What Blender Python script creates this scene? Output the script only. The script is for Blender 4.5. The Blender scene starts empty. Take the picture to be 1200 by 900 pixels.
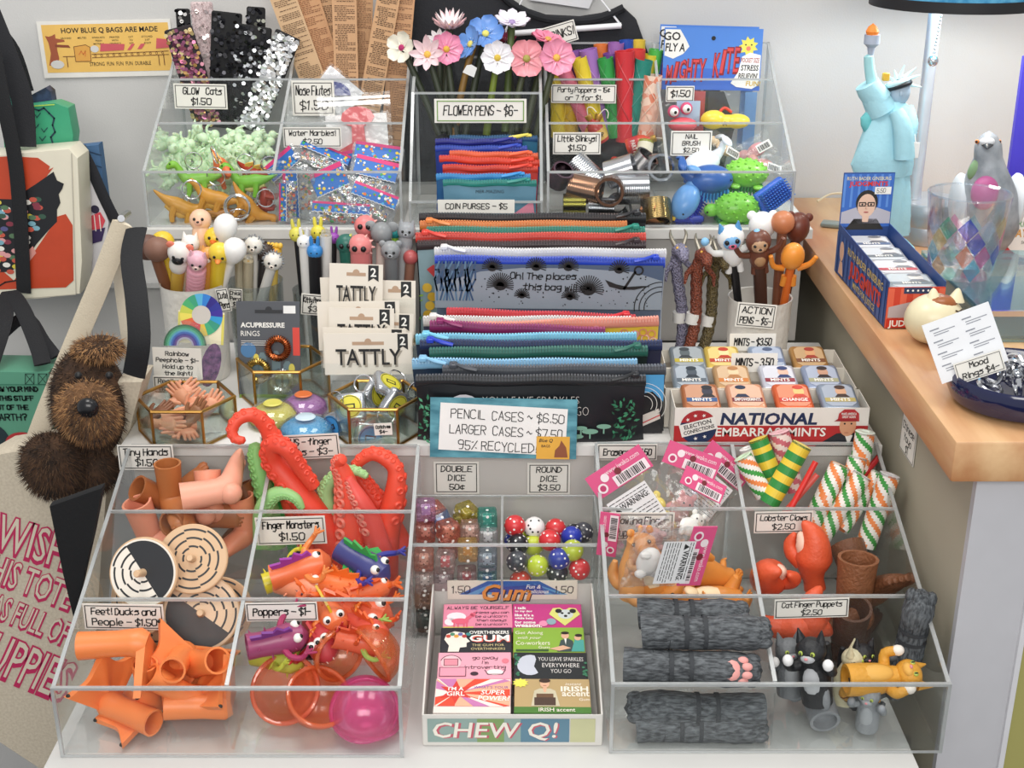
import bpy,bmesh,math,random
from mathutils import Vector,Matrix,Euler
random.seed(7)
SC = bpy.context.scene
PI = math.pi
R = math.radians
LIFT = 0.76                      # height of the display shelf top above the floor; everything is laid out from that top
# ---------------------------------------------------------------- camera, light, exposure
PITCH,FPX,CAM = R(22),1560.0,Vector((0,-1.0103,.7778))
cd = bpy.data.cameras.new('camera'); cd.sensor_width = 36; cd.lens = FPX * 36 / 1200; cd.clip_start = .02
cam = bpy.data.objects.new('camera',cd); SC.collection.objects.link(cam)
cam.location = CAM; cam.rotation_euler = (PI / 2 - PITCH,0,0); SC.camera = cam
SC.view_settings.view_transform = 'Standard'; SC.view_settings.look = 'None'
SC.view_settings.gamma = 1; SC.view_settings.use_curve_mapping = False
SC.view_settings.exposure = 0.0
W = bpy.data.worlds.new('shop_light'); SC.world = W; W.use_nodes = True
W.node_tree.nodes['Background'].inputs[0].default_value = (.95,.97,1,1)
W.node_tree.nodes['Background'].inputs[1].default_value = .56
SC.cycles.transparent_max_bounces = 32
SC.cycles.max_bounces = 8
SC.cycles.sample_clamp_indirect = 4
def area(name,loc,rot,sx,sy,power,col=(1,.97,.92)):
    l = bpy.data.lights.new(name,'AREA'); l.shape = 'RECTANGLE'; l.size = sx; l.size_y = sy; l.energy = power; l.color = col
    o = bpy.data.objects.new(name,l); SC.collection.objects.link(o); o.location = loc; o.rotation_euler = rot
    return o
area('ceiling_or_fill_light',(-.45,.12,1.85),(R(6),0,0),.6,.8,12)
area('ceiling_or_fill_light',(.6,.12,1.85),(R(6),R(6),0),.6,.8,8.5)
area('ceiling_or_fill_light',(.0,-2.2,1.5),(R(58),0,0),1.8,.8,36)  # added fill from the front, below ceiling height, to brighten upright faces
# ---------------------------------------------------------------- projection helpers
cp,sp = math.cos(PITCH),math.sin(PITCH)
def ray(px,py):
    u,v = (px - 600) / FPX,(450 - py) / FPX
    return Vector((u,cp + v * sp,v * cp - sp))
def P(px,py,y):                 # the point seen at a pixel, at depth y into the shop
    d = ray(px,py); return CAM + d * ((y - CAM.y) / d.y)
def PZ(px,py,z):                # the point seen at a pixel, at height z above the shelf top
    d = ray(px,py); return CAM + d * ((z - CAM.z) / d.z)
def PX(px,py,x):
    d = ray(px,py); return CAM + d * ((x - CAM.x) / d.x)
def mpp(p):                       # metres per pixel at a point
    q = p - CAM; return (q.y * cp - q.z * sp) / FPX
# ---------------------------------------------------------------- materials
MATS = {}
def lin(h):
    h = h.lstrip('#'); o = []
    for i in (0,2,4):
        c = int(h[i:i + 2],16) / 255; o.append(c / 12.92 if c <= .04045 else ((c + .055) / 1.055) ** 2.4)
    return (*o,1)
def mat(h,rough=.5,metal=0,var=.08,vs=40,bump=0,bs=300,sss=0,coat=0):
    k = (h,rough,metal,var,vs,bump,bs,sss,coat)
    if k in MATS: return MATS[k]
    m = bpy.data.materials.new('surface_' + h); m.use_nodes = True; n = m.node_tree.nodes; L = m.node_tree.links
    b = n['Principled BSDF']; c = lin(h)
    b.inputs['Roughness'].default_value = rough; b.inputs['Metallic'].default_value = metal
    if sss: b.inputs['Subsurface Weight'].default_value = sss; b.inputs['Subsurface Scale'].default_value = .004; b.inputs['Subsurface Radius'].default_value = (1,.6,.4)
    if coat: b.inputs['Coat Weight'].default_value = coat
    tc = n.new('ShaderNodeTexCoord'); nz = n.new('ShaderNodeTexNoise'); nz.inputs['Scale'].default_value = vs; nz.inputs['Detail'].default_value = 3
    L.new(tc.outputs['Object'],nz.inputs['Vector'])
    mx = n.new('ShaderNodeMix'); mx.data_type = 'RGBA'
    mx.inputs[6].default_value = (*[x * (1 - var) for x in c[:3]],1); mx.inputs[7].default_value = (*[min(1,x * (1 + var)) for x in c[:3]],1)
    L.new(nz.outputs['Fac'],mx.inputs[0]); L.new(mx.outputs[2],b.inputs['Base Color'])
    if bump:
        z2 = n.new('ShaderNodeTexNoise'); z2.inputs['Scale'].default_value = bs; z2.inputs['Detail'].default_value = 4
        bp = n.new('ShaderNodeBump'); bp.inputs['Strength'].default_value = bump; bp.inputs['Distance'].default_value = .002
        L.new(tc.outputs['Object'],z2.inputs['Vector']); L.new(z2.outputs['Fac'],bp.inputs['Height']); L.new(bp.outputs['Normal'],b.inputs['Normal'])
    MATS[k] = m; return m
def clear(name,tint='ffffff',body=0.0,bodycol='ffffff',gloss=.12,rough=.05,bump=0,bs=60,facing=.35,fk=.55):
    """see-through plastic: transparent, plus a fresnel gloss, plus a little milky body"""
    k = ('clear',name)
    if k in MATS: return MATS[k]
    m = bpy.data.materials.new(name); m.use_nodes = True; n = m.node_tree.nodes; L = m.node_tree.links
    n.remove(n['Principled BSDF']); out = n['Material Output']
    tr = n.new('ShaderNodeBsdfTransparent'); tr.inputs[0].default_value = lin(tint)
    df = n.new('ShaderNodeBsdfDiffuse'); df.inputs[0].default_value = lin(bodycol)
    gl = n.new('ShaderNodeBsdfGlossy'); gl.inputs['Roughness'].default_value = rough; gl.inputs[0].default_value = (1,1,1,1)
    a = n.new('ShaderNodeMixShader'); a.inputs[0].default_value = body; L.new(tr.outputs[0],a.inputs[1]); L.new(df.outputs[0],a.inputs[2])
    lw = n.new('ShaderNodeLayerWeight'); lw.inputs[0].default_value = facing
    mm = n.new('ShaderNodeMath'); mm.operation = 'MULTIPLY_ADD'; mm.inputs[1].default_value = fk; mm.inputs[2].default_value = gloss
    L.new(lw.outputs['Fresnel'],mm.inputs[0]); mm.use_clamp = True
    b = n.new('ShaderNodeMixShader'); L.new(mm.outputs[0],b.inputs[0]); L.new(a.outputs[0],b.inputs[1]); L.new(gl.outputs[0],b.inputs[2]); L.new(b.outputs[0],out.inputs[0])
    if bump:
        tc = n.new('ShaderNodeTexCoord'); z = n.new('ShaderNodeTexNoise'); z.inputs['Scale'].default_value = bs; z.inputs['Detail'].default_value = 2
        bp = n.new('ShaderNodeBump'); bp.inputs['Strength'].default_value = bump; bp.inputs['Distance'].default_value = .004
        L.new(tc.outputs['Object'],z.inputs['Vector']); L.new(z.outputs['Fac'],bp.inputs['Height']); L.new(bp.outputs['Normal'],gl.inputs['Normal']); L.new(bp.outputs['Normal'],lw.inputs['Normal'])
    MATS[k] = m; return m
def jelly(h,body=.45,rough=.12): return clear('jelly_%s_%d' % (h,body * 100),h,body,h,.06,rough)
def pattern(name,c1,c2,kind='wood',scale=20,rough=.4,stretch=(1,.12,1),bump=0,lo=.35,hi=.65):
    k = ('pattern',name)
    if k in MATS: return MATS[k]
    m = bpy.data.materials.new(name); m.use_nodes = True; n = m.node_tree.nodes; L = m.node_tree.links
    b = n['Principled BSDF']; b.inputs['Roughness'].default_value = rough
    tc = n.new('ShaderNodeTexCoord'); mp = n.new('ShaderNodeMapping'); mp.inputs['Scale'].default_value = stretch; L.new(tc.outputs['Object'],mp.inputs[0])
    if kind == 'wood' or kind == 'fur':
        t = n.new('ShaderNodeTexNoise'); t.inputs['Detail'].default_value = 5; o = t.outputs['Fac']
    elif kind == 'wave':
        t = n.new('ShaderNodeTexWave'); t.inputs['Distortion'].default_value = 2.5; t.inputs['Detail'].default_value = 2; o = t.outputs['Fac']
    else:
        t = n.new('ShaderNodeTexVoronoi'); o = t.outputs['Distance'] if kind == 'voronoi' else t.outputs['Color']
    t.inputs['Scale'].default_value = scale; L.new(mp.outputs[0],t.inputs['Vector'])
    r = n.new('ShaderNodeValToRGB'); r.color_ramp.elements[0].position = lo; r.color_ramp.elements[1].position = hi
    r.color_ramp.elements[0].color = lin(c1); r.color_ramp.elements[1].color = lin(c2); L.new(o,r.inputs[0]); L.new(r.outputs[0],b.inputs['Base Color'])
    if bump:
        bp = n.new('ShaderNodeBump'); bp.inputs['Strength'].default_value = bump; bp.inputs['Distance'].default_value = .003
        L.new(o,bp.inputs['Height']); L.new(bp.outputs['Normal'],b.inputs['Normal'])
    MATS[k] = m; return m
WHITE,BLACK = mat('f2f0ea',.6),mat('121214',.5)
INK = mat('1a1a1c',.6)
CARD = mat('efece4',.7,var=.03)
CHROME = mat('d9dadd',.18,1); BRASS = mat('b58a4a',.28,1); STEEL = mat('9a9ca0',.3,1)
ACR = clear('clear_acrylic','fdfefe',.008,'eef1f0',.008,.04,facing=.2,fk=.32)
EDGE = clear('acrylic_edge','e4e9e9',.5,'d4d6d6',.12,.2)
BAG = clear('crinkled_clear_film','fbfcfc',.03,'ffffff',.03,.14,.6,60,fk=.25)
GLASS = clear('thin_glass','f2f7f4',.02,'ffffff',.05,.03)
# ---------------------------------------------------------------- stroke lettering
GL = {'A':'022842 1434','B':'02083847350535443202','C':'4738180703123243','D':'02082846442202','E':'48080242 0535','F':'480802 0535','G':'47381807031232434525','H':'0802 4842 0545','I':'2822','J':'4843321203','K':'0802 480542','L':'080242','M':'0208254842','N':'02084248','O':'180703123243473818','P':'02083847463505','Q':'180703123243473818 2442','R':'02083847463505 2542','S':'4738180706154443321203','T':'0848 2822','U':'080312324348','V':'082248','W':'0812253248','X':'0842 4802','Y':'082548 2522','Z':'08480242',
'0':'180703123243473818','1':'172822','2':'07183847460242','3':'071838473525 354443321203','4':'32380444','5':'480805354443321203','6':'4738180703123243443505','7':'084822','8':'15060718384746351504031232434435','9':'4535150607183847433212','$':'47380706444312 03 2921','¢':'4636160504133343 2722','-':'0545','.':'2223','!':'2824 2322',"'":'2827',',':'2321','?':'07183847352524 2322','~':'05163445','%':'0248 0717 3343','&':'42071828371503123244',':':'2627 2324','/':'0248',
'a':'4636160503123243 4642','b':'0802 0516364543321203','c':'4636160503123243','d':'4842 4636160503123243','e':'044445361605031232','f':'47382722 0636','g':'4636160504133344 46413010','h':'0802 0516364542','i':'2622 2728','j':'26211000','k':'0802 360432','l':'2822','m':'0602 05162522 25364542','n':'0602 0516364542','o':'160503123243453616','p':'0600 0516364543321203','q':'4600 4636160503123243','r':'0602 05163646','s':'463616053543321202','t':'28233242 0646','u':'0603123243 4642','v':'062246','w':'0612253246','x':'0642 4602','y':'0603133344 46413010','z':'06460242'}
NARROW = "Il1.!',:i"
_TXT = {}
def font_mesh(s,bold,shear):
    k = (s,bold,shear)
    if k not in _TXT:
        c = bpy.data.curves.new('t','FONT'); c.body = s; c.size = 1; c.offset = bold; c.shear = shear; c.resolution_u = 2; c.fill_mode = 'FRONT'
        o = bpy.data.objects.new('t',c); SC.collection.objects.link(o)
        me = bpy.data.meshes.new_from_object(o.evaluated_get(bpy.context.evaluated_depsgraph_get()))
        vs = [(v.co.x,v.co.y) for v in me.vertices]; fs = [tuple(p.vertices) for p in me.polygons]
        bpy.data.objects.remove(o); bpy.data.curves.remove(c); bpy.data.meshes.remove(me)
        x0 = min(v[0] for v in vs); x1 = max(v[0] for v in vs)
        y0 = 0 if not any(ch in 'gjpqyQ,$' for ch in s) else min(v[1] for v in vs); y1 = max(v[1] for v in vs)
        _TXT[k] = (vs,fs,x0,x1,y0,y1)
    return _TXT[k]
_RB = {}
# ---------------------------------------------------------------- mesh builder
class MB:
    def __init__(s,m=None):
        s.vs,s.fs,s.mi,s.mats,s.cur,s.M = [],[],[],[],0,Matrix.Identity(4)
        if m: s.m(m)
    def m(s,mt):
        if mt not in s.mats: s.mats.append(mt)
        s.cur = s.mats.index(mt); return s
    def at(s,M=None): s.M = M or Matrix.Identity(4); return s
    def add(s,vs,fs):
        b = len(s.vs); s.vs += [s.M @ Vector(v) for v in vs]; s.fs += [tuple(b + i for i in f) for f in fs]; s.mi += [s.cur] * len(fs); return s
    def box(s,x0,x1,y0,y1,z0,z1):
        return s.add([(x,y,z) for z in (z0,z1) for y in (y0,y1) for x in (x0,x1)],[(0,2,3,1),(4,5,7,6),(0,1,5,4),(2,6,7,3),(0,4,6,2),(1,3,7,5)])
    def rbox(s,c,d,r,seg=2):
        k = (tuple(round(x,5) for x in d),round(r,5),seg)
        if k not in _RB:
            bm = bmesh.new(); bmesh.ops.create_cube(bm,size=1); bmesh.ops.scale(bm,vec=d,verts=bm.verts)
            bmesh.ops.bevel(bm,geom=bm.edges[:],offset=r,segments=seg,profile=.5,affect='EDGES')
            bm.verts.index_update(); _RB[k] = ([v.co.copy() for v in bm.verts],[tuple(v.index for v in f.verts) for f in bm.faces]); bm.free()
        vs,fs = _RB[k]; c = Vector(c); return s.add([v + c for v in vs],fs)
    def prism(s,pts,z0,z1,cap=True):
        n = len(pts); vs = [(x,y,z0) for x,y in pts] + [(x,y,z1) for x,y in pts]
        a = sum(pts[i][0] * pts[(i + 1) % n][1] - pts[(i + 1) % n][0] * pts[i][1] for i in range(n))
        fs = [(i,(i + 1) % n,n + (i + 1) % n,n + i) for i in range(n)]
        if cap: fs += [tuple(range(n - 1,-1,-1)),tuple(range(n,2 * n))]
        if a < 0: fs = [f[::-1] for f in fs]
        return s.add(vs,fs)
    def flat(s,pts,z=0.0):
        n = len(pts); a = sum(pts[i][0] * pts[(i + 1) % n][1] - pts[(i + 1) % n][0] * pts[i][1] for i in range(n))
        return s.add([(x,y,z) for x,y in pts],[tuple(range(n)) if a > 0 else tuple(range(n - 1,-1,-1))])
    def rect(s,x0,y0,x1,y1,z=0.0): return s.flat([(x0,y0),(x1,y0),(x1,y1),(x0,y1)],z)
    def frame(s,x0,y0,x1,y1,w,z):
        for a in ((x0,y0,x1,y0 + w),(x0,y1 - w,x1,y1),(x0,y0,x0 + w,y1),(x1 - w,y0,x1,y1)): s.rect(*a,z)
        return s
    def disc(s,x,y,r,z=0.0,seg=20,ry=None,a0=0):
        ry = ry or r; return s.flat([(x + r * math.cos(a0 + 2 * PI * i / seg),y + ry * math.sin(a0 + 2 * PI * i / seg)) for i in range(seg)],z)
    def arc(s,x,y,r0,r1,a0,a1,z=0.0,seg=10):
        vs = []
        for i in range(seg + 1):
            a = a0 + (a1 - a0) * i / seg; c,t = math.cos(a),math.sin(a); vs += [(x + r0 * c,y + r0 * t,z),(x + r1 * c,y + r1 * t,z)]
        return s.add(vs,[(2 * i,2 * i + 1,2 * i + 3,2 * i + 2) for i in range(seg)])
    def stroke(s,pts,w,z=0.0,closed=False):
        pts = [Vector((p[0],p[1])) for p in pts]
        if closed: pts.append(pts[0])
        for a,b in zip(pts,pts[1:]):
            d = b - a
            if d.length < 1e-7: continue
            d.normalize(); e = d * w * .42; n = Vector((-d.y,d.x)) * w / 2
            q = [a - e - n,b + e - n,b + e + n,a - e + n]; s.add([(p.x,p.y,z) for p in q],[(0,1,2,3)])
        return s
    def hand(s,t,x,y,h,wmax=None,w=None,z=0.0,al='c',slant=.08,jit=.24,sp_=1.3):
        """hand lettering: cap height h, baseline at y, centred (c) or from the start (l) at x"""
        adv = lambda c: 2.4 if c == ' ' else (2.2 if c in NARROW else 4 + sp_)
        tot = sum(adv(c) for c in t) - sp_; k = h / 6
        kx = min(k,wmax / max(tot,1)) if wmax else k
        w = w or h * .13; cx = x - (tot * kx / 2 if al == 'c' else 0)
        for c in t:
            if c != ' ':
                dx = -1.2 if c in NARROW else 0
                jy = random.uniform(-jit,jit) * k
                for pl in GL.get(c,'').split():
                    pts = []
                    for i in range(0,len(pl) - 1,2):
                        gx,gy = int(pl[i]) + dx,int(pl[i + 1]) - 2
                        pts.append((cx + gx * kx + gy * k * slant + random.uniform(-jit,jit) * kx,y + gy * k + jy + random.uniform(-jit,jit) * k))
                    s.stroke(pts,w,z)
            cx += adv(c) * kx
        return s
    def text(s,t,x,y,h,wmax=None,bold=.0,shear=0.0,z=0.0,al='c',fill=False):
        """printed lettering: height h, bottom at y"""
        vs,fs,x0,x1,y0,y1 = font_mesh(t,bold,shear)
        k = h / (y1 - y0); kx = k
        if wmax and ((x1 - x0) * k > wmax or fill): kx = wmax / (x1 - x0)
        ox = x - (x0 + x1) / 2 * kx if al == 'c' else x - x0 * kx
        return s.add([(ox + a * kx,y + (b - y0) * k,z) for a,b in vs],fs)
    def lathe(s,prof,seg=24,c=(0,0,0)):
        c = Vector(c); vs = []; fs = []; rings = []
        for r,z in prof:
            if r < 1e-6: rings.append([len(vs)]); vs.append(c + Vector((0,0,z)))
            else:
                rings.append(list(range(len(vs),len(vs) + seg))); vs += [c + Vector((r * math.cos(2 * PI * i / seg),r * math.sin(2 * PI * i / seg),z)) for i in range(seg)]
        for a,b in zip(rings,rings[1:]):
            for i in range(seg):
                j = (i + 1) % seg
                if len(a) == 1 and len(b) == 1: continue
                if len(a) == 1: fs.append((a[0],b[j],b[i]))
                elif len(b) == 1: fs.append((a[i],a[j],b[0]))
                else: fs.append((a[i],a[j],b[j],b[i]))
        return s.add(vs,fs)
    def ball(s,c,r,seg=14,rg=None,E=None):
        if not isinstance(r,(tuple,list)): r = (r,r,r)
        rg = rg or max(5,seg * 2 // 3); c = Vector(c); Q = Euler(E).to_matrix() if E else Matrix.Identity(3)
        vs = [c + Q @ Vector((0,0,-r[2]))]; fs = []
        for j in range(1,rg):
            a = -PI / 2 + PI * j / rg
            vs += [c + Q @ Vector((r[0] * math.cos(a) * math.cos(2 * PI * i / seg),r[1] * math.cos(a) * math.sin(2 * PI * i / seg),r[2] * math.sin(a))) for i in range(seg)]
        vs.append(c + Q @ Vector((0,0,r[2]))); t = len(vs) - 1
        for i in range(seg):
            k = (i + 1) % seg; fs += [(0,1 + k,1 + i),(t,t - seg + i,t - seg + k)]
            for j in range(rg - 2): b = 1 + j * seg; fs.append((b + i,b + k,b + seg + k,b + seg + i))
        return s.add(vs,fs)
    def tube(s,path,rad,seg=10,cap0=True,cap1=True,up=None,hollow=0,hdepth=3,round1=False,closed=False):
        """sweep of (elliptical) rings along a path; hollow: wall ratio of an open start end"""
        pts = [Vector(p) for p in path]; n = len(pts)
        if not isinstance(rad,(list,tuple)): rad = [rad] * n
        rr = [(r if isinstance(r,(tuple,list)) else (r,r)) for r in rad]
        tg = []
        for i in range(n):
            d = (pts[(i + 1) % n] - pts[i - 1]) if closed else (pts[min(i + 1,n - 1)] - pts[max(i - 1,0)]); tg.append(d.normalized())
        u = Vector(up) if up else (Vector((0,0,1)) if abs(tg[0].z) < .9 else Vector((1,0,0)))
        rings = []; vs = []
        for i in range(n):
            u = (u - tg[i] * u.dot(tg[i])); u = u.normalized() if u.length > 1e-6 else tg[i].orthogonal().normalized(); w = tg[i].cross(u)
            rings.append(len(vs)); vs += [pts[i] + u * rr[i][1] * math.cos(2 * PI * k / seg) + w * rr[i][0] * math.sin(2 * PI * k / seg) for k in range(seg)]
            if i == 0: U0 = (u.copy(),w.copy())
        fs = []
        m = n if closed else n - 1
        for i in range(m):
            a,b = rings[i],rings[(i + 1) % n]
            fs += [(a + k,a + (k + 1) % seg,b + (k + 1) % seg,b + k) for k in range(seg)]
        if not closed:
            if hollow:
                u,w = U0; prev = rings[0]; inn = []
                dep = min(hdepth,n - 1); uu = u
                for i in range(dep + 1):
                    uu = (uu - tg[i] * uu.dot(tg[i])).normalized(); ww = tg[i].cross(uu); q = len(vs)
                    vs += [pts[i] + uu * rr[i][1] * hollow * math.cos(2 * PI * k / seg) + ww * rr[i][0] * hollow * math.sin(2 * PI * k / seg) for k in range(seg)]
                    fs += [(prev + (k + 1) % seg,prev + k,q + k,q + (k + 1) % seg) for k in range(seg)]; prev = q
                fs.append(tuple(prev + k for k in range(seg - 1,-1,-1))[::-1])
            elif cap0: fs.append(tuple(range(rings[0] + seg - 1,rings[0] - 1,-1)))
            if round1:
                e = len(vs); r1 = rr[-1][0]; vs.append(pts[-1] + tg[-1] * r1 * .6); fs += [(rings[-1] + k,rings[-1] + (k + 1) % seg,e) for k in range(seg)]
            elif cap1: fs.append(tuple(rings[-1] + k for k in range(seg)))
        return s.add(vs,fs)
    def torus(s,c,r0,r1,seg=20,ms=8,E=None):
        Q = Euler(E).to_matrix() if E else Matrix.Identity(3); c = Vector(c)
        return s.tube([c + Q @ Vector((r0 * math.cos(2 * PI * i / seg),r0 * math.sin(2 * PI * i / seg),0)) for i in range(seg)],r1,ms,closed=True,up=Q @ Vector((0,0,1)))
    def sheet(s,fn,nu,nv,thick=0):
        """grid surface fn(u,v) -> point, u,v in 0..1; with thickness along y if asked"""
        g = [[Vector(fn(i / nu,j / nv)) for i in range(nu + 1)] for j in range(nv + 1)]
        vs = [p for r_ in g for p in r_]; a = lambda i,j: j * (nu + 1) + i
        fs = [(a(i,j),a(i + 1,j),a(i + 1,j + 1),a(i,j + 1)) for j in range(nv) for i in range(nu)]
        if thick:
            N = len(vs); vs += [p + Vector((0,thick,0)) for p in vs]; fs += [tuple(N + k for k in f[::-1]) for f in fs]
            bd = [a(i,0) for i in range(nu + 1)] + [a(nu,j) for j in range(1,nv + 1)] + [a(i,nv) for i in range(nu - 1,-1,-1)] + [a(0,j) for j in range(nv - 1,0,-1)]
            fs += [(bd[i],N + bd[i],N + bd[(i + 1) % len(bd)],bd[(i + 1) % len(bd)]) for i in range(len(bd))]
        return s.add(vs,fs)
    def build(s,name,parent=None,flat_=False):
        me = bpy.data.meshes.new(name); me.from_pydata([tuple(v) for v in s.vs],[],s.fs)
        for m in s.mats: me.materials.append(m)
        me.polygons.foreach_set('material_index',s.mi)
        if not flat_:
            me.polygons.foreach_set('use_smooth',[True] * len(s.fs)); me.update()
            me.set_sharp_from_angle(angle=R(38))
        me.update()
        o = bpy.data.objects.new(name,me); SC.collection.objects.link(o)
        if parent: o.parent = parent
        return o
def FRONT(y=0,x=0,z=0): return Matrix(((1,0,0,x),(0,0,-1,y),(0,1,0,z),(0,0,0,1)))   # x right, y up, z towards the viewer
def SIDE(x=0,y=0,z=0): return Matrix(((0,0,-1,x),(-1,0,0,y),(0,1,0,z),(0,0,0,1)))     # a face looking to -X
def TR(x=0,y=0,z=0,e=(0,0,0),s=1): return Matrix.Translation((x,y,z)) @ Euler(e).to_matrix().to_4x4() @ Matrix.Scale(s,4)
def setp(o,label,cat,group=None,kind=None):
    if label: o['label'] = label
    if cat: o['category'] = cat
    if group: o['group'] = group
    if kind: o['kind'] = kind
    return o
def T(name,label,cat,loc=(0,0,0),rot=(0,0,0),group=None,s=1):
    o = bpy.data.objects.new(name,None); SC.collection.objects.link(o); o.empty_display_size = .01
    o.location = loc; o.rotation_euler = rot; o.scale = (s,s,s); return setp(o,label,cat,group)
def one(mb,name,label,cat,loc=(0,0,0),rot=(0,0,0),group=None,s=1):
    o = mb.build(name); o.location = loc; o.rotation_euler = rot; o.scale = (s,s,s); return setp(o,label,cat,group)
def dup(r,loc,rot=(0,0,0),label=None,s=None):
    c = r.copy(); SC.collection.objects.link(c); c.location = loc; c.rotation_euler = rot
    if s: c.scale = (s,s,s)
    if label: c['label'] = label
    for ch in r.children:
        d = ch.copy(); SC.collection.objects.link(d); d.parent = c
        for g in ch.children: e = g.copy(); SC.collection.objects.link(e); e.parent = d
    return c
def struct(mb,name):
    o = mb.build(name); o['kind'] = 'structure'; return o
def sign(px,py,y,wp,hp,lines,label,ry=0,lean=0,name='price_sign',bg=CARD,ink=INK,border=.0009,group='handwritten price signs',sub=None,tx=1.0):
    """hand-lettered card seen at a pixel, wp x hp pixels large"""
    p = P(px,py,y); k = mpp(p); w,h = wp * k,hp * k / (cp * math.cos(lean) + .0) if lean == 0 else hp * k / math.cos(PITCH - lean)
    t = T(name,label,'sign',p,(-lean,R(ry),0),group)
    b = MB(bg); b.box(-w / 2,w / 2,0,.0006,-h / 2,h / 2)
    if border: b.m(ink); b.at(FRONT(-.0003)); g = min(w,h) * .06; b.frame(-w / 2 + g,-h / 2 + g,w / 2 - g,h / 2 - g,border,0)
    b.build('card',t)
    l = MB(ink); l.at(FRONT(-.0004)); n = len(lines); lh = h * .84 / n
    for i,s_ in enumerate(lines):
        ch = lh * (.60 if n > 1 else .46); l.hand(s_,0,h * .42 - (i + 1) * lh + (lh - ch) * .55,ch,w * .80 * tx,min(.0014,max(.0009,ch * .16)))
    l.build('lettering',t)
    return t

def put(px,py,y,rot=(0,0,0),anchor=(0,0,0),s=1):
    return P(px,py,y) - (Euler(rot).to_matrix() @ Vector(anchor)) * s
def D(*a): return tuple(R(x) for x in a)
def pxpath(pts):
    """pixel path with depths -> start point and local points"""
    w = [P(*p) for p in pts]; return w[0],[q - w[0] for q in w]
def smooth(pts,n=4):
    """Catmull-Rom through points"""
    pts = [Vector(p) for p in pts]; out = []
    for i in range(len(pts) - 1):
        a,b,c,d = pts[max(i - 1,0)],pts[i],pts[i + 1],pts[min(i + 2,len(pts) - 1)]
        for k in range(n):
            t = k / n; out.append(.5 * ((2 * b) + (c - a) * t + (2 * a - 5 * b + 4 * c - d) * t * t + (3 * b - a - 3 * c + d) * t ** 3))
    return out + [pts[-1]]
def lerp(vals,n):
    """resample a list of numbers to n entries"""
    o = []
    for i in range(n):
        t = i / (n - 1) * (len(vals) - 1); k = min(int(t),len(vals) - 2); o.append(vals[k] + (vals[k + 1] - vals[k]) * (t - k))
    return o
def E(z,x):
    """rotation whose local +Z points along z and whose local +X points as nearly as possible along x"""
    z = Vector(z).normalized(); x = Vector(x); x = (x - z * x.dot(z)).normalized(); y = z.cross(x)
    return tuple(Matrix(((x.x,y.x,z.x),(x.y,y.y,z.y),(x.z,y.z,z.z))).to_euler())
def extent(t):
    M = Matrix.LocRotScale(t.location,t.rotation_euler,t.scale); pts = []
    for o in [t,*t.children,*[g for c in t.children for g in c.children]]:
        if o.type == 'MESH': pts += [M @ v.co for v in (o.data.vertices if len(o.data.vertices) < 3000 else o.data.vertices[::3])]
    return [min(p[i] for p in pts) for i in range(3)],[max(p[i] for p in pts) for i in range(3)]
def lighten(h,k): return ''.join('%02x' % int(int(h[i:i + 2],16) * (1 - k) + 255 * k) for i in (0,2,4))
def fit(t,x0,x1,y0,y1,z0=None):
    """slide a thing along the line of sight, then sideways and up, until it lies inside its compartment"""
    lo,hi = extent(t); dy = 0
    if hi[1] - lo[1] < y1 - y0:
        if lo[1] < y0: dy = y0 - lo[1]
        elif hi[1] > y1: dy = y1 - hi[1]
    else: dy = y0 - lo[1]
    if dy and abs(dy) < .03:
        d = t.location - CAM; t.location += d * (dy / d.y)
    lo,hi = extent(t)
    if hi[0] - lo[0] < x1 - x0:
        if lo[0] < x0: t.location.x += x0 - lo[0]
        elif hi[0] > x1: t.location.x += x1 - hi[0]
    if z0 is not None and lo[2] < z0: t.location.z += z0 - lo[2]
    return t
COMP = None
def inside(x0,x1,y0,y1,z0): global COMP; COMP = (x0,x1,y0,y1,z0)
_T0 = T
# ---------------------------------------------------------------- the room
FZ = -LIFT
b = MB(pattern('grey_carpet','2d2e30','4a4a4a','fur',180,.95,(1,1,1))); b.box(-2.2,2.2,-2.4,1.0,FZ - .02,FZ); struct(b,'floor')
b = MB(mat('cfcecc',.75,var=.03,vs=5,bump=.15,bs=400)); b.box(-2.2,2.2,.93,.99,FZ,1.95); struct(b,'wall_back')
b = MB(mat('c9c8c6',.7,var=.03)); b.box(-2.2,-.42,.905,.93,.16,.168); struct(b,'trim_1')
b = MB(mat('d0d0d2',.7,var=.02)); b.box(-2.2,2.2,.915,.93,.70,.735); struct(b,'trim_2')
# ---------------------------------------------------------------- stepped white display stand
PAINT = mat('cfcecb',.45,var=.04,vs=15)
GREYP = mat('b5b2ae',.6,var=.06,vs=9)
t = T('display_table','white painted display table carrying the front row of acrylic bins','table',(0,0,0))
b = MB(PAINT); b.rbox((-.028,.25,-.0125),(.80,.60,.025),.004); b.build('table_top',t)
b = MB(mat('d2d1cf',.55)); b.box(-.415,.36,-.03,.54,-.70,-.025); b.build('cabinet_body',t)
b = MB(mat('8a8884',.7)); b.box(-.40,.345,-.01,.52,FZ,-.70); b.build('plinth',t)
t = T('display_riser','low white riser step holding the pencil cases and glass boxes','riser')
b = MB(mat('eceae7',.4,var=.03)); b.box(-.428,.405,.314,.64,.158,.17); b.build('shelf_board',t)
b = MB(mat('c9c5c0',.6,var=.05,vs=8)); b.box(-.42,.402,.32,.64,.001,.158); b.build('front_board',t)
t = T('display_riser','tall grey riser step carrying the back row of acrylic bins','riser')
b = MB(GREYP); b.box(-.455,.375,.648,.90,.17,.311); b.build('front_board',t)
b = MB(mat('d6d4d0',.5)); b.box(-.47,.385,.642,.905,.311,.323); b.build('shelf_board',t)
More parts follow.
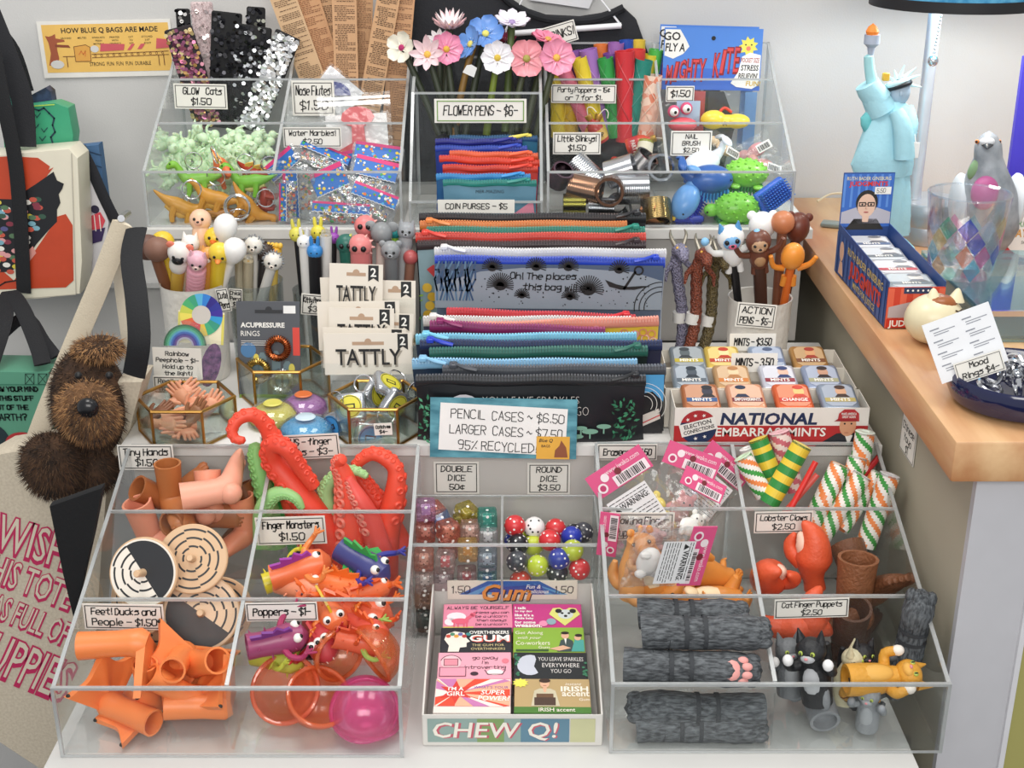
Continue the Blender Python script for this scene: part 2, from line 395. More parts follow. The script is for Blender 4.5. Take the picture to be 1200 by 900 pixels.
# ---------------------------------------------------------------- sales counter
t = T('sales_counter','wooden topped sales counter with sage side panel and pale grey corner post','counter')
WOOD = pattern('maple_worktop','b16c3e','eac494','wood',16,.3,(1.2,.16,1.2),lo=.3,hi=.72)
b = MB(WOOD); b.rbox((.794,.487,.275),(.812,.874,.040),.003); b.build('worktop',t)
b = MB(mat('b2ac99',.6,var=.08,vs=4)); b.box(.418,.44,.075,.92,FZ,.2545); b.build('side_panel',t)
b = MB(mat('c6c6cb',.55,var=.04)); b.box(.418,.478,.066,.075,FZ,.2545); b.box(.44,.478,.075,.10,FZ,.2545); b.build('corner_post',t)
b = MB(mat('dcdce0',.5)); b.box(.478,.483,.062,.10,FZ,.2545); b.build('edge_strip',t)
b = MB(mat('aaa564',.6,var=.06,vs=6)); b.box(.483,1.18,.072,.085,FZ,.2545); b.build('front_panel',t)
# ---------------------------------------------------------------- clear acrylic bins
TH = .003
def pane(b,x0,x1,y0,y1,z0,z1):
    """an upright sheet with frosted edges"""
    b.m(ACR); thin_x = (x1 - x0) < (y1 - y0)
    b.box(x0,x1,y0,y1,z0,z1); b.m(EDGE); e = .0004
    b.box(x0 - e,x1 + e,y0 - e,y1 + e,z1 - .0022,z1 + e)
    return b
def slope_panel(b,x,prof):
    b.m(ACR); n = len(prof)
    f = Matrix(((0,0,1,x),(1,0,0,0),(0,1,0,0),(0,0,0,1))); b.at(f); b.prism(prof,-TH / 2,TH / 2)
    b.m(EDGE)
    for i in range(1,n - 1):
        (a,c),(d,e) = prof[i],prof[i + 1]
        dx,dz = d - a,e - c; L = math.hypot(dx,dz); nx,nz = -dz / L,dx / L
        q = [(a,c),(d,e),(d - nx * -.0014,e - nz * .0014 * -1),(a - nx * -.0014,c + nz * .0014)]
        q = [(a - nx * .0004,c - nz * .0004 + .0006),(d - nx * .0004,e - nz * .0004 + .0006),(d + nx * .0,e - .0016),(a,c - .0016)]
        b.prism(q,-TH / 2 - .0004,TH / 2 + .0004)
    b.at(); return b
def bin_(label,x0,x1,y0,rows,z0,cols,back=None,floors=None,group=None):
    """rows: [(dy, lip height)...] from the front; cols: x of the inner divider(s)"""
    t = T('acrylic_bin',label,'bin',(0,y0,z0 + .0006),group=group)
    yb,zb = rows[-1] if back is None else back
    prof = [(0,0),(0,rows[0][1])] + [(r[0],r[1]) for r in rows[1:]] + ([(yb,zb)] if back else []) + [(yb,0)]
    for x in (x0 + TH / 2,x1 - TH / 2): slope_panel(MB(),x,prof).build('side_panel',t)
    for x in cols: slope_panel(MB(),x,[(.0035,.004),(.0035,rows[0][1] - .001)] + [(r[0],r[1] - .001) for r in rows[1:]] + ([(yb,zb - .001)] if back else []) + [(yb - .001,.004)]).build('divider',t)
    pane(MB(),x0,x1,-TH,0,0,rows[0][1]).build('front_panel',t)
    for r in rows[1:]: pane(MB(),x0 + TH,x1 - TH,r[0],r[0] + .0025,.004,r[1]).build('cross_panel',t)
    if back: pane(MB(),x0,x1,yb,yb + TH,0,zb).build('back_panel',t)
    fl = floors or [0] * len(rows); ys = [r[0] for r in rows] + ([yb] if back else [])
    for i in range(len(ys) - 1):
        b = MB(ACR); b.box(x0 + TH,x1 - TH,ys[i] + .003,ys[i + 1],fl[i],fl[i] + .003); b.build('floor_panel',t)
    b = MB(EDGE); b.box(x0,x1,-TH - .0004,-.0026,0,.0025); b.box(x0 - .0004,x0 + .0028,-TH - .0005,-.0005,0,rows[0][1]); b.box(x1 - .0028,x1 + .0004,-TH - .0005,-.0005,0,rows[0][1]); b.build('glued_edge',t)
    return t
ROWS = [(0,.075),(.097,.107),(.208,.144),(.30,.176)]
FL = [.0,.03,.062]
bin_('acrylic bin of duck feet, wooden tops and orange finger toys',-.415,-.100,0,ROWS,0,[-.258],floors=FL,group=None)
bin_('acrylic bin of cat puppets, lobster claws and striped paper rolls',.09,.397,.006,ROWS,0,[.239],floors=FL)
UR = [(0,.072),(.085,.117),(.172,.16)]
UX = lambda px: (px - 600) * 1.70 / 1560
bin_('acrylic bin of key rings and water marble bags beneath the yellow poster',UX(170),UX(471),.657,UR,.323,[UX(322)],back=(.235,.20),floors=[0,.04,.06])
bin_('acrylic bin of nail brushes and metal coils under the blue kites',UX(641),UX(930),.657,UR,.323,[UX(782)],back=(.235,.20),floors=[0,.04,.06])
# ---------------------------------------------------------------- dice bin and gum between the two front bins
t = T('dice_tray','small two part clear tray of double dice and round dice','tray',(0,.197,.0008))
xa,xm,xb,dp,zf,zk = P(481,640,.2).x,P(588,640,.2).x,P(703,640,.2).x,.10,P(500,638,.197).z,P(500,582,.297).z
for x in (xa,xm,xb):
    b = MB(ACR); b.box(x - .001,x + .001,0,dp,0,zk); b.m(EDGE); b.box(x - .0012,x + .0012,0,dp,zk - .0012,zk + .0003); b.box(x - .0012,x + .0012,-.0003,.001,0,zk); b.build('partition',t)
pane(MB(),xa,xb,-.002,0,0,zf).build('front_panel',t)
b = MB(ACR); b.box(xa,xb,dp,dp + .002,0,zk); b.m(EDGE); b.box(xa,xb,dp - .0002,dp + .0022,zk - .001,zk + .0004); b.build('back_panel',t)
b = MB(ACR); b.box(xa,xb,0,dp,0,.002); b.build('floor_panel',t)
PIPS = {1: [(0,0)],2: [(-1,-1),(1,1)],3: [(-1,-1),(0,0),(1,1)],4: [(-1,-1),(1,1),(-1,1),(1,-1)],5: [(-1,-1),(1,1),(-1,1),(1,-1),(0,0)],6: [(-1,-1),(-1,0),(-1,1),(1,-1),(1,0),(1,1)]}
FACES = [((0,0,1),1),((0,0,-1),6),((1,0,0),3),((-1,0,0),4),((0,-1,0),2),((0,1,0),5)]
def pips(b,h,r,shift=0):
    for i,(n,k) in enumerate(FACES):
        n = Vector(n); u = n.orthogonal().normalized(); w = n.cross(u); e = n.to_track_quat('Z','Y').to_matrix().to_4x4()
        for x,y in PIPS[(k + shift - 1) % 6 + 1]:
            e.translation = n * (h + .0002) + (u * x + w * y) * h * .52; b.at(e); b.disc(0,0,r,0,10)
    b.at()
def die(label,loc,rot,col,inner,s=1):
    t = T('double_die',label,'die',loc,rot,'double dice',s)
    b = MB(clear('die_' + col,lighten(col,.55),.16,lighten(col,.1),.03,.06,fk=.4)); b.rbox((0,0,0),(.021,.021,.021),.003,3); b.build('outer_cube',t)
    b = MB(mat('f6f4f0',.4)); pips(b,.0105,.0017); b.build('pips',t)
    b = MB(mat(inner,.3)); b.rbox((0,0,0),(.010,.010,.010),.0015,2); ic = b.build('inner_cube',t)
    b = MB(mat('101012' if inner[0] in 'ef' else 'f4f4f4',.4)); pips(b,.005,.0009,2); b.build('inner_pips',ic)
    return t
for lab,px,py,y,rz,rx,col,inn in (
    ('lilac double die at the top of the stack nearest the red tentacles',496,597,.205,5,0,'cfa0c8','c8b0d8'),
    ('coral double die behind the lilac one',508,601,.222,40,20,'e08a78','f0d8d0'),
    ('coral double die second from the top of the end stack',494,622,.20,2,0,'dd8270','f2ece4'),
    ('salmon double die just under the tray edge in the end stack',494,655,.17,0,0,'d88a72','f2ece4'),
    ('clear double die below the salmon one',493,679,.163,4,0,'d8c4c0','e8e4e0'),
    ('amber double die near the bottom of the end stack',492,699,.158,0,0,'b07048','6a4028'),
    ('bottle green double die at the bottom of the end stack',490,722,.158,3,0,'4a6a62','3a4a48'),
    ('brown double die on the floor of the end stack',489,742,.156,8,0,'8a5a44','4a3028'),
    ('blue double die tipped on edge behind the six spot die',515,611,.215,30,40,'7aa0d8','a8c4e8'),
    ('coral double die turned to show six white spots on top',525,622,.185,32,0,'d87a62','f0e4dc'),
    ('olive yellow double die highest in the middle',546,602,.215,40,18,'b8a83a','c8bc50'),
    ('pale rose double die under the olive yellow one',551,622,.195,0,0,'dcb0a4','f0e8e4'),
    ('gold filled double die pressed to the tray front',548,644,.168,4,0,'d8b468','d0a040'),
    ('clear double die holding a red inner cube',522,658,.165,-3,0,'d0b8b4','d8404c'),
    ('smoky double die under the clear one with the red cube',520,678,.16,0,0,'b8a0a4','f0f0f0'),
    ('rose double die with a small red cube near the gum box',547,676,.162,3,0,'b89498','c83038'),
    ('brown rose double die under the six spot one',525,641,.188,4,0,'c08070','e0d0c8'),
    ('teal double die at the top beside the partition',571,608,.205,3,0,'4ab0a0','60b8ac'),
    ('clear double die with a white inner cube beneath the teal one',572,628,.195,0,0,'d4d4d8','f2f0ee'),
    ('smoke blue double die second from the bottom beside the partition',571,655,.168,0,0,'8aa0b0','f2f2f2'),
    ('blue green double die lowest beside the partition',571,678,.162,0,0,'5a98a4','3a78b8')):
    e = D(rx,0,rz); fit(die(lab,P(px,py,y + .045),e,col,inn,.98),xa + .002,xm - .002,.1995,.294,.003)
def ball_die(label,loc,rot,col,pip):
    t = T('round_die',label,'die',loc,rot,'round dice')
    b = MB(mat(col,.3,var=.03)); b.ball((0,0,0),.0115,24,16); b.build('ball',t)
    b = MB(mat(pip,.4))
    for i,(n,k) in enumerate(FACES):
        n = Vector(n); u = n.orthogonal().normalized(); w = n.cross(u)
        for x,y in PIPS[k if k > 1 else 5]:
            d = (n + (u * x + w * y) * .42).normalized(); e = d.to_track_quat('Z','Y').to_matrix().to_4x4(); e.translation = d * .01165; b.at(e); b.disc(0,0,.0012,0,9)
    b.build('pips',t); return t
W_,K_ = 'f6f4f0','16161a'
for lab,px,py,y,col,pip in (
    ('red round die highest against the partition',600,616,.20,'d2383c',W_),('white round die with black spots',626,618,.205,'eeeceb',K_),
    ('red round die next to the white one at the top',651,620,.215,'d2383c',W_),('black round die behind the blue one',673,626,.222,'24242a',W_),
    ('blue round die at the top beside the tray wall',670,629,.198,'2a3aa8',W_),('grey black round die in the far corner of the tray',694,624,.225,'4a4a52',W_),
    ('lime round die peeping between the red and white ones',612,625,.222,'bccc3c',W_),('navy round die low behind the partition',598,634,.21,'2a3a9a',W_),
    ('black round die under the red one at the partition',607,638,.185,'202026',W_),('red round die in the middle just over the tray front',644,633,.182,'d2343a',W_),
    ('lime round die below the white one',625,639,.195,'c2d040',W_),('lime round die hanging over the tray front near the wall',671,645,.172,'b8c63e',W_),
    ('large lime round die at the front behind the gum box',630,663,.158,'c0d23c',W_),('blue round die at the front beside the large lime one',655,655,.162,'2f3f9c',W_),
    ('black round die below the blue one at the front',653,671,.165,'2c2e3a',W_),('red round die low at the end of the tray front',679,667,.158,'d23a3e',W_),
    ('red round die partly hidden by the gum header',610,681,.158,'da4a44',W_),('dark grey round die at the front beside the partition',606,658,.165,'3c3e46',W_)):
    fit(ball_die(lab,P(px,py,y + .045),(random.random() * 3,random.random() * 3,random.random() * 3),col,pip),xm + .002,xb - .002,.1995,.294,.003)
sign(535,560,.318,53,39,['DOUBLE','DICE','50¢'],'double dice price card on the riser front')
sign(643,561,.318,50,38,['ROUND','DICE','$3.50'],'round dice price card on the riser front')
# chewing gum counter box
gx0,gx1 = P(497,870,.02).x,P(704,870,.02).x; gw = gx1 - gx0; gd = .188
t = T('gum_box','white open cardboard display box of novelty gum with a blue header','box',((gx0 + gx1) / 2,.015,.0008))
CB = mat('dbd8d2',.65,var=.05); CBI = mat('c9c2b6',.7)
b = MB(CB); b.box(-gw / 2,gw / 2,0,gd,0,.002); h0 = .034
for sx in (-1,1):
    x0 = sx * gw / 2; f = Matrix(((0,0,1,x0),(1,0,0,0),(0,1,0,0),(0,0,0,1))); b.at(f); b.prism([(0,0),(0,h0),(.012,h0 + .003),(.05,h0 + .012),(.13,h0 + .022),(gd,h0 + .028),(gd,0)],-.0008,.0008); b.at()
b.box(-gw / 2,gw / 2,-.0012,.0,0,h0); b.box(-gw / 2,gw / 2,gd - .001,gd,0,h0 + .028); b.build('carton',t)
b = MB(mat('8fa6a0',.6)); b.at(FRONT(-.0016)); q = gw / 2
b.rect(-q + .004,.004,q - .045,h0 - .004); b.m(mat('7f9c62',.6)); b.rect(-q + .05,.004,-q + .075,h0 - .004,.0001); b.m(mat('5f8498',.6)); b.rect(q - .075,.004,q - .030,h0 - .004,.0001); b.m(mat('c4c49a',.6)); b.rect(q - .029,.004,q - .006,h0 - .004,.0001)
b.m(mat('c05a6a',.6)); b.text('CHEW Q!',-.0145,.0052,.0205,gw * .70,.025,.12,.0002,fill=True); b.m(mat('e9e4d8',.6)); b.text('CHEW Q!',-.016,.006,.0205,gw * .70,.01,.12,.0004,fill=True); b.build('front_print',t)
hw,hh = gw * .82,P(600,681,.2).z - .050
b = MB(mat('efe6d6',.6)); b.box(-hw / 2,hw / 2,gd - .004,gd - .0025,.045,.05 + hh); b.at(FRONT(gd - .0043,0,.05)); hq = hw / 2
b.m(mat('2b62ae',.5)); b.flat([(-hq + .012,.001),(hq - .012,.001),(.028,hh),(-.026,hh)],.0001); b.m(mat('5f9fd0',.5))
for a_,b_ in ((-.048,-.036),(-.03,-.022),(.034,.044),(.05,.058)): b.flat([(a_,.001),(b_,.001),(a_ * .45 + .001,hh * .8),(a_ * .45 - .001,hh * .8)],.0002)
b.m(mat('24479a',.5)); b.flat([(-.028,.004),(.034,.001),(.03,hh - .004),(-.026,hh - .008)],.0003)
b.m(mat('10182e',.5)); b.text('Gum',-.005,hh - .0235,.019,.066,.03,.28,.0004); b.m(mat('e8973e',.5)); b.text('Gum',-.006,hh - .0225,.019,.066,.02,.28,.0006)
b.m(WHITE); b.text('Fun &',.022,.0085,.0045,None,.015,.3,.0006); b.text('Delicious',.026,.0028,.0045,.026,.015,.3,.0006)
b.m(INK); b.hand('1.50',-hq + .014,hh - .014,.008,.02,.0009,.0005); b.hand('1.50',hq - .014,hh - .014,.008,.02,.0009,.0005); b.build('header',t)
def pack(label,row,col,base,edge,art):
    w,d,h = .0715,.019,.046
    x = (-.0366 if col == 0 else .0368); yy = row * .0435; tilt = R(-82)
    t = T('gum_pack',label,'gum',((gx0 + gx1) / 2 + x * (1.02 - .015 * row),.0405 + yy,.031 + row * .001),(tilt,0,random.uniform(-.02,.02)),'novelty gum packs')
    b = MB(mat(base,.4,var=.03)); b.rbox((0,0,0),(w,.014,h),.0006,1); b.m(mat(edge,.4)); b.box(-w / 2 - .0001,w / 2 + .0001,-.0071,.0071,-h / 2 - .0001,-h / 2 + .008); b.build('carton',t)
    a = MB(); a.at(FRONT(-.0073)); art(a,w,h); a.build('front_print',t)
    return t
def art_uni(a,w,h):
    a.m(mat('2a2030')); a.hand('ALWAYS BE YOURSELF',0,.014,.0045,.064,.0006)
    for i,s_ in enumerate(('unless you can','be a unicorn','then always','be a unicorn')): a.hand(s_,.014,.007 - i * .0062,.0036,.036,.0005)
    a.m(mat('f2e4ea')); a.disc(-.022,.002,.010,.0001,16,.007); a.disc(-.028,-.006,.006,.0001); a.m(mat('e0607a')); a.disc(-.018,-.005,.009,.0002,14,.0045); a.stroke([(-.012,-.003),(-.006,.004)],.004,.0003); a.disc(-.005,.005,.003,.0003); a.stroke([(-.004,.007),(-.001,.011)],.0008,.0003)
    for k in (-.024,-.020,-.014,-.011): a.stroke([(k,-.006),(k,-.014)],.0016,.0003)
    a.m(mat('d8c860')); a.rect(-.035,-.016,-.004,-.0135,.0001)
def art_dog(a,w,h):
    a.m(WHITE)
    for i,s_ in enumerate(('I talk','to my dog',"like it's a",'wittle baby','for some','weason.')): a.text(s_,-.0335,.0135 - i * .0056,.0042,.028,.03,0,.0001,'l')
    a.m(mat('d8d878')); hp = [(.002,.006),(.006,.0155),(.013,.0165),(.018,.012),(.023,.0165),(.030,.0155),(.034,.006),(.018,-.012)]; a.flat(hp,.0001)
    a.m(mat('c8d0d0')); a.disc(.019,.006,.008,.0002,14,.0075); a.m(INK); a.disc(.0155,.0075,.0016,.0003,8); a.disc(.0225,.0075,.0016,.0003,8); a.disc(.019,.003,.0019,.0003,8); a.disc(.0118,.011,.0035,.0003,10); a.disc(.0265,.011,.0035,.0003,10)
    a.m(mat('8aa8b0')); a.disc(.004,-.006,.005,.0003); a.m(mat('e890b0')); a.disc(-.004,-.009,.0045,.0003)
def art_over(a,w,h):
    a.m(WHITE); a.text('OVERTHINKERS',.013,.0125,.0048,.04,.02,0,.0001); a.m(mat('e86a5a')); a.text('GUM',.014,.0005,.0098,.04,.04,0,.0001,fill=True); a.m(WHITE); a.text('GUM',.0132,.0012,.0098,.04,.02,0,.0003,fill=True)
    a.m(mat('d8c890')); a.text('THE GUM FOR',.012,-.006,.0034,.034,.0,0,.0001); a.text('OVERTHINKERS',.012,-.0115,.0034,.034,0,0,.0001)
    a.m(mat('efe6da')); a.flat([(-.032,.004),(-.030,.012),(-.022,.0165),(-.012,.014),(-.0095,.006),(-.006,.001),(-.0095,-.001),(-.0095,-.007),(-.016,-.008),(-.017,-.014),(-.028,-.014),(-.027,-.005)],.0001)
    for i,c_ in enumerate(('c84a3a','4a8a6a','e0a040','6a6aa8','b83a3a','3a8a8a')): a.m(mat(c_)); a.disc(-.028 + .004 * i,.009 + .003 * (i % 2),.0026,.0002,8)
def art_work(a,w,h):
    a.m(mat('f0ecd8')); a.text('Get Along',-.0335,.0105,.0062,.034,.0,0,.0001,'l'); a.text('with your',-.031,.0035,.0055,.026,.0,.35,.0001,'l'); a.text('Co-workers',-.033,-.004,.0062,.034,.0,0,.0001,'l'); a.text('Gum',-.005,-.0095,.004,None,0,0,.0001)
    a.m(mat('3a5a28')); a.rect(-.033,-.0135,-.0005,-.0105,.0001); a.m(mat('3a4a4a')); a.flat([(.008,-.014),(.012,.003),(.019,.006),(.024,.002),(.026,-.014)],.0001); a.m(mat('4aa098')); a.flat([(.022,-.014),(.026,.004),(.035,.003),(.035,-.014)],.0002)
    a.m(mat('dcae90')); a.disc(.0165,.0095,.004,.0003,12,.0048); a.disc(.029,.0065,.0035,.0003,12,.0042); a.flat([(.000,-.010),(.014,-.005),(.022,-.009),(.010,-.013)],.0003); a.m(mat('2a2018')); a.disc(.0165,.0135,.0042,.0004,12,.0022); a.disc(.030,.0098,.0038,.0004,12,.0024); a.m(WHITE); a.flat([(.0155,.005),(.0178,.005),(.0168,-.004)],.0004)
def art_intro(a,w,h):
    a.m(mat('3a2230'))
    for i,s_ in enumerate(('go away',"I'm",'introverting')): a.hand(s_,.010,.0125 - i * .0068,.0044,.040,.0006)
    a.m(mat('f4c4cc')); a.disc(-.023,.008,.010,.0001,16); a.m(mat('3a2230')); a.arc(-.023,.008,.0098,.0106,.2,2.9,.0002,12); a.m(mat('e890a0')); a.rect(-.030,.003,-.016,.013,.0003); a.m(mat('3a2230')); a.frame(-.030,.003,-.016,.013,.0006,.0004)
    a.m(mat('ee9cb0')); a.rect(-.034,-.012,-.008,.001,.0003); a.m(mat('3a2230')); a.frame(-.034,-.012,-.008,.001,.0007,.0004); a.m(mat('f8e8e4')); a.disc(.020,-.006,.008,.0001,14,.004); a.m(mat('3a2230')); a.stroke([(.010,-.003),(.013,-.009),(.027,-.009),(.030,-.003)],.0008,.0002); a.disc(.0,-.008,.004,.0002,10,.0028); a.m(mat('e07a8a')); a.disc(.030,.010,.0035,.0001)
def art_girl(a,w,h):
    for i in range(22):
        a.m(mat(('e2492e','f2b090','c87ab0','f6e6dc')[i % 4])); g = 2 * PI * i / 22; e_ = .14
        pt = lambda q: (max(-.035,min(.035,-.016 + .06 * math.cos(q))),max(-.0145,min(.022,.003 + .04 * math.sin(q)))); a.flat([(-.016,.003),pt(g - e_),pt(g + e_)],.0001 + i * .000005)
    a.m(mat('d83a2e')); a.flat([(-.016 + (.017 if k % 2 == 0 else .0075) * math.cos(PI / 2 + k * PI / 6),.004 + (.0155 if k % 2 == 0 else .007) * math.sin(PI / 2 + k * PI / 6)) for k in range(12)],.0003)
    a.m(WHITE); a.text("I'M A",-.016,.006,.005,.018,.02,0,.0005); a.text('GIRL',-.016,-.001,.0058,.019,.02,0,.0005); a.m(mat('7a5aa0')); a.text("WHAT'S YOUR",.017,.009,.0035,.034,.0,.1,.0004); a.m(WHITE); a.text('SUPER',.019,.001,.0058,.028,.015,.15,.0005); a.text('POWER?',.020,-.007,.0062,.030,.015,.15,.0005)
def art_moon(a,w,h):
    a.m(mat('e8e4e0')); a.text('YOU LEAVE SPARKLES',.010,.010,.0055,.044,-.005,0,.0001); a.text('EVERYWHERE',.010,.001,.0058,.036,-.005,0,.0001); a.text('YOU GO',.010,-.007,.0055,.02,-.005,0,.0001)
    a.m(mat('c8ccd8')); a.flat([(-.020 + .0125 * math.cos(q),.004 + .0145 * math.sin(q)) for q in [1.2 + i * .33 for i in range(13)]] + [(-.012,-.007),(-.016,.002),(-.014,.012)],.0001)
    a.m(mat('3a7a5a'))
    for i in range(20): a.disc(random.choice((-1,1)) * random.uniform(.030,.035),random.uniform(-.014,.020),.0016,.0002,6)
def art_irish(a,w,h):
    a.m(mat('e8e05a')); a.flat([(-.030 + (.008 if k % 2 else .0055) * math.cos(k * PI / 10),.0165 + (.0065 if k % 2 else .0045) * math.sin(k * PI / 10)) for k in range(20)],.0002)
    a.m(mat('c9bfa2')); a.flat([(-.020,-.0145),(-.017,.006),(-.012,.009),(-.002,.009),(.003,.006),(.007,-.0145)],.0002); a.m(mat('e0b090')); a.disc(-.007,.0155,.0045,.0003,14,.0058); a.flat([(-.009,.010),(-.005,.010),(-.006,.004),(-.008,.004)],.0003); a.m(mat('3a2418')); a.disc(-.007,.0195,.0055,.0004,14,.003); a.m(mat('4a3428')); a.rect(-.017,-.0135,.003,-.003,.0003); a.m(mat('6a4a30')); a.rect(-.015,-.003,.001,.002,.0003); a.m(mat('8a2020')); a.rect(-.0085,.0125,-.0055,.0130,.0004)
    a.m(mat('f0e8d8')); a.text('instant',.020,.0135,.0036,.02,.0,.3,.0001); a.text('IRISH',.021,.0055,.0068,.026,.03,0,.0001,fill=True); a.text('accent',.022,-.001,.0066,.026,.02,0,.0001,fill=True); a.text('Gum',.030,-.007,.0036,None,0,0,.0001)
    a.text('IRISH accent',.004,-h / 2 + .0015,.0048,.034,.01,0,.0004)
for args in (('pink gum pack with a small unicorn drawing',3,0,'e48aa4','c86a88',art_uni),('magenta gum pack with a dog in a yellow heart',3,1,'c23a80','9a2a62',art_dog),('black gum pack with a cutaway head drawing',2,0,'22222a','18181c',art_over),('green gum pack with two office workers',2,1,'8ab03c','8a7a38',art_work),
             ('light pink gum pack with a sofa drawing',1,0,'eea6b8','d88aa0',art_intro),('black gum pack with a crescent moon',1,1,'1c2024','14181a',art_moon),('orange starburst gum pack at the front of the box',0,0,'f0d8d4','eadfd6',art_girl),('tan gum pack with a man in a pale coat',0,1,'b99e6e','4a7a30',art_irish)):
    pack(*args)
# ---------------------------------------------------------------- lower bin beside the tote: feet, wooden tops, tentacles, monsters, poppers
def foot(label,col,loc,rot,s=1,name='foot_puppet',group='finger puppet feet',toes=True,hairy=False,flex=0):
    m_ = mat(col,.42,sss=.15,var=.05) if not hairy else mat(col,.5,bump=.9,bs=420,var=.25,vs=160)
    t = T(name,label,'toy',loc,rot,group,s)
    b = MB(m_)
    path = smooth([(0,0,.058),(0,0,.044),(0,0,.03),(.001,0,.019),(.008,0,.0125),(.022,0,.0105),(.036,0,.0085),(.046,0,.0065)],3)
    cf,sf = math.cos(flex),math.sin(flex)
    fx = lambda p: Vector(p) if p[0] < .004 and p[2] > .015 else Vector((p[0] * cf + (p[2] - .014) * sf,p[1],.014 - p[0] * sf + (p[2] - .014) * cf))
    path = [fx(p) for p in path]
    rr = lerp([.0145,.0135,.0128,.0132,.0135,.0125,.0135,.0125],len(path)); hh = lerp([.0145,.0135,.0128,.0125,.0118,.0098,.0075,.005],len(path))
    b.tube(path,list(zip(rr,hh)),16,up=(1,0,0),hollow=.84,hdepth=6,round1=True)
    b.ball((-.006,0,.0115),(.0105,.0115,.0112),14)
    b.build('foot',t)
    if toes:
        for i,(y,x,r) in enumerate(((.0085,.050,.0048),(.0028,.0505,.0037),(-.002,.0492,.0034),(-.0063,.0472,.0031),(-.010,.0445,.003))):
            c = MB(m_); c.tube([fx((x - .008,y * .92,.0062)),fx((x,y,.0056)),fx((x + .004,y,.0046))],[r * .9,r,r * .75],10,round1=True); c.build('toe',t)
    return t
foot('light brown foot standing upright with its open ankle on top','b9713f',put(196,543,.262,D(0,0,-62),(0,0,.058)),D(0,0,-62))
foot('light brown foot lying with its open ankle toward the tiny hands card','a9653a',put(161,572,.262,D(22,-48,10),(0,0,.058)),D(22,-48,10))
foot('peach foot standing in the corner nearest the tote bag','ef9f82',put(157,588,.228,D(12,-6,-30),(0,0,.058),1.1),D(12,-6,-30),1.1)
PF = E((-.95,-.28,-.05),(.5,.85,.2))
foot('pale peach foot lying with its toes raised beside the upright brown foot','f0a98f',put(213,583,.24,PF,(0,0,.058),1.08),PF,1.08,flex=R(12))
foot('pale peach foot showing only its pointed ankle behind another','eca184',put(243,552,.285,D(-14,18,60),(0,0,.058)),D(-14,18,60))
foot('peach foot standing against the divider beside the green tentacles','ec9573',put(281,580,.236,D(6,3,230),(0,0,.058),1.0),D(6,3,230),1.0)
foot('brown foot whose dark open ankle points out toward the shop','a7673f',put(200,614,.222,D(74,-10,-20),(0,0,.058),1.02),D(74,-10,-20),1.02)
foot('brown foot mostly hidden behind the peach one by the divider','8a5533',put(289,568,.288,D(20,20,200),(0,0,.058),.9),D(20,20,200),.9)
# wooden spinning tops with printed dashes
def top(label,loc,rot,face,half=False,rad=.0345,turn=0,dark=False):
    t = T('spinning_top',label,'toy',loc,rot,'wooden spinning tops')
    b = MB(mat('d9b48d',.5,var=.1,vs=20)); b.lathe([(0,-.003),(rad - .001,-.003),(rad,-.002),(rad,.002),(rad - .001,.003),(0,.003)],48)
    b.m(mat(face,.55,var=.04)); b.disc(0,0,rad * .955,.0032,48)
    b.m(mat('24262a',.5)); q = turn
    if half:
        n = 24; b.flat([(rad * .9 * math.cos(q + PI * i / n),rad * .9 * math.sin(q + PI * i / n)) for i in range(n + 1)],.0034)
    for k in range(4 if half else 8):
        a0 = q + (PI if half else 0) + k * PI / 4
        for j,rr in enumerate((.86,.62,.38)):
            r_ = rad * (rr - (k % 4) * .05)
            b.arc(0,0,r_,r_ + .0019,a0,a0 + PI / 4 * .98,.0034,8)
    b.build('disc',t)
    p = MB(mat('dcb892',.5)); p.lathe([(0,.003),(.0042,.003),(.0036,.012),(.0036,.018),(.0028,.0195),(0,.0195)],14); p.build('peg',t)
    p = MB(mat('d2ab80',.5)); p.lathe([(0,-.008),(.002,-.007),(.0042,-.003),(0,-.003)],12); p.build('tip',t)
top('wooden spinning top with a half black face and peg toward the viewer',put(169,671,.118,D(64,0,-8)),D(64,0,-8),'ece4d8',True,turn=R(-52))
top('wooden spinning top of plain black dashes behind the half black one',put(226,655,.145,D(58,0,4)),D(58,0,4),'d8b590',turn=.3)
top('wooden spinning top lying in front with a peg over the duck feet',put(236,719,.112,D(57,0,10)),D(57,0,10),'e2c3a3',True,.038,turn=R(140))
top('wooden spinning top half hidden behind the front one near the divider',put(262,716,.15,D(62,0,14)),D(62,0,14),'d2a57c',turn=.9)
top('wooden spinning top glimpsed by the tote end of the bin',put(120,703,.16,D(70,0,-30)),D(70,0,-30),'b99a7a',turn=.5)
top('wooden spinning top lowest in the pile beneath the duck feet card',put(185,742,.103,D(66,0,0)),D(66,0,0),'b08a64',turn=1.2)
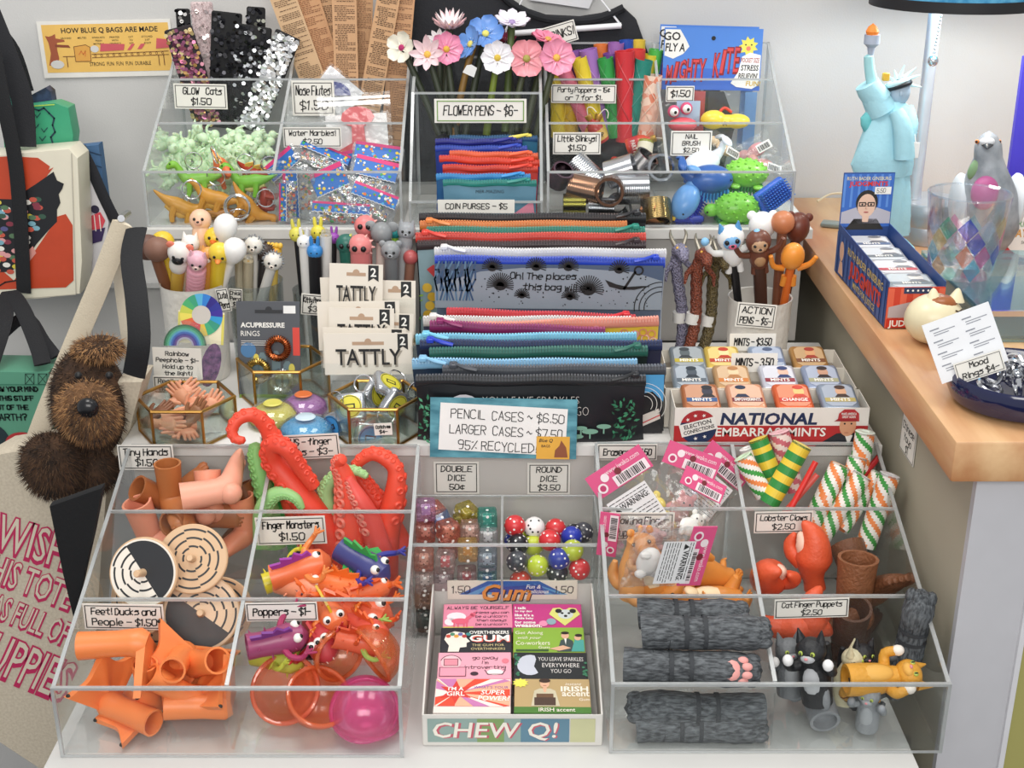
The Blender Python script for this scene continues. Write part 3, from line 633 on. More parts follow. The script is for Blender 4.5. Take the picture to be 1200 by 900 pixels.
# orange duck feet
def duck(label,loc,rot,s=1,col='f0884a',leg=.056):
    m_ = mat(col,.4,sss=.12,var=.04)
    t = T('duck_foot',label,'toy',loc,rot,'orange duck foot finger puppets',s)
    b = MB(m_); b.tube([(0,0,leg),(0,0,leg * .7),(0,0,leg * .4),(0,0,.012),(.001,0,.005),(.003,0,-.001)],[.0122,.0116,.0112,.012,.0135,.011],18,hollow=.84,hdepth=2); b.build('leg',t)
    w = MB(m_); nu = 24
    def edge(u):
        a = R(-48 + 96 * u); k = abs(math.sin(u * PI * 2)); return a,.058 - .013 * k
    def f(u,v):
        a,L = edge(u); r = L * v; rid = math.exp(-((u - .02) * 12) ** 2) + math.exp(-((u - .5) * 12) ** 2) + math.exp(-((u - .98) * 12) ** 2)
        return (-.010 + r * math.cos(a) * 1.05,r * math.sin(a),.0024 + .0034 * rid * (1 - v * .5))
    g = lambda u,v: (f(u,v)[0],f(u,v)[1],-.0022)
    w.sheet(f,nu,6); w.sheet(lambda u,v: g(1 - u,v),nu,6)
    w.sheet(lambda u,v: (f(u,1)[0],f(u,1)[1],g(u,1)[2] + (f(u,1)[2] - g(u,1)[2]) * (1 - v)),nu,1)
    w.sheet(lambda u,v: (f(0,u)[0],f(0,u)[1],-.0022 + (f(0,u)[2] + .0022) * (v)),4,1); w.sheet(lambda u,v: (f(1,u)[0],f(1,u)[1],-.0022 + (f(1,u)[2] + .0022) * (1 - v)),4,1)
    w.build('web',t)
    for u in (.02,.5,.98):
        a,L = edge(u); c = MB(mat('1a1512',.4)); x,y = -.010 + L * math.cos(a) * 1.05,L * math.sin(a)
        c.ball((x,y,.001),(.0022,.0018,.0022),8); c.build('claw',t)
    return t
for lab,px,py,y,zd,xd,an,sc in (
    ('orange duck foot lying highest with its leg toward the tote bag',92,757,.045,(-1,-.05,-.04),(0,-.15,-1),.056,1.1),
    ('orange duck foot spread wide with its open leg toward the divider',259,774,.036,(.55,-.66,.5),(-.9,-.2,.02),.056,1.05),
    ('orange duck foot with its webbing upright against the tote end',153,847,.03,(.86,-.5,0),(-.12,.1,1),.056,1.08),
    ('orange duck foot standing upright at the front with its leg open above',175,822,.03,(.03,-.12,1),(-.95,-.35,0),.056,1.0),
    ('orange duck foot whose round leg opening points straight out',207,831,.035,(.05,-1,.3),(.5,.2,-.8),.056,1.02),
    ('orange duck foot lying on the floor of the bin beside the divider',200,850,.045,(-1,-.1,.06),(.1,.8,.5),.056,1.05),
    ('orange duck foot buried behind the spread one',246,806,.06,(-.6,-.2,.6),(.6,.1,.7),.03,1.0)):
    e = E(zd,xd); fit(duck(lab,put(px,py,y,e,(0,0,an),sc),e,sc),-.411,-.262,.002,.093,.005)
# octopus tentacle finger puppets
def tentacle(label,pts,rad,col,suck=None,side=1,nsk=13,group='octopus tentacle finger puppets'):
    """pts: pixel path with depth from the wide base to the tip; rad: radii in pixels"""
    w0,loc = pxpath(pts); k = mpp(w0); path = smooth(loc,5); rr = [r * k for r in lerp(rad,len(path))]
    m_ = mat(col,.45,sss=.15,var=.05)
    t = T('tentacle_puppet',label,'toy',w0,group=group)
    b = MB(m_); b.tube(path,rr,14,hollow=.8,hdepth=2,round1=True); b.build('tentacle',t)
    s_ = MB(mat(suck or col,.42,sss=.1)); n = len(path)
    for i in range(nsk):
        q = .22 + .77 * i / nsk; j = min(int(q * (n - 1)),n - 2); f = q * (n - 1) - j
        p = path[j].lerp(path[j + 1],f); d = (path[j + 1] - path[j]).normalized(); r = rr[j]
        fw = Vector((0,-1,.25)); sd = d.cross(fw).normalized() * side; out = (sd * .8 + fw * .45); out = (out - d * out.dot(d)).normalized(); la = d.cross(out).normalized()
        for sg in (-1,1):
            o2 = (out + la * sg * .55).normalized(); c = p + o2 * r * .93; e = o2.to_track_quat('Z','Y').to_euler()
            s_.torus(c,max(r * .27,.0013),max(r * .15,.0007),10,5,e)
    s_.build('suckers',t)
RED = 'ee543c'
tentacle('red tentacle curling highest into a hook above the bin',[(368,648,.262),(345,590,.272),(326,535,.278),(314,503,.28),(298,487,.275),(281,490,.27),(272,503,.265),(276,514,.262),(286,516,.26)],[16,15,13,10,8.5,7.5,6.5,5.5,4],RED,side=1)
tentacle('thick red tentacle leaning over the light green one',[(398,665,.245),(378,618,.25),(345,572,.255),(320,540,.258),(320,521,.25),(336,526,.245),(352,548,.248),(368,570,.25)],[19,18,16,13,11,10,9,8],'e94c36',side=-1,nsk=15)
tentacle('upright red tentacle whose suckers face the shop',[(412,690,.24),(410,640,.245),(409,595,.25),(405,562,.252),(396,543,.25),(402,538,.245)],[20,19,16,12,8,6],RED,'e87a68',side=-1)
tentacle('red tentacle arching over at the end nearest the dice',[(450,695,.256),(452,630,.262),(462,585,.265),(464,552,.268),(452,537,.27),(435,532,.272),(419,543,.272),(416,556,.27)],[17,16,13,9.5,9,8,6.5,4],RED,side=1)
tentacle('red tentacle lying diagonally behind the upright one',[(470,640,.275),(448,598,.28),(430,572,.284),(418,556,.286)],[15,13,11,8],'ea5038',side=1,nsk=8)
tentacle('short red tentacle with pale pink suckers low in the pile',[(446,650,.242),(434,612,.242),(424,590,.24),(414,572,.243),(408,560,.244)],[16,14,11,8,5],'e2544a','e88878',side=-1,nsk=9)
tentacle('light green tentacle standing against the divider',[(322,640,.27),(318,605,.274),(307,565,.278),(300,535,.28),(300,521,.28)],[14,13,11,9,6],'8dc878',side=-1,nsk=11)
tentacle('light green tentacle bending over in a low curl',[(308,640,.24),(307,602,.243),(318,582,.244),(333,577,.243),(347,584,.24),(354,596,.238)],[11,10.5,9,7.5,6,4],'9dcf86',side=1)
tentacle('pale green tentacle curving behind the upright red one',[(396,632,.26),(386,600,.262),(382,575,.264),(393,558,.262),(413,551,.258),(430,558,.255)],[11,10.5,9,7.5,6,4],'a3cc8c',side=-1)
tentacle('dark green tentacle deep between the red and light green ones',[(352,650,.275),(338,600,.28),(328,568,.284),(322,552,.285)],[13,12,9,5],'3f9c46',side=1,nsk=8)
# monster finger puppets
def monster(label,loc,rot,body,fin,arm,s=1,eyes=1,spikes=0,fin2=None,bite=False):
    """a finger puppet whose open tube is at -x and whose face is at +x"""
    t = T('monster_puppet',label,'toy',loc,rot,'monster finger puppets',s)
    bm_ = mat(lighten(body,.12),.33,sss=.15,var=.08)
    b = MB(bm_); path = [(-.024,0,0),(-.012,0,0),(0,0,.001),(.012,0,.002),(.021,0,.001),(.027,0,-.001)]
    b.tube(path,[.0115,.011,.012,.0135,.012,.006],16,hollow=.82,hdepth=2,round1=True)
    for k in range(spikes):
        a = k * 2.399; x = -.02 + .04 * k / spikes; p = Vector((x,math.cos(a) * .0118,math.sin(a) * .0118)); q = p + Vector((0,math.cos(a),math.sin(a))) * .004
        b.tube([p * .95,q],[.0012,.0003],5)
    b.build('body',t)
    f = MB(mat(fin,.3,var=.08))
    fo = [(-.02,.009),(-.022,.016),(-.012,.0155),(-.012,.0205),(-.002,.0175),(.001,.023),(.007,.0175),(.012,.0205),(.016,.012)]
    f.at(Matrix(((1,0,0,0),(0,0,1,0),(0,1,0,0),(0,0,0,1)))); f.prism(fo,-.0012,.0012); f.build('fin',t)
    if fin2:
        f = MB(mat(fin2,.3)); 
        for sg in (-1,1): f.prism([(-.012,sg * .010),(-.002,sg * .026),(.004,sg * .024),(.016,sg * .011)],-.004,-.0015)
        f.build('side_fin',t)
    am = mat(arm,.3,sss=.1)
    for sg in (-1,1):
        a = MB(am); pth = smooth([(.006,sg * .010,.003),(.010,sg * .019,.004),(.018,sg * .024,.008),(.022,sg * .023,.014)],3); a.tube(pth,lerp([.0032,.0028,.0024,.0022],len(pth)),8,round1=True)
        for k in (-1,0,1): a.tube([(.022,sg * .023,.014),(.024 + .003 * abs(k - 1),sg * .023 + k * .004,.019)],[.0018,.0009],6)
        a.build('arm',t)
    for k in range(eyes):
        y = 0 if eyes == 1 else (-.0065 + .013 * k / (eyes - 1)); e = MB(mat('f2efe8',.15)); e.ball((.018,y,.0115),.0042,12)
        e.m(mat('101010',.1)); e.ball((.0205,y,.0134),.0022,8); e.build('eye',t)
    m2 = MB(mat('7a1a18',.4)); m2.tube([(.0245,-.006,-.0005),(.0285,0,-.0015),(.0245,.006,-.0005)],[.001,.0016,.001],6); m2.m(mat('f4efe2',.3))
    for k in (-1,1): m2.tube([(.0275,k * .003,-.001),(.0287,k * .003,-.0045)],[.0009,.0002],5)
    m2.build('mouth',t)
monster('orange monster puppet with a purple back fin and navy side fins',put(350,668,.150,D(20,-12,12)),D(20,-12,12),'e8622c','9a3a9c','e88a4a',1.15,1,0,'2a2f4c')
monster('yellow monster puppet showing its open end behind the purple finned one',put(318,676,.165,D(60,-10,20)),D(60,-10,20),'dccb22','c8c02a','d8cf3c',.95,1,10)
monster('navy monster puppet with a green face and a thin raised arm',put(440,660,.155,D(10,20,-30)),D(10,20,-30),'27296c','3aa04c','3a3a90',1.15,2,0,'3aa04c')
monster('spiky orange monster puppet with its round opening turned outward',put(398,690,.135,D(0,8,160)),D(0,8,160),'e66828','e8702c','e86a2a',1.15,2,30)
monster('salmon monster puppet lying flat beneath the finger monsters card',put(352,690,.130,D(0,4,-25)),D(0,4,-25),'ec8a62','ec9a70','e87a52',1.05,1,14)
monster('orange monster puppet with two white eyes and a navy belly',put(438,715,.118,D(30,10,-20)),D(30,10,-20),'dd4f22','e2602a','e06a30',1.4,2,18,'1f2a4e')
monster('orange monster puppet with pointed white teeth beside the poppers card',put(386,716,.112,D(20,16,-60)),D(20,16,-60),'e0642e','d8b02c','e0782e',1.05,2,12)
monster('crimson crab like monster puppet with three stalked eyes',put(376,748,.075,D(30,4,-70)),D(30,4,-70),'b3272c','c2383a','b4302e',1.15,3,8,'30202c')
monster('magenta monster puppet in the corner behind the poppers',put(318,752,.088,D(30,0,20)),D(30,0,20),'8e2a58','7a3a8a','a83a62',1.1,2,10)
monster('lime monster puppet under the magenta one',put(322,772,.083,D(0,0,-20)),D(0,0,-20),'b4bb3a','c8c648','b8c04a',1.0,1,8)
monster('orange monster puppet with pale green claws above the pink popper',put(418,752,.078,D(20,20,10)),D(20,20,10),'d8502a','c84a26','9ab85a',.95,2,14)
monster('red monster puppet at the dice end of the compartment',put(455,738,.084,D(10,0,-50)),D(10,0,-50),'d2402a','e2622c','d85a2a',1.0,1,16)
monster('small orange monster puppet between the green faced and spiky ones',put(452,693,.128,D(30,0,30)),D(30,0,30),'e0602c','d8582a','e0702e',.9,1,20)
# rubber poppers
def popper(label,loc,rot,col,rad=.032):
    pale = 'ffe0d0' if col[2:4] > '58' and col[4:] < '60' else 'ffd6ea'
    b = MB(clear('popper_' + col,pale,.2,lighten(col,.15),.02,.12,fk=.35)); n = 9
    o = [(rad * math.cos(PI / 2 * i / n),rad * math.sin(PI / 2 * i / n) * .92) for i in range(n + 1)]; o[-1] = (0,o[-1][1])
    i_ = [(rad * .88 * math.cos(PI / 2 * i / n),rad * .86 * math.sin(PI / 2 * i / n) * .92) for i in range(n + 1)]; i_[-1] = (0,i_[-1][1])
    t = T('popper',label,'toy',loc,rot,'rubber dome poppers')
    b.lathe(i_[::-1] + [(rad * .94,-.0015)] + o,36); b.build('dome',t)
    b = MB(clear('popper_rim_' + col,pale,.4,lighten(col,.1),.04,.1,fk=.4)); b.torus((0,0,0),rad * .95,.0022,36,8); b.build('rim',t)
for lab,px,py,y,zd,col,r in (
    ('orange popper lying open side up nearest the divider',334,808,.05,(.1,.75,-.7),'ee6a3c',.0335),
    ('orange popper tilted on its edge beside the pink one',374,816,.035,(-.35,.45,-.8),'ee6a2a',.031),
    ('orange popper leaning at the dice end behind the pink one',445,768,.07,(.7,.5,.3),'e8732c',.03),
    ('orange popper standing behind between two others',398,768,.07,(-.6,.75,-.1),'e06a28',.026),
    ('pink popper resting dome up against the front panel',427,832,.035,(0,-.5,.85),'ee5aa6',.033),
    ('pink popper underneath on the floor of the bin',440,858,.035,(.1,.1,1),'ee509a',.031)):
    popper(lab,P(px,py,y),E(zd,(1,0,0)),col,r)
# cards of this bin
sign(171,536,.2955,65,30,['Tiny Hands','$1.50'],'small tiny hands price card above the brown feet',ry=0)
sign(352,524,.298,92,29,['OCTOPUS - finger','puppets - $3-'],'finger puppets price card half covered by the red tentacles',ry=-3)
sign(341,622,.204,82,34,['Finger Monsters','$1.50'],'finger monsters price card in front of the tentacles',ry=-2)
sign(145,723,.092,94,32,['Feet! Ducks and','People - $1.50'],'feet ducks and people price card over the duck feet',ry=1)
sign(330,717,.088,84,23,['Poppers - $1-'],'poppers price card over the orange domes',ry=-1)
b = MB(mat('5a3a78',.3)); b.flat([(0,0),(.006,.002),(.009,.006),(.003,.004)],.0004); one(b,'plastic_shred','purple plastic shred on the bin floor beside the pink poppers','scrap',P(366,868,.035),D(0,0,20))

for o in list(SC.objects):
    if o.parent is None and 'group' in o.keys():
        g = o['group']
        if g == 'finger puppet feet': fit(o,-.411,-.262,.212,.297,.06)
        elif g == 'wooden spinning tops': fit(o,-.411,-.262,.101,.205,.03)
        elif g == 'monster finger puppets': fit(o,-.254,-.105,.101 if o.location.y > .1 else .045,.205 if o.location.y > .1 else .093,.02)
        elif g == 'rubber dome poppers': fit(o,-.254,-.105,.002,.093,.005)
# ---------------------------------------------------------------- bin beside the counter: erasers, critters, cat paws, paper rolls, claws, cats
XL,XM,XR,YB = .0935,.239,.3935,.006
FUR = pattern('painted_grey_fur','33363a','777c80','fur',420,.75,(.3,1,1),.6,.36,.74)
def paw(label,px,py,y,d,rad=.0165,L=.112,pad=None,s=1,up=(0,-.5,.8)):
    """long cat paw puppet: origin at its open cuff, pointing along d"""
    e = E(up,d); t = T('cat_paw_puppet',label,'toy',P(px,py,y),e,'cat paw finger puppets',s)
    b = MB(FUR); n = 22; pth = [(L * i / n,0,.0015 * math.sin(i * .5)) for i in range(n + 1)]; pf = [1,.97,.95,.93,.92,.93,.97,1.02,.98,.72]
    rr = [rad * k * (1 + .02 * math.sin(i * 2.3)) for i,k in enumerate(lerp(pf,n + 1))]
    b.tube(pth,rr,20,up=(0,0,1),hollow=.8,hdepth=3,round1=True); b.build('sleeve',t)
    b = MB(mat('383b3f',.8,bump=.5))
    for i in range(5):
        x = L * (.2 + .15 * i); b.tube([(x - .002,0,.0008),(x + .002,0,.0008)],[rad * .955,rad * .955],20,cap0=False,cap1=False,up=(0,0,1))
    b.build('stripe_bands',t)
    for k in (-1.2,-.4,.4,1.2):
        b = MB(FUR); b.ball((L * .97,math.sin(k) * rad * .66,-rad * .1 + math.cos(k) * rad * .4),(.0085,.0058,.0065),10); b.build('toe',t)
    if pad:
        b = MB(mat('e9a29c',.5)); b.ball((L * .80,0,rad * .93),(.0085,.0095,.002),12)
        for k in (-1.1,-.38,.38,1.1): b.ball((L * (.93 - .04 * abs(k)),math.sin(k) * rad * .62,rad * (.62 + .3 * math.cos(k))),(.0052,.0038,.0022),10)
        b.build('paw_pads',t)
    return t
paw('grey cat paw puppet on top with its dark cuff opening toward the gum box',752,741,.052,(1,.05,-.09),.0168,.116)
paw('grey cat paw puppet with pink pads turned to the viewer',731,779,.035,(1,.0,-.05),.0165,.122,True,up=(0,-.85,.5))
paw('grey cat paw puppet low behind the front panel pointing toward the gum box',893,833,.03,(-1,0,.05),.0165,.122)
paw('grey cat paw puppet lying on the bin floor under the others',746,851,.026,(1,0,-.02),.0155,.118)
paw('grey cat paw puppet furthest back beneath the orange critters',748,719,.078,(1,.05,-.12),.015,.10)
# orange woodland critters
def critter(label,loc,rot,s=1,col='d68a3e',group='orange animal finger puppets',arm=1):
    t = T('critter_puppet',label,'toy',loc,rot,group,s); m_ = mat(col,.4,sss=.12,var=.1,vs=90)
    b = MB(m_); pth = smooth([(0,0,0),(0,0,.016),(-.001,0,.032),(0,0,.046),(.002,0,.056),(.004,0,.064),(.005,0,.071)],3)
    b.tube(pth,lerp([.0165,.0175,.0165,.0125,.0105,.0118,.006],len(pth)),18,up=(1,0,0),hollow=.8,hdepth=2,round1=True)
    b.tube([(.008,0,.064),(.017,0,.062),(.021,0,.0605)],[.0085,.0065,.004],14,round1=True); b.build('body',t)
    b = MB(mat('eed6ae',.5)); b.ball((.0095,0,.026),(.0075,.0105,.019),14); b.ball((.0125,0,.0475),(.003,.006,.007),10); b.build('belly',t)
    for sg in (-1,1):
        b = MB(m_); b.ball((.0,sg * .0088,.074),(.0026,.0035,.0042),10); b.build('ear',t)
        b = MB(mat('14100e',.15)); b.ball((.012,sg * .0072,.067),.0021,10); b.m(WHITE); b.ball((.0133,sg * .008,.0678),.0006,6); b.build('eye',t)
        b = MB(m_); q = smooth([(.004,sg * .0125,.045),(.010,sg * .017,.040),(.018,sg * .013,.042)],3); b.tube(q,lerp([.0048,.004,.0032],len(q)),10,round1=True)
        for k in (-1,0,1): b.tube([(.018,sg * .013,.042),(.0225,sg * .013 + k * .0022,.043 + abs(k) * .0006)],[.0015,.0009],6)
        b.build('arm',t)
        b = MB(m_); b.tube([(.004,sg * .011,.006),(.013,sg * .013,.003),(.023,sg * .014,.002)],[.0078,.0062,.0042],12,round1=True)
        for k in (-1,0,1): b.tube([(.022,sg * .014 + k * .0026,.002),(.029,sg * .014 + k * .0036,.0012)],[.0018,.001],6)
        b.build('foot',t)
    b = MB(m_); q = smooth([(-.013,0,.008),(-.024,0,.010),(-.030,0,.020),(-.027,0,.034)],3); b.tube(q,lerp([.006,.0068,.0064,.003],len(q)),12,round1=True); b.build('tail',t)
    b = MB(mat('3a2418',.3)); b.ball((.0225,0,.0622),(.0018,.0022,.0016),8); b.build('nose',t)
    return t
for lab,px,py,y,zd,xd,s in (
    ('orange critter puppet sitting up and looking toward the dice tray',776,703,.125,(-.32,.1,1),(-.2,-1,.1),1.05),
    ('tan critter puppet standing behind in the corner by the dice tray',728,700,.145,(-.02,.15,1),(.7,-.7,0),.95),
    ('orange critter puppet lying with its rump up against the pink header',812,660,.165,(.85,.1,-.28),(.1,.5,-.8),1.1),
    ('orange critter puppet lying on its back with one arm raised',862,712,.125,(-.86,-.2,.22),(-.1,-.2,1),1.15),
    ('orange critter puppet beneath the sitting one',760,728,.115,(.9,0,.1),(0,-1,.3),1.0),
    ('orange critter puppet in the back near the divider',850,655,.185,(.6,.1,-.5),(0,.6,.6),.95)):
    e = E(zd,xd); fit(critter(lab,P(px,py,y),e,s,'d89a5c' if lab[0] == 't' else 'd68a3e'),XL + .003,XM - .002,.110,.213,.03)
# bagged erasers
def lines(a,x0,y0,x1,y1,n,w=.0006):
    for i in range(n):
        yy = y1 - (y1 - y0) * (i + .5) / n; xx = x0
        while xx < x1 - .002:
            L = random.uniform(.002,.006); a.rect(xx,yy - w / 2,min(xx + L,x1),yy + w / 2,.0002); xx += L + .0008
def barcode(a,x0,y0,x1,y1):
    xx = x0
    while xx < x1: w = random.choice((.0004,.0008,.0012)); a.rect(xx,y0,min(xx + w,x1),y1,.0003); xx += w + random.choice((.0005,.0009))
def bagged(label,loc,rot,col,s=1,W_=.052,H_=.062,back=True):
    t = T('bagged_eraser',label,'eraser',loc,rot,'bagged animal erasers',s)
    b = MB(mat('e0588a',.45)); hh = .021; b.box(-W_ / 2,W_ / 2,-.0006,.0006,0,hh); a = b; a.at(FRONT(-.0009))
    a.m(mat('f6e8ec')); a.rect(-W_ / 2 + .019,.001,W_ / 2 - .002,hh * .48,.0001); a.m(INK); barcode(a,-W_ / 2 + .022,.002,W_ / 2 - .005,hh * .43)
    a.m(mat('f6e8ec')); a.text('www.iwako.com',.006,hh * .66,.0042,.032,0,0,.0001); a.disc(-W_ / 2 + .008,hh * .3,.0042,.0001); a.disc(-W_ / 2 + .014,hh * .62,.0035,.0001); a.m(mat('c23a6c')); a.disc(-W_ / 2 + .008,hh * .3,.0026,.0002)
    a.m(mat('7a2a34')); a.disc(0,hh * .58,.003,.0003,14); b.build('header_card',t)
    f = MB(BAG)
    def fr(sg):
        def g(u,v):
            x = (u - .5) * W_ * 1.0; z = -H_ * v; bul = math.sin(PI * u) ** .6 * math.sin(PI * min(1,v * 1.02)) ** .6 * .011
            return (x,sg * bul + .0012 * math.sin(u * 23 + v * 9) * math.sin(v * 17),z)
        return g
    f.sheet(fr(-1),14,14); f.sheet(fr(1),14,14); f.build('film',t)
    if back:
        a = MB(mat('e9e9ea',.5)); a.at(FRONT(-.0125)); a.rect(-W_ * .40,-H_ * .62,W_ * .30,-H_ * .06); a.m(INK); lines(a,-W_ * .38,-H_ * .58,W_ * .28,-H_ * .30,6); a.text('WARNING:',.0,-H_ * .24,.0048,.026,.02,0,.0002); lines(a,-W_ * .38,-H_ * .17,W_ * .28,-H_ * .08,2); a.flat([(-W_ * .36,-H_ * .25),(-W_ * .26,-H_ * .25),(-W_ * .31,-H_ * .16)],.0003); a.build('warning_label',t)
    g = MB(mat(col,.5,sss=.1)); g.ball((.004,.0,-H_ * .62),(.012,.007,.010),14); g.ball((.009,0,-H_ * .46),(.0085,.0062,.0078),14)
    for sg in (-1,1): g.ball((.009 + sg * .006,0,-H_ * .34),(.003,.0025,.0035),8); g.ball((.004 + sg * .008,-.004,-H_ * .76),(.0035,.0035,.005),8)
    er = g.build('eraser',t); g = MB(INK)
    for sg in (-1,1): g.ball((.009 + sg * .003,-.006,-H_ * .45),.001,6)
    g.build('eyes',er)
    return t
bagged('bagged eraser whose pink header tilts steeply up beside the erasers card',P(734,566,.235),D(-14,-36,0),'e8d060',1.30)
bagged('bagged pink pig eraser in the middle of the back compartment',P(806,552,.245),D(-16,22,0),'e59a9a',1.15,back=False)
bagged('bagged cream eraser standing edge on against the divider',P(842,556,.27),D(-20,42,0),'d8bc8c',1.15,H_=.066)
bagged('bagged white eraser low in the middle beneath the pig one',P(820,578,.222),D(-35,30,0),'f0eee8',.95,back=False)
bagged('bagged eraser hanging sideways with its pink header upright over the critters',P(803,652,.1),D(-22,102,0),'ddd8d4',1.25,H_=.05)
bagged('bagged eraser with a dark red header in the corner near the dice tray',P(724,628,.19),D(-10,-86,0),'c8a0a0',.95,back=False)
# striped paper rolls and straws
def pstroke(name,cols,n,twist):
    """spiral or ringed paper colours, given to the faces of a tube"""
    return [mat(c,.5,var=.05) for c in cols],n,twist
def roll(label,p0,p1,rp,cols,spiral,end='efe9e0',name='paper_blowout',group='striped paper blowouts',cat='party favor'):
    a,c = P(*p0),P(*p1); k = mpp(c); L = (c - a).length; r = rp * k
    t = T(name,label,cat,a,tuple((c - a).to_track_quat('Z','Y').to_euler()),group)
    b = MB(); seg = 24; ns = max(6,int(L / .0022)); ms = [mat(x,.45,var=.04) for x in cols]
    for j in range(ns):
        for i in range(seg):
            z0,z1 = L * j / ns,L * (j + 1) / ns
            if spiral: q = int((i / seg * len(cols) * spiral + j * .32)) % len(cols)
            else: q = int(j // max(1,ns / (L / .0085))) % len(cols)
            b.m(ms[q]); a0,a1 = 2 * PI * i / seg,2 * PI * (i + 1) / seg; tw = .0
            b.add([(r * math.cos(a0),r * math.sin(a0),z0),(r * math.cos(a1),r * math.sin(a1),z0),(r * math.cos(a1),r * math.sin(a1),z1),(r * math.cos(a0),r * math.sin(a0),z1)],[(0,1,2,3)])
    b.build('paper_tube',t)
    e = MB(mat(end,.6)); e.lathe([(0,L - .012),(r * .34,L - .012),(r * .36,L - .0005),(r * .6,L + .0008),(r * .8,L + .0005),(r * 1.0,L),(r * 1.0,L - .002)][::1],24)
    e.m(mat('b9a88a',.6))
    for q in (.5,.66,.82): e.arc(0,0,r * q,r * (q + .025),0,2 * PI,L + .0012,20)
    e.build('rolled_end',t)
    if spiral is False: pass
    return t
YG,OG = ('2f8a3e','e8c83c'),('3f9a44','f2ede6','ef8a4a','f4efe8')
roll('yellow and green ringed blowout leaning toward the erasers',(912,575,.27),(888,514,.29),11.5,YG,0,'e8c84a')
roll('yellow and green ringed blowout crossing in front of the other',(901,590,.24),(940,521,.255),12,YG,0,'ecd676')
roll('orange and green blowout in the corner against the divider',(896,580,.25),(870,535,.262),11,OG,2,'cfe8c8')
roll('orange and green blowout with an orange tinted end in the middle',(938,640,.238),(985,545,.27),12,OG,2,'f2cbaa')
roll('orange and green blowout with a white end beside the orange tinted one',(950,648,.238),(1011,557,.262),11.5,OG,2,'f4f2f0')
roll('orange and green blowout half hidden behind the white ended one',(985,620,.25),(1030,556,.28),10,OG,2,'e8f0e6')
roll('orange and green blowout standing nearest the sage counter panel',(1014,640,.24),(1043,556,.255),12,OG,2,'e9e7ea')
roll('orange and green blowout tallest at the back in front of the mint box',(1000,590,.285),(1014,506,.296),11.5,OG,2,'e6efe4')
roll('orange and green blowout in front of the tallest one',(990,592,.265),(1005,536,.285),11,OG,2,'eef2ea')
roll('pink and white striped blowout in front of the mint box',(930,575,.28),(913,506,.296),12,('cf6a78','f2dcd6'),3,'e9b9c0')
roll('white blowout end at the back of the corner',(888,560,.285),(875,525,.292),9,('f0eeea','dfe6de'),2,'f2f2f0')
def straw(label,p0,p1,col,rp=3.6):
    a,c = P(*p0),P(*p1); k = mpp(c); L = (c - a).length
    b = MB(mat(col,.3)); b.tube([(0,0,L),(0,0,L * .6),(0,0,0)],rp * k,14,hollow=.7,hdepth=1)
    one(b,'drinking_straw',label,'straw',a,tuple((c - a).to_track_quat('Z','Y').to_euler()),'red plastic mouthpiece straws')
straw('plain red straw between the ringed and orange blowouts',(918,612,.218),(956,541,.235),'d8302a')
straw('red and white straw tip beside the plain red one',(915,606,.23),(958,556,.24),'d65a50')
straw('red straw sticking out at the back near the counter panel',(1008,562,.28),(1031,534,.295),'b8282c')
# lobster claws
def claw(label,loc,rot,s=1):
    t = T('lobster_claw',label,'toy',loc,rot,'red lobster claw finger puppets',s); m_ = mat('de5c38',.45,sss=.1,bump=.35,bs=260,var=.1)
    b = MB(m_); b.tube(smooth([(0,0,0),(0,0,.012),(0,0,.024),(.004,0,.040),(.008,0,.058),(.006,0,.072),(-.002,0,.084)],3),lerp([.0125,.0118,.0155,(.0215),.0165,.0115,.0035],19),18,up=(1,0,0),hollow=.8,hdepth=2,round1=True); b.build('claw_body',t)
    b = MB(m_); q = smooth([(-.010,0,.034),(-.019,0,.046),(-.021,0,.058),(-.014,0,.070)],3); b.tube(q,lerp([.011,.0105,.0075,.0025],len(q)),14,round1=True); b.build('pincer',t)
    b = MB(mat('f0c9b4',.5)); q = smooth([(-.005,-.004,.044),(-.004,-.004,.058),(-.006,-.003,.072)],3); b.tube(q,lerp([.008,.0095,.004],len(q)),12,round1=True); b.build('pale_inside',t)
    return t
for lab,px,py,y,zd,xd,s in (
    ('red lobster claw with its pale inner edge below the lobster claws card',893,684,.20,(-.05,-.75,.62),(-.9,.1,.1),.92),
    ('red lobster claw lying beneath the cat puppets card',890,752,.118,(.95,0,-.12),(.1,-.3,1),.85),
    ('red lobster claw deep in the middle of the compartment',942,790,.122,(.15,.2,.9),(-.8,-.6,0),.8),
    ('red lobster claw tip showing behind the brown feet',955,690,.19,(-.2,.1,1),(.8,-.4,0),.9)):
    e = E(zd,xd); fit(claw(lab,P(px,py,y),e,s),XM + .003,XR - .003,.108,.213,.03)
BF = '8f5b3c'
e = E((.03,.08,1),(-1,-.25,0)); foot('shaggy brown foot standing with its round ankle open upward',BF,put(1006,654,.165,e,(0,0,.058),1.42),e,1.42,'hairy_foot_puppet','brown hairy foot puppets',True,True)
e = E((-.2,.75,.6),(.2,-.2,1)); foot('shaggy brown foot showing its bare toes toward the counter panel','7c4e33',put(1020,716,.18,e,(0,0,.0),1.3),e,1.3,'hairy_foot_puppet','brown hairy foot puppets',True,True)
e = E((-.05,-.35,1),(.5,.8,0)); foot('dark brown foot standing lower in front of the shaggy pair','583a2a',put(1000,712,.125,e,(0,0,.058),1.3),e,1.3,'hairy_foot_puppet','brown hairy foot puppets',True,True)
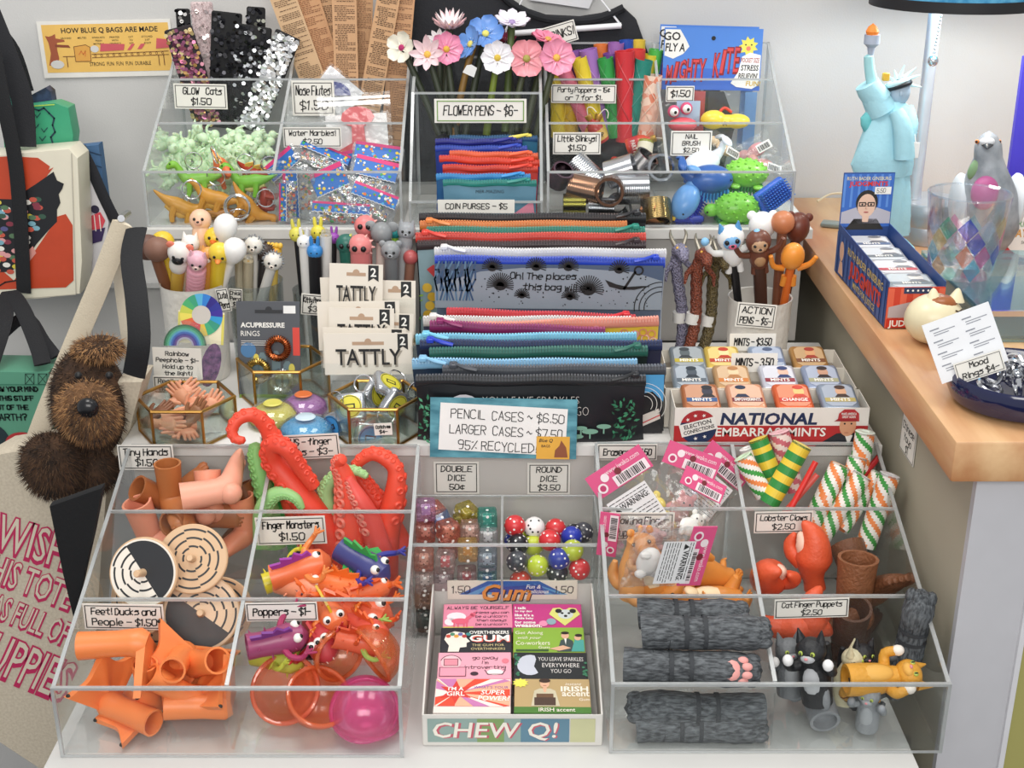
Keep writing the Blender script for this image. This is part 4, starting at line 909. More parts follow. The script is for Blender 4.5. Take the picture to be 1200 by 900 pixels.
# cat finger puppets
def cat(label,loc,rot,col,belly,s=1,paws='f0ece8',stripes=None,tail=True,group='small cat finger puppets'):
    t = T('cat_puppet',label,'toy',loc,rot,group,s); m_ = mat(col,.5,bump=.5,bs=350,var=.15,vs=120)
    b = MB(m_); q = smooth([(0,0,0),(0,0,.012),(0,0,.026),(.001,0,.036),(.003,0,.042)],3); b.tube(q,lerp([.0125,.0128,.0122,.0095,.008],len(q)),18,up=(1,0,0),hollow=.8,hdepth=2,round1=True); b.ball((.004,0,.049),(.0115,.0125,.0105),18); b.build('body',t)
    b = MB(mat(belly,.6)); b.ball((.0092,0,.022),(.0045,.0075,.014),12); b.ball((.0128,0,.0462),(.0042,.0062,.0042),12); b.build('bib',t)
    for sg in (-1,1):
        b = MB(m_); b.tube([(.002,sg * .0078,.055),(.002,sg * .0098,.0665)],[.0048,.0006],8); b.build('ear',t)
        b = MB(mat('a8b850',.15)); b.ball((.0142,sg * .0048,.0508),(.0014,.0021,.0021),8); b.m(BLACK); b.ball((.0153,sg * .0048,.0508),(.0006,.0007,.0016),6); b.build('eye',t)
        b = MB(m_); q = smooth([(.002,sg * .011,.033),(.008,sg * .0175,.034),(.013,sg * .0165,.041)],3); b.tube(q,lerp([.0046,.0042,.0038],len(q)),10,round1=True); b.m(mat(paws,.6)); b.ball((.0135,sg * .0165,.0425),(.0045,.0045,.005),10); b.build('arm',t)
    b = MB(mat('d88a90',.4)); b.ball((.0172,0,.0475),(.0012,.0017,.0012),8); b.build('nose',t)
    if tail:
        b = MB(m_); q = smooth([(-.011,0,.006),(-.021,0,.004),(-.030,0,.012),(-.034,0,.026),(-.033,0,.036)],3); b.tube(q,lerp([.0042,.004,.0038,.0036,.003],len(q)),10,round1=True)
        if stripes:
            b.m(mat(stripes,.5))
            for i in range(1,len(q) - 1,2): d = (q[i + 1] - q[i]) * .35; b.tube([q[i],q[i] + d],.0044,10)
        b.build('tail',t)
    return t
for lab,px,py,y,zd,xd,s,c,be,pw,st in (
    ('black and white cat puppet rearing up beneath the cat puppets card',958,822,.035,(-.15,.1,1),(-.5,-.85,.1),1.15,'1f2023','b8babd','efeeee',None),
    ('grey cat puppet sitting against the divider',915,812,.075,(-.1,.1,1),(.1,-1,0),1.0,'6a6d70','94979a','e8e6e4',None),
    ('pale grey cat puppet upside down with its opening toward the viewer',966,856,.03,(-.05,.82,.22),(.1,-.3,-.9),1.15,'83868a','9a9da0','8a8d90',None),
    ('cream cat puppet behind the upside down grey one',988,822,.06,(.05,.1,1),(.9,-.4,0),.95,'c9c2a2','d6d0b4','d0caaf',None),
    ('light grey cat puppet looking up from the bin floor',1015,856,.035,(-.05,-.1,1),(-.4,-.8,.5),.85,'8c9094','a0a4a8','90949a',None),
    ('orange tabby cat puppet lying on its back with a hanging striped tail',1026,797,.03,(1,.1,-.02),(.1,-.5,1),1.2,'d69a35','e0aa50','efe6dc','7a4a20'),
    ('black cat puppet tucked in behind the cream one',1000,812,.075,(.1,.1,1),(.3,-1,0),.9,'1c1c1f','2a2a2e','2a2a2e',None),
    ('dark grey tabby cat puppet lying under the orange one',1045,848,.045,(.9,.1,.1),(0,-.4,1),1.1,'4a4d50','5a5d60','5a5d60','2a2c2e')):
    e = E(zd,xd); fit(cat(lab,P(px,py,y),e,c,be,s,pw,st),XM + .003,XR - .003,.008,.101,.0045)
paw('grey cat paw puppet standing upright in the corner by the counter',1062,775,.085,(.1,.05,1),.0148,.075,up=(-.3,-1,0))
# cards of this bin
sign(735,530,.302,70,19,['Erasers - $1.50'],'erasers price card half covered by a pink bag header')
sign(752,617,.208,76,34,['Yowling Finger','Puppets - $2.50'],'finger puppets price card seen through a crinkled eraser bag')
sign(918,612,.209,68,26,['Lobster Claws','$2.50'],'lobster claws price card in front of the striped rolls',ry=-1)
sign(951,713,.0985,87,24,['Cat Finger Puppets','$2.50'],'cat finger puppets price card above the cats',ry=-2)
# ---------------------------------------------------------------- middle shelf: brass and glass boxes, pens, cards, pencil cases, mints
SH = .1704
def hexbox(label,cx,cy,r,h,flip=False):
    t = T('glass_box',label,'box',(cx,cy,SH),(0,0,0),'brass edged hexagonal glass boxes')
    v = [Vector((r * math.cos(PI / 3 * i),r * math.sin(PI / 3 * i) * .92,0)) for i in range(6)]; up = Vector((0,0,h)); w = .0017
    b = MB(BRASS)
    for i in range(6):
        a,c = v[i],v[(i + 1) % 6]; z0 = Vector((0,0,w))
        b.tube([a + z0,c + z0],w,8); b.tube([a + up,c + up],w * 1.15,8)
        b.tube([a + z0,a + up],w,8); b.ball(a + up,w * 1.25,8)
    b.build('brass_edging',t)
    for i in range(6):
        g = MB(GLASS); a,c = v[i],v[(i + 1) % 6]; n = Vector((c.y - a.y,a.x - c.x,0)).normalized() * .0006
        g.add([a + n,c + n,c + n + up,a + n + up,a - n,c - n,c - n + up,a - n + up],[(0,1,2,3),(7,6,5,4),(3,2,6,7),(0,4,5,1)]); g.build('glass_pane',t)
    g = MB(GLASS); g.prism([(p.x,p.y) for p in v],.001,.002); g.build('glass_base',t)
    return t
hexbox('brass edged glass box full of tiny hands',-.362,.352,.0545,.042)
hexbox('brass edged glass box holding the acupressure rings card',-.271,.458,.0535,.046)
hexbox('brass edged glass box heaped with tape measure key rings',-.150,.352,.0525,.044)
# tiny hands
def tiny_hand(label,loc,rot,col,s=1):
    t = T('tiny_hand',label,'toy',loc,rot,'tiny finger hands',s); m_ = mat(col,.45,sss=.15,var=.05)
    b = MB(m_); b.tube(smooth([(0,0,0),(0,0,.010),(0,0,.016),(0,0,.024),(0,0,.031)],3),[(a_,c_) for a_,c_ in zip(lerp([.0062,.0058,.0072,.0094,.0086],13),lerp([.0062,.0056,.0048,.0044,.0038],13))],14,up=(0,1,0),hollow=.75,hdepth=2,round1=True); b.build('palm',t)
    for i,(x,L,a) in enumerate(((-.0066,.013,-.12),(-.0023,.0155,-.03),(.0021,.015,.04),(.0063,.0115,.14))):
        f = MB(m_); f.tube([(x,0,.029),(x + math.sin(a) * L * .5,-.0006,.030 + L * .5),(x + math.sin(a) * L,-.002,.030 + L)],[.0024,.0023,.0017],9,round1=True); f.build('finger',t)
    f = MB(m_); f.tube([(-.0065,-.001,.017),(-.0125,-.003,.024),(-.014,-.004,.030)],[.0032,.0026,.0019],9,round1=True); f.build('thumb',t)
    return t
PCH,BRN = 'efab88','9a6a4a'
for lab,px,py,y,zd,xd,c in (
    ('peach tiny hand pointing toward the mug at the top of the heap',190,485,.345,(.85,.2,.35),(0,-.5,.8),PCH),('peach tiny hand standing highest in the glass box',212,484,.36,(.45,.1,.8),(1,0,-.4),PCH),
    ('peach tiny hand lying flat across the front of the heap',176,497,.33,(.95,-.1,.1),(0,.2,1),'eda384'),('brown tiny hand with its fingers up in the middle',216,498,.335,(.35,.1,.9),(1,-.3,-.3),BRN),
    ('peach tiny hand at the end of the box nearest the acupressure card',235,490,.35,(.3,.2,.9),(1,.2,-.2),PCH),('peach tiny hand slanting down at the right pane',232,506,.34,(-.8,-.2,.1),(0,.5,1),'e89c7c'),
    ('peach tiny hand beneath the flat one at the front',178,512,.322,(.9,-.1,-.1),(0,.3,1),PCH),('brown tiny hand whose cuff faces out at the front pane',222,512,.325,(-.3,.9,.1),(1,.2,0),BRN),
    ('peach tiny hand on the glass floor with its fingers toward the shop',218,524,.318,(.3,-.6,-.3),(1,.3,0),'e9a183'),('dark brown tiny hand by the brass corner nearest the tote',160,492,.34,(.4,.5,.4),(1,-.4,0),'8a5c42'),
    ('peach tiny hand leaning at the back of the box',200,470,.385,(.5,.2,.8),(1,0,-.5),'f0b090'),('tan tiny hand wedged behind the brown one',228,476,.38,(-.4,.1,.9),(1,0,.4),'e2a27e')):
    zd = Vector(zd); zd.z *= .5; q = P(px,py + 4,max(y,.335)); q.z = max(q.z,SH + .010); zd.z = max(zd.z,.02); fit(tiny_hand(lab,q,E(zd,xd),c,.9),-.412,-.312,.31,.395,SH + .003)
sign(208,426,.415,57,36,['Rainbow','Peephole - $1-','Hold up to','the light!'],'rainbow peephole price card with yellow edges',ry=2,border=0,tx=1.12)
sign(206,451,.40,52,20,['Really tiny','hands: $1-'],'really tiny hands price card behind the hands',ry=1)
# rainbow peephole discs
def rings(b,cols,r0,r1,a0=0,a1=2 * PI,z=0):
    n = len(cols)
    for i,c in enumerate(cols): b.m(mat(c,.35,var=.03)); b.arc(0,0,r1 + (r0 - r1) * i / n,r1 + (r0 - r1) * (i + 1) / n,a0,a1,z,30)
t = T('peephole_disc','rainbow segment disc on a cream card against the white mug','toy',P(236,369,.455),D(-14,4,0),'rainbow peephole discs'); k = mpp(t.location)
b = MB(mat('efe6c4',.6)); b.box(-27 * k,27 * k,0,.0006,-34 * k,4 * k); b.m(mat('dcd060')); b.at(FRONT(-.0002)); b.rect(-27 * k,-34 * k,-24 * k,2 * k); b.rect(24 * k,-34 * k,27 * k,2 * k); b.build('card',t)
b = MB(); b.at(FRONT(-.0006)); cols = ('2f7fd0','3aa0a0','2a2f90','2a1f80','7a2a70','2a2a88','3a90d0','3aa080','4ab070','8ab84a','e8d04a','e8683a','e0483a','d83a3a','48b088','3a9a7a')
order = ['2a2f90','2a1f80','2f7fd0','58b0d8','3aa07a','4ab070','c8d050','f0e060','e8683a','e0483a','d83a4a','e8c84a','4ab080','3a9a80','2f9ad0','3a2a98']
for i,c in enumerate(order): b.m(mat(c,.3,var=.02)); a0 = R(20) + 2 * PI * i / 16; b.arc(0,0,11 * k,25 * k,a0,a0 + 2 * PI / 16,0,4)
b.m(mat('cfc8c0',.5)); b.disc(0,0,11.2 * k,-.0001,24); b.build('disc',t)
t = T('peephole_disc','blue and green ringed disc in a clear pouch below the segment disc','toy',P(217,405,.437),D(-12,0,0),'rainbow peephole discs')
b = MB(BAG); b.at(FRONT(-.003)); b.disc(0,0,30 * k,0,24); b.at(FRONT(.002)); b.disc(0,0,30 * k,0,24); b.build('pouch',t)
b = MB(); b.at(FRONT(-.0006)); rings(b,('2f6a4a','3a9a6a','58b898','5aa8d0','3a6ac0','3a3a98','6a4a98','b8b4c8'),8 * k,25 * k,0,PI); b.build('disc',t)
t = T('peephole_disc','purple speckled disc in a clear pouch beside the rainbow card','toy',P(247,428,.425),D(-8,20,30),'rainbow peephole discs')
b = MB(BAG); b.at(FRONT(-.002)); b.rect(-16 * k,-30 * k,16 * k,30 * k); b.build('pouch',t); b = MB(pattern('purple_marble','3a2450','8a5a8a','fur',160,.4,(1,1,1))); b.at(FRONT()); b.disc(0,0,12 * k,0,20,26 * k); b.build('disc',t)
# cups
CER = mat('e6e2da',.35,bump=.8,bs=90,var=.03)
def cup(name,label,cx,cy,r,h,m_,group=None,clear_=False):
    t = T(name,label,'cup',(cx,cy,SH),group=group); w = .0022 if not clear_ else .0012
    b = MB(m_); b.lathe([(0,0),(r * .86,0),(r * .90,.003),(r * .95,h * .5),(r - .001,h - .002),(r - .0005,h),(r - w,h - .0005),(r * .95 - w,h * .5),(r * .88 - w,.006),(0,.005)],40); b.build('cup_body',t)
    return t
zt = lambda px,py,y: P(px,py,y).z - SH
c1 = P(226,330,.525); cup('pen_mug','white dimpled mug full of animal pens beneath the rubber dinosaur keychains',c1.x,.525,39 * mpp(c1),c1.z - SH,CER)
c2 = P(299,328,.56); cup('pen_cup','clear plastic cup of hedgehog and duckling pens',c2.x,.56,33 * mpp(c2),c2.z - SH,clear('clear_cup','eef2f2',.05,'e8ecec',.04,.05),None,True)
c3 = P(376,338,.56); cup('pen_cup','clear plastic cup of rabbit pens behind the white tattoo cards',c3.x,.56,34 * mpp(c3),c3.z - SH,clear('clear_cup','eef2f2',.05,'e8ecec',.04,.05),None,True)
c3b = P(448,338,.575); cup('pen_cup','clear plastic cup of dinosaur and koala pens next to the pencil cases',c3b.x,.575,36 * mpp(c3b),c3b.z - SH,clear('clear_cup','eef2f2',.05,'e8ecec',.04,.05),None,True)
c4 = P(891,347,.555); pot = cup('pen_pot','white dimpled pot of action figure pens beside the counter',c4.x,.555,38 * mpp(c4),c4.z - SH,CER)
sign(886,370,.508,46,28,['ACTION','PENS - $5-'],'action pens card stuck on the white dimpled pot',lean=.06,ry=5)
sign(366,357,.522,26,24,['Kitty Pens','$3'],'rabbit pens price card on a clear cup',ry=5)
sign(276,350,.523,16,22,['Chick','Pens','$3'],'chick pens price card on the clear hedgehog cup',ry=4)
sign(262,352,.483,14,26,['Cute','Pens'],'animal pens price card on the side of the white mug',ry=-8)
# novelty pens
def pen(label,base,head,shaft,rp,topper,y,lean_back=0.0,name='novelty_pen',group='novelty animal pens',cat_='pen',y0=None):
    c = P(*head,y); a = P(*base,y if y0 is None else y0); t = T(name,label,cat_,a,E(c - a,(1,0,0)),group); k = mpp(c); L = (c - a).length
    b = MB(mat(shaft,.35,var=.04)); b.tube([(0,0,0),(0,0,L * .5),(0,0,L)],[rp * k * .9,rp * k,rp * k],12); b.build('shaft',t)
    topper(t,L,k); return t
def headf(col,r,ear='round',earcol=None,snout=None,scol=None,eyes=True,body=0,ry=1.0,beak=None,extra=None,eyecol='101012',eyer=.15):
    """an animal topper; r in pixels"""
    def f(t,L,k):
        q = r * k; m_ = mat(col,.35,sss=.1,var=.04); b = MB(m_); z = L + q * .4
        b.ball((0,0,z),(q,q * .92,q * ry),18)
        if body: b.ball((0,0,z - q * 1.35),(q * .8,q * .75,q * body),16)
        hd = b.build('head',t)
        if ear:
            for sg in (-1,1):
                e = MB(mat(earcol or col,.4))
                if ear == 'round': e.ball((sg * q * .78,0,z + q * .72 * ry),(q * .36,q * .2,q * .36),12)
                elif ear == 'big': e.ball((sg * q * .98,0,z + q * .62),(q * .52,q * .22,q * .5),14)
                elif ear == 'long': e.tube([(sg * q * .35,0,z + q * .7),(sg * q * .42,0,z + q * 1.5),(sg * q * .45,0,z + q * 2.0)],[q * .24,q * .25,q * .16],10,round1=True)
                elif ear == 'point': e.tube([(sg * q * .55,0,z + q * .6),(sg * q * .68,0,z + q * 1.3)],[q * .34,q * .05],8)
                e.build('ear',hd)
        if eyes:
            e = MB(mat(eyecol,.1))
            for sg in (-1,1): e.ball((sg * q * .36,-q * .84,z + q * .12),q * eyer,8)
            e.build('eyes',hd)
        if snout:
            e = MB(mat(scol or 'f2e6da',.4)); e.ball((0,-q * .85,z - q * .22),(q * snout,q * .25,q * snout * .75),12); e.m(mat('201818',.2)); e.ball((0,-q * 1.06,z - q * .12),(q * .14,q * .08,q * .11),8); e.build('snout',hd)
        if beak:
            e = MB(mat(beak,.35)); e.tube([(0,-q * .8,z - q * .15),(0,-q * 1.3,z - q * .22)],[(q * .36,q * .2),(q * .14,q * .06)],10); e.build('beak',hd)
        if extra: extra(t,L,k,q,z)
    return f
def x_spines(col):
    def g(t,L,k,q,z):
        b = MB(mat(col,.5))
        for i in range(60):
            a = i * 2.399; h = -1 + 2 * (i + .5) / 60; s_ = math.sqrt(max(0,1 - h * h)); d = Vector((s_ * math.cos(a),abs(s_ * math.sin(a)) * 1.0 - .25,h * .95)).normalized()
            p = Vector((0,q * .1,z)) + d * q * .95; b.tube([p,p + d * q * .32],[q * .12,q * .01],5)
        b.build('spines',t)
    return g
def x_crest(col):
    def g(t,L,k,q,z):
        for i in range(6):
            b = MB(mat(col,.4)); a = R(60 - i * 32); p = Vector((q * .95 * math.cos(a),0,z + q * .95 * math.sin(a))); d = Vector((math.cos(a),0,math.sin(a))); b.tube([p * 1.0,p + d * q * .3],[q * .16,q * .03],7); b.build('crest_spike',t)
    return g
def x_coils(t,L,k,q,z):
    b = MB(mat('e9a9b8',.45))
    for i in range(7): b.torus((0,0,L - q * (1.0 + i * .55)),q * .72,q * .26,18,7)
    b.build('wool_rings',t)
def mush(t,L,k):
    q = 17 * k; b = MB(mat('6a4a40',.5)); b.ball((-q * .35,.0,L + q * .2),(q,q * .9,q * .9),18); b.build('dark_cap',t); b = MB(mat('8a6454',.5)); b.ball((q * .45,-q * .5,L + q * .2),(q * .95,q * .9,q * .85),18); b.build('light_cap',t)
def balloon(c2,r=13):
    def f(t,L,k): b = MB(mat(c2,.3)); b.lathe([(r * k * q_,L + r * z_ * k) for q_,z_ in ((0,2.2),(.4,2.12),(.75,1.85),(.95,1.5),(1,1.1),(.92,.65),(.72,.2),(.42,-.25),(.28,-.55),(.25,-.8))],20); b.build('balloon',t)
    return f
def tubechick(t,L,k):
    b = MB(jelly('e8e6e0',.12)); b.lathe([(6 * k,L - 40 * k),(6.4 * k,L),(5.5 * k,L + 6 * k),(0,L + 9 * k)],16); b.build('clear_barrel',t); b = MB(mat('f2c048',.4)); b.ball((0,0,L - 4 * k),4.4 * k,12); b.m(mat('e8862a')); b.ball((0,-4.5 * k,L - 4.5 * k),1.4 * k,6); b.build('chick',t)
def catpaw(t,L,k):
    q = 9 * k; b = MB(mat('efc04a',.4,var=.05)); b.tube([(0,0,L - q * 1.6),(0,0,L),(0,0,L + q * .4)],[q * .75,q * .95,q * .9],14,round1=True)
    for i in range(4): b.ball(((i - 1.5) * q * .5,-q * .4,L + q * .85),(q * .36,q * .4,q * .42),10)
    b.build('paw',t); b = MB(mat('e89a5a',.4)); b.ball((0,-q * .85,L + q * .1),(q * .4,q * .16,q * .35),10); b.build('pad',t)
MUGY = .515
pen('brown two lobed mushroom pen leaning over the edge of the mug',(200,352),(180,292),'8a5a40',7,mush,MUGY,y0=0.530)
pen('round yellow topped pen behind the mushroom pen',(206,350),(192,290),'e2c23a',7,headf('e9c93c',14,None,eyes=False),.535,y0=0.530)
pen('white dog pen with coral ears and a big black nose',(206,352),(210,300),'d9b04a',8,headf('f0ece6',14,'round','e8826a',.5,'16161a',body=1.0),.50,y0=0.530)
pen('cream sea lion pen standing tallest at the back of the mug',(238,345),(235,263),'e8b878',8,headf('ecc2a2',13,None,None,.35,'d8a890',body=1.6),.545,y0=0.530)
pen('pink llama pen at the front of the mug',(228,352),(231,308),'e4a4b4',9,headf('e9b6c4',12,'point',None,.4,'f0d0c8',extra=x_coils),.495,y0=0.530)
pen('white llama pen behind the pink one',(224,350),(223,290),'ece4dc',8,headf('f0ece8',11,'point',None,.4),.53,y0=0.530)
pen('orange llama pen between the pink llama and the yellow chick',(242,352),(244,302),'dc9a48',8,headf('e0a55a',10,'point',None,.4,extra=None),.51,y0=0.530)
pen('yellow chick pen looking toward the llamas',(252,352),(257,300),'e9c832',9,headf('ecce44',13,None,beak='e2842a'),.50,y0=0.530)
pen('yellow duck pen behind the chick with an orange bill',(250,345),(252,284),'e6c23a',7,headf('eacb3c',13,None,beak='e2702a'),.535,y0=0.530)
pen('white balloon pen at the front of the pair',(256,350),(271,304),'eae6e0',5,balloon('f2f1ee',14),.505,y0=0.530)
pen('white balloon pen behind the other balloon',(252,345),(262,280),'eae6e0',5,balloon('eeeeec',14),.53,y0=0.530)
pen('grey hedgehog pen standing upright in the clear cup',(296,390),(297,292),'dcd8d2',5,headf('e6e2da',11,None,None,.3,extra=x_spines('8a8d90')),.56,y0=0.565)
pen('grey hedgehog pen leaning out of the clear cup',(292,400),(319,310),'d8d6d2',6,headf('e2ded6',11,None,None,.3,extra=x_spines('84888c')),.54,y0=0.565)
pen('dark brown hedgehog pen between the grey ones',(305,395),(309,300),'2a2524',6,headf('4a3c36',11,None,None,None,extra=x_spines('3a2e2a')),.575,y0=0.565)
pen('yellow cat paw pen at the back of the clear cup',(318,395),(322,295),'d8b858',5,catpaw,.585,y0=0.565)
pen('chick in a clear barrel pen beside the white mug',(282,395),(281,302),'e2d8c0',6,tubechick,.55,y0=0.565)
pen('second chick in a clear barrel pen leaning on the first',(290,398),(291,306),'e8dcc0',6,tubechick,.545,y0=0.565)
pen('white rabbit pen with printed letters on its shaft',(366,420),(357,287),'e4e2de',7,headf('eeeeec',9,'long',eyer=.1),.545,y0=0.565)
pen('blue rabbit pen with a black shaft',(373,420),(369,298),'1c1c20',8,headf('3a8ad0',9.5,'long',eyer=.1),.54,y0=0.565)
pen('yellow rabbit pen at the edge of the clear cup',(362,420),(348,278),'18181c',4,headf('d8d05a',9,'long',eyer=.1),.56,y0=0.565)
pen('second yellow rabbit pen taller behind the blue one',(378,415),(373,276),'1c1c20',5,headf('e0d24a',9,'long',eyer=.1),.575,y0=0.565)
pen('chick in a clear barrel pen among the rabbit pens',(382,420),(382,276),'dcdad6',7,tubechick,.55,y0=0.565)
pen('purple rabbit pen beside the green dinosaur',(388,415),(391,282),'1c1c20',4,headf('9a4ab0',7,'long',eyer=.1),.575,y0=0.565)
pen('green dinosaur pen with pale yellow back spikes',(418,420),(406,290),'2a6a5c',9,headf('2c6a5e',12,None,eyer=.26,extra=x_crest('cfd86a')),.555,y0=0.580)
pen('coral dinosaur pen in front of the other coral one',(425,420),(422,293),'e08080',12,headf('e88a88',14,None,eyer=.26,extra=x_crest('f0b0a8'),body=1.5),.55,y0=0.580)
pen('coral dinosaur pen taller at the back',(430,415),(428,270),'e08080',8,headf('e68484',13,None,eyer=.26,extra=x_crest('f0b0a8')),.585,y0=0.580)
pen('grey koala pen with big round ears',(446,420),(447,278),'d4c4bc',6,headf('8d9092',13,'big',None,None,eyes=False),.575,y0=0.580)
pen('grey seal pen with a smiling face',(462,420),(458,298),'7a7d80',8,headf('96999c',12,'round',None,.3,'a8acb0',body=0),.56,y0=0.580)
pen('grey cat pen with pointed ears nearest the pencil cases',(466,420),(476,275),'a9a9ab',8,headf('9b9ea2',11,'point',None,.3,'b0b4b8',body=1.2),.58,y0=0.580)
pen('teal topped pen behind the grey koala and cat',(462,415),(463,276),'8ab83a',4,headf('2f9a9a',7,None,eyes=False),.60,y0=0.580)
pen('brown topped pen half hidden by the pencil cases',(472,420),(481,305),'8a6050',6,headf('b85a5a',9,None,eyes=False),.57,y0=0.580)
# action pens
def x_limbs(col,tip=None,up=True):
    def g(t,L,k,q,z):
        for sg in (-1,1):
            b = MB(mat(col,.4)); p = smooth([(sg * q * .6,0,z - q * 1.2),(sg * q * 1.5,-q * .2,z - q * (.9 if not up or sg < 0 else .6)),(sg * q * 1.9,-q * .3,z - q * (1.9 if not up else -.2))],3); b.tube(p,lerp([q * .28,q * .24,q * .2],len(p)),10,round1=True)
            if tip: b.m(mat(tip)); b.ball(p[-1],q * .32,10)
            b.build('arm',t)
            b = MB(mat(col,.4)); b.tube([(sg * q * .35,0,z - q * 2.0),(sg * q * .45,-q * .1,z - q * 2.9)],[q * .3,q * .26],10,round1=True); b.build('leg',t)
    return g
def x_face(fc,col,tip,belly=None):
    l = x_limbs(col,tip)
    def g(t,L,k,q,z):
        l(t,L,k,q,z); b = MB(mat(fc,.4)); b.ball((0,-q * .32,z - q * .02),(q * .78,q * .68,q * .74),16); b.build('face',t)
        if belly: b = MB(mat(belly,.4)); b.ball((0,-q * .42,z - q * 1.45),(q * .5,q * .42,q * .62),14); b.build('belly',t)
    return g
AY = .535
pen('white yeti pen with a pale blue face and one raised arm',(868,380),(857,284),'18181c',5,headf('eeeeec',16,'point','5a9ad0',.34,'d86a8a',body=1.1,extra=x_face('7fb4e0','eeeeec','8ac0e8'),eyer=.2),0.540,y0=.57,name='action_pen',group='action figure pens')
pen('brown sloth pen with a tan face and belly at the front',(893,385),(889,288),'4a2e24',8,headf('6e4030',15,None,None,.3,'c8a080',body=1.35,extra=x_face('c09a78','6a3c2c',None,'b88e66'),eyer=.14),0.535,y0=.57,name='action_pen',group='action figure pens')
pen('orange fish shaped pen tipping toward the counter',(912,390),(928,305),'e2702a',5,headf('f09a3c',14,None,None,None,eyes=False,ry=1.25,extra=x_limbs('ee9436')),0.535,y0=.57,name='action_pen',group='action figure pens')
pen('white cloud like pen behind the yeti and sloth',(890,380),(893,270),'eeeeec',5,headf('efefee',16,'round',None,None,eyes=False),0.580,y0=.57,name='action_pen',group='action figure pens')
pen('tan round headed pen above the orange fish one',(908,380),(917,266),'7a4a34',6,headf('c47c54',14,None,eyes=False),0.570,y0=.57,name='action_pen',group='action figure pens')
pen('dark brown pen behind the tan round headed one',(915,380),(934,272),'5a2e20',6,headf('6a3424',14,'round',None,None,eyes=False,ry=1.3),0.585,y0=.57,name='action_pen',group='action figure pens')
# dragon pens
def dragon(label,base,head,y,c1,c2):
    a,c = P(*base,y),P(*head,y); L = (c - a).length; k = mpp(c) * 1.15; t = T('dragon_pen',label,'pen',a,E(c - a,(1,0,0)),'scaly dragon pens')
    sc_ = pattern('scales_' + c1,c1,c2,'voronoi',420,.35,(1,1,1),.8,.1,.5); b = MB(sc_); n = 20; pth = [(math.sin(i / n * 5) * 3 * k,0,L * i / n) for i in range(n + 1)]; b.tube(pth,[k * (6.5 if i % 2 else 5.6) for i in range(n + 1)],12); b.build('scaled_body',t)
    b = MB(sc_); b.tube(smooth([(0,0,L - 4 * k),(0,-3 * k,L + 6 * k),(2 * k,-13 * k,L + 7 * k),(3 * k,-24 * k,L + 2 * k)],3),lerp([6.5 * k,8.5 * k,7 * k,3.5 * k],10),12,round1=True); b.build('head',t)
    for sg in (-1,1):
        b = MB(mat('8a8478',.3,.6)); b.tube(smooth([(sg * 4 * k,-2 * k,L + 11 * k),(sg * 8 * k,6 * k,L + 20 * k),(sg * 7 * k,14 * k,L + 24 * k)],3),lerp([2.6 * k,1.8 * k,.5 * k],7),8); b.build('horn',t)
        b = MB(sc_); b.tube([(sg * 6 * k,0,L - 6 * k),(sg * 14 * k,-6 * k,L - 14 * k),(sg * 15 * k,-9 * k,L - 24 * k)],[3.4 * k,2.6 * k,1.2 * k],8); b.build('claw_arm',t)
    b = MB(mat('e8b040',.15)); b.ball((5 * k,-12 * k,L + 12 * k),1.6 * k,8); b.ball((-3 * k,-12 * k,L + 12 * k),1.6 * k,8); b.build('eyes',t)
    b = MB(mat('e4e2de',.5)); b.tube([(0,0,L * .32),(0,0,L * .32 + 11 * k)],7.4 * k,14); b.build('paper_band',t)
dragon('silver violet dragon pen standing nearest the pencil cases',(797,412),(796,300),.57,'2e2e38','8c88a0')
dragon('rust red dragon pen in the middle',(806,412),(822,305),.555,'3a1812','8a4630')
dragon('gold black dragon pen facing the white pot',(822,414),(842,308),.565,'14110e','6a5c38')
# acupressure card
t = T('acupressure_card','dark grey card with three coiled metal acupressure rings','card',P(317,470,.45),D(-10,0.5,0)); k = mpp(t.location); w,h = 73 * k,118 * k
b = MB(mat('53565c',.55,var=.05)); b.rbox((0,.0006,h / 2),(w,.0012,h),.0005,1); b.at(FRONT(-.0001)); F_ = lambda x,y: ((x - 317) * k,(470 - y) * k * 1.03)
b.m(WHITE); x0,y0 = F_(285,385); b.text('ACUPRESSURE',x0,y0,.0058,58 * k,.035,0,.0002,'l'); x0,y0 = F_(285,395); b.text('RINGS',x0,y0,.0062,22 * k,0,0,.0002,'l')
for j in range(3): x0,y0 = F_(285,401 + j * 2.2); b.rect(x0,y0,x0 + (44 - j * 5) * k,y0 + .0006,.0002)
b.m(mat('4a7aa8',.5)); x0,y0 = F_(293,411); b.disc(x0,y0,9 * k,.0002,20); b.m(mat('d8473c',.5)); x0,y0 = F_(345,417); b.rect(x0,y0,x0 + 8 * k,y0 + 33 * k,.0002); b.m(mat('f0f0ee')); x0,y0 = F_(335,369); b.rect(x0,y0,x0 + 14 * k,y0 + 9 * k,.0002)
b.m(mat('2a2c30')); x0,y0 = F_(302,369); b.rect(x0,y0,x0 + 32 * k,y0 + 4 * k,.0002); b.disc(x0 + 16 * k,y0 + 4 * k,4 * k,.0003)
b.m(mat('6f858c',.5))
for fx,fy,fh in ((300,470,54),(309,470,58),(325,470,60),(338,470,48)): x0,y0 = F_(fx,fy); b.flat([(x0 - 5 * k,y0),(x0 + 5 * k,y0),(x0 + 5 * k,y0 + fh * .9 * k),(x0 + 2 * k,y0 + fh * k),(x0 - 2 * k,y0 + fh * k),(x0 - 5 * k,y0 + fh * .9 * k)],.0002)
b.m(mat('d8c95a')); x0,y0 = F_(343,432); b.disc(x0,y0,3.6 * k,.0004,12,6 * k); x0,y0 = F_(302,420); b.disc(x0,y0,3.2 * k,.0004,12,5 * k)
b.m(mat('7a9a3c')); x0,y0 = F_(281,470); b.rect(x0,y0,x0 + 72 * k,y0 + 8 * k,.0003); b.build('card',t)
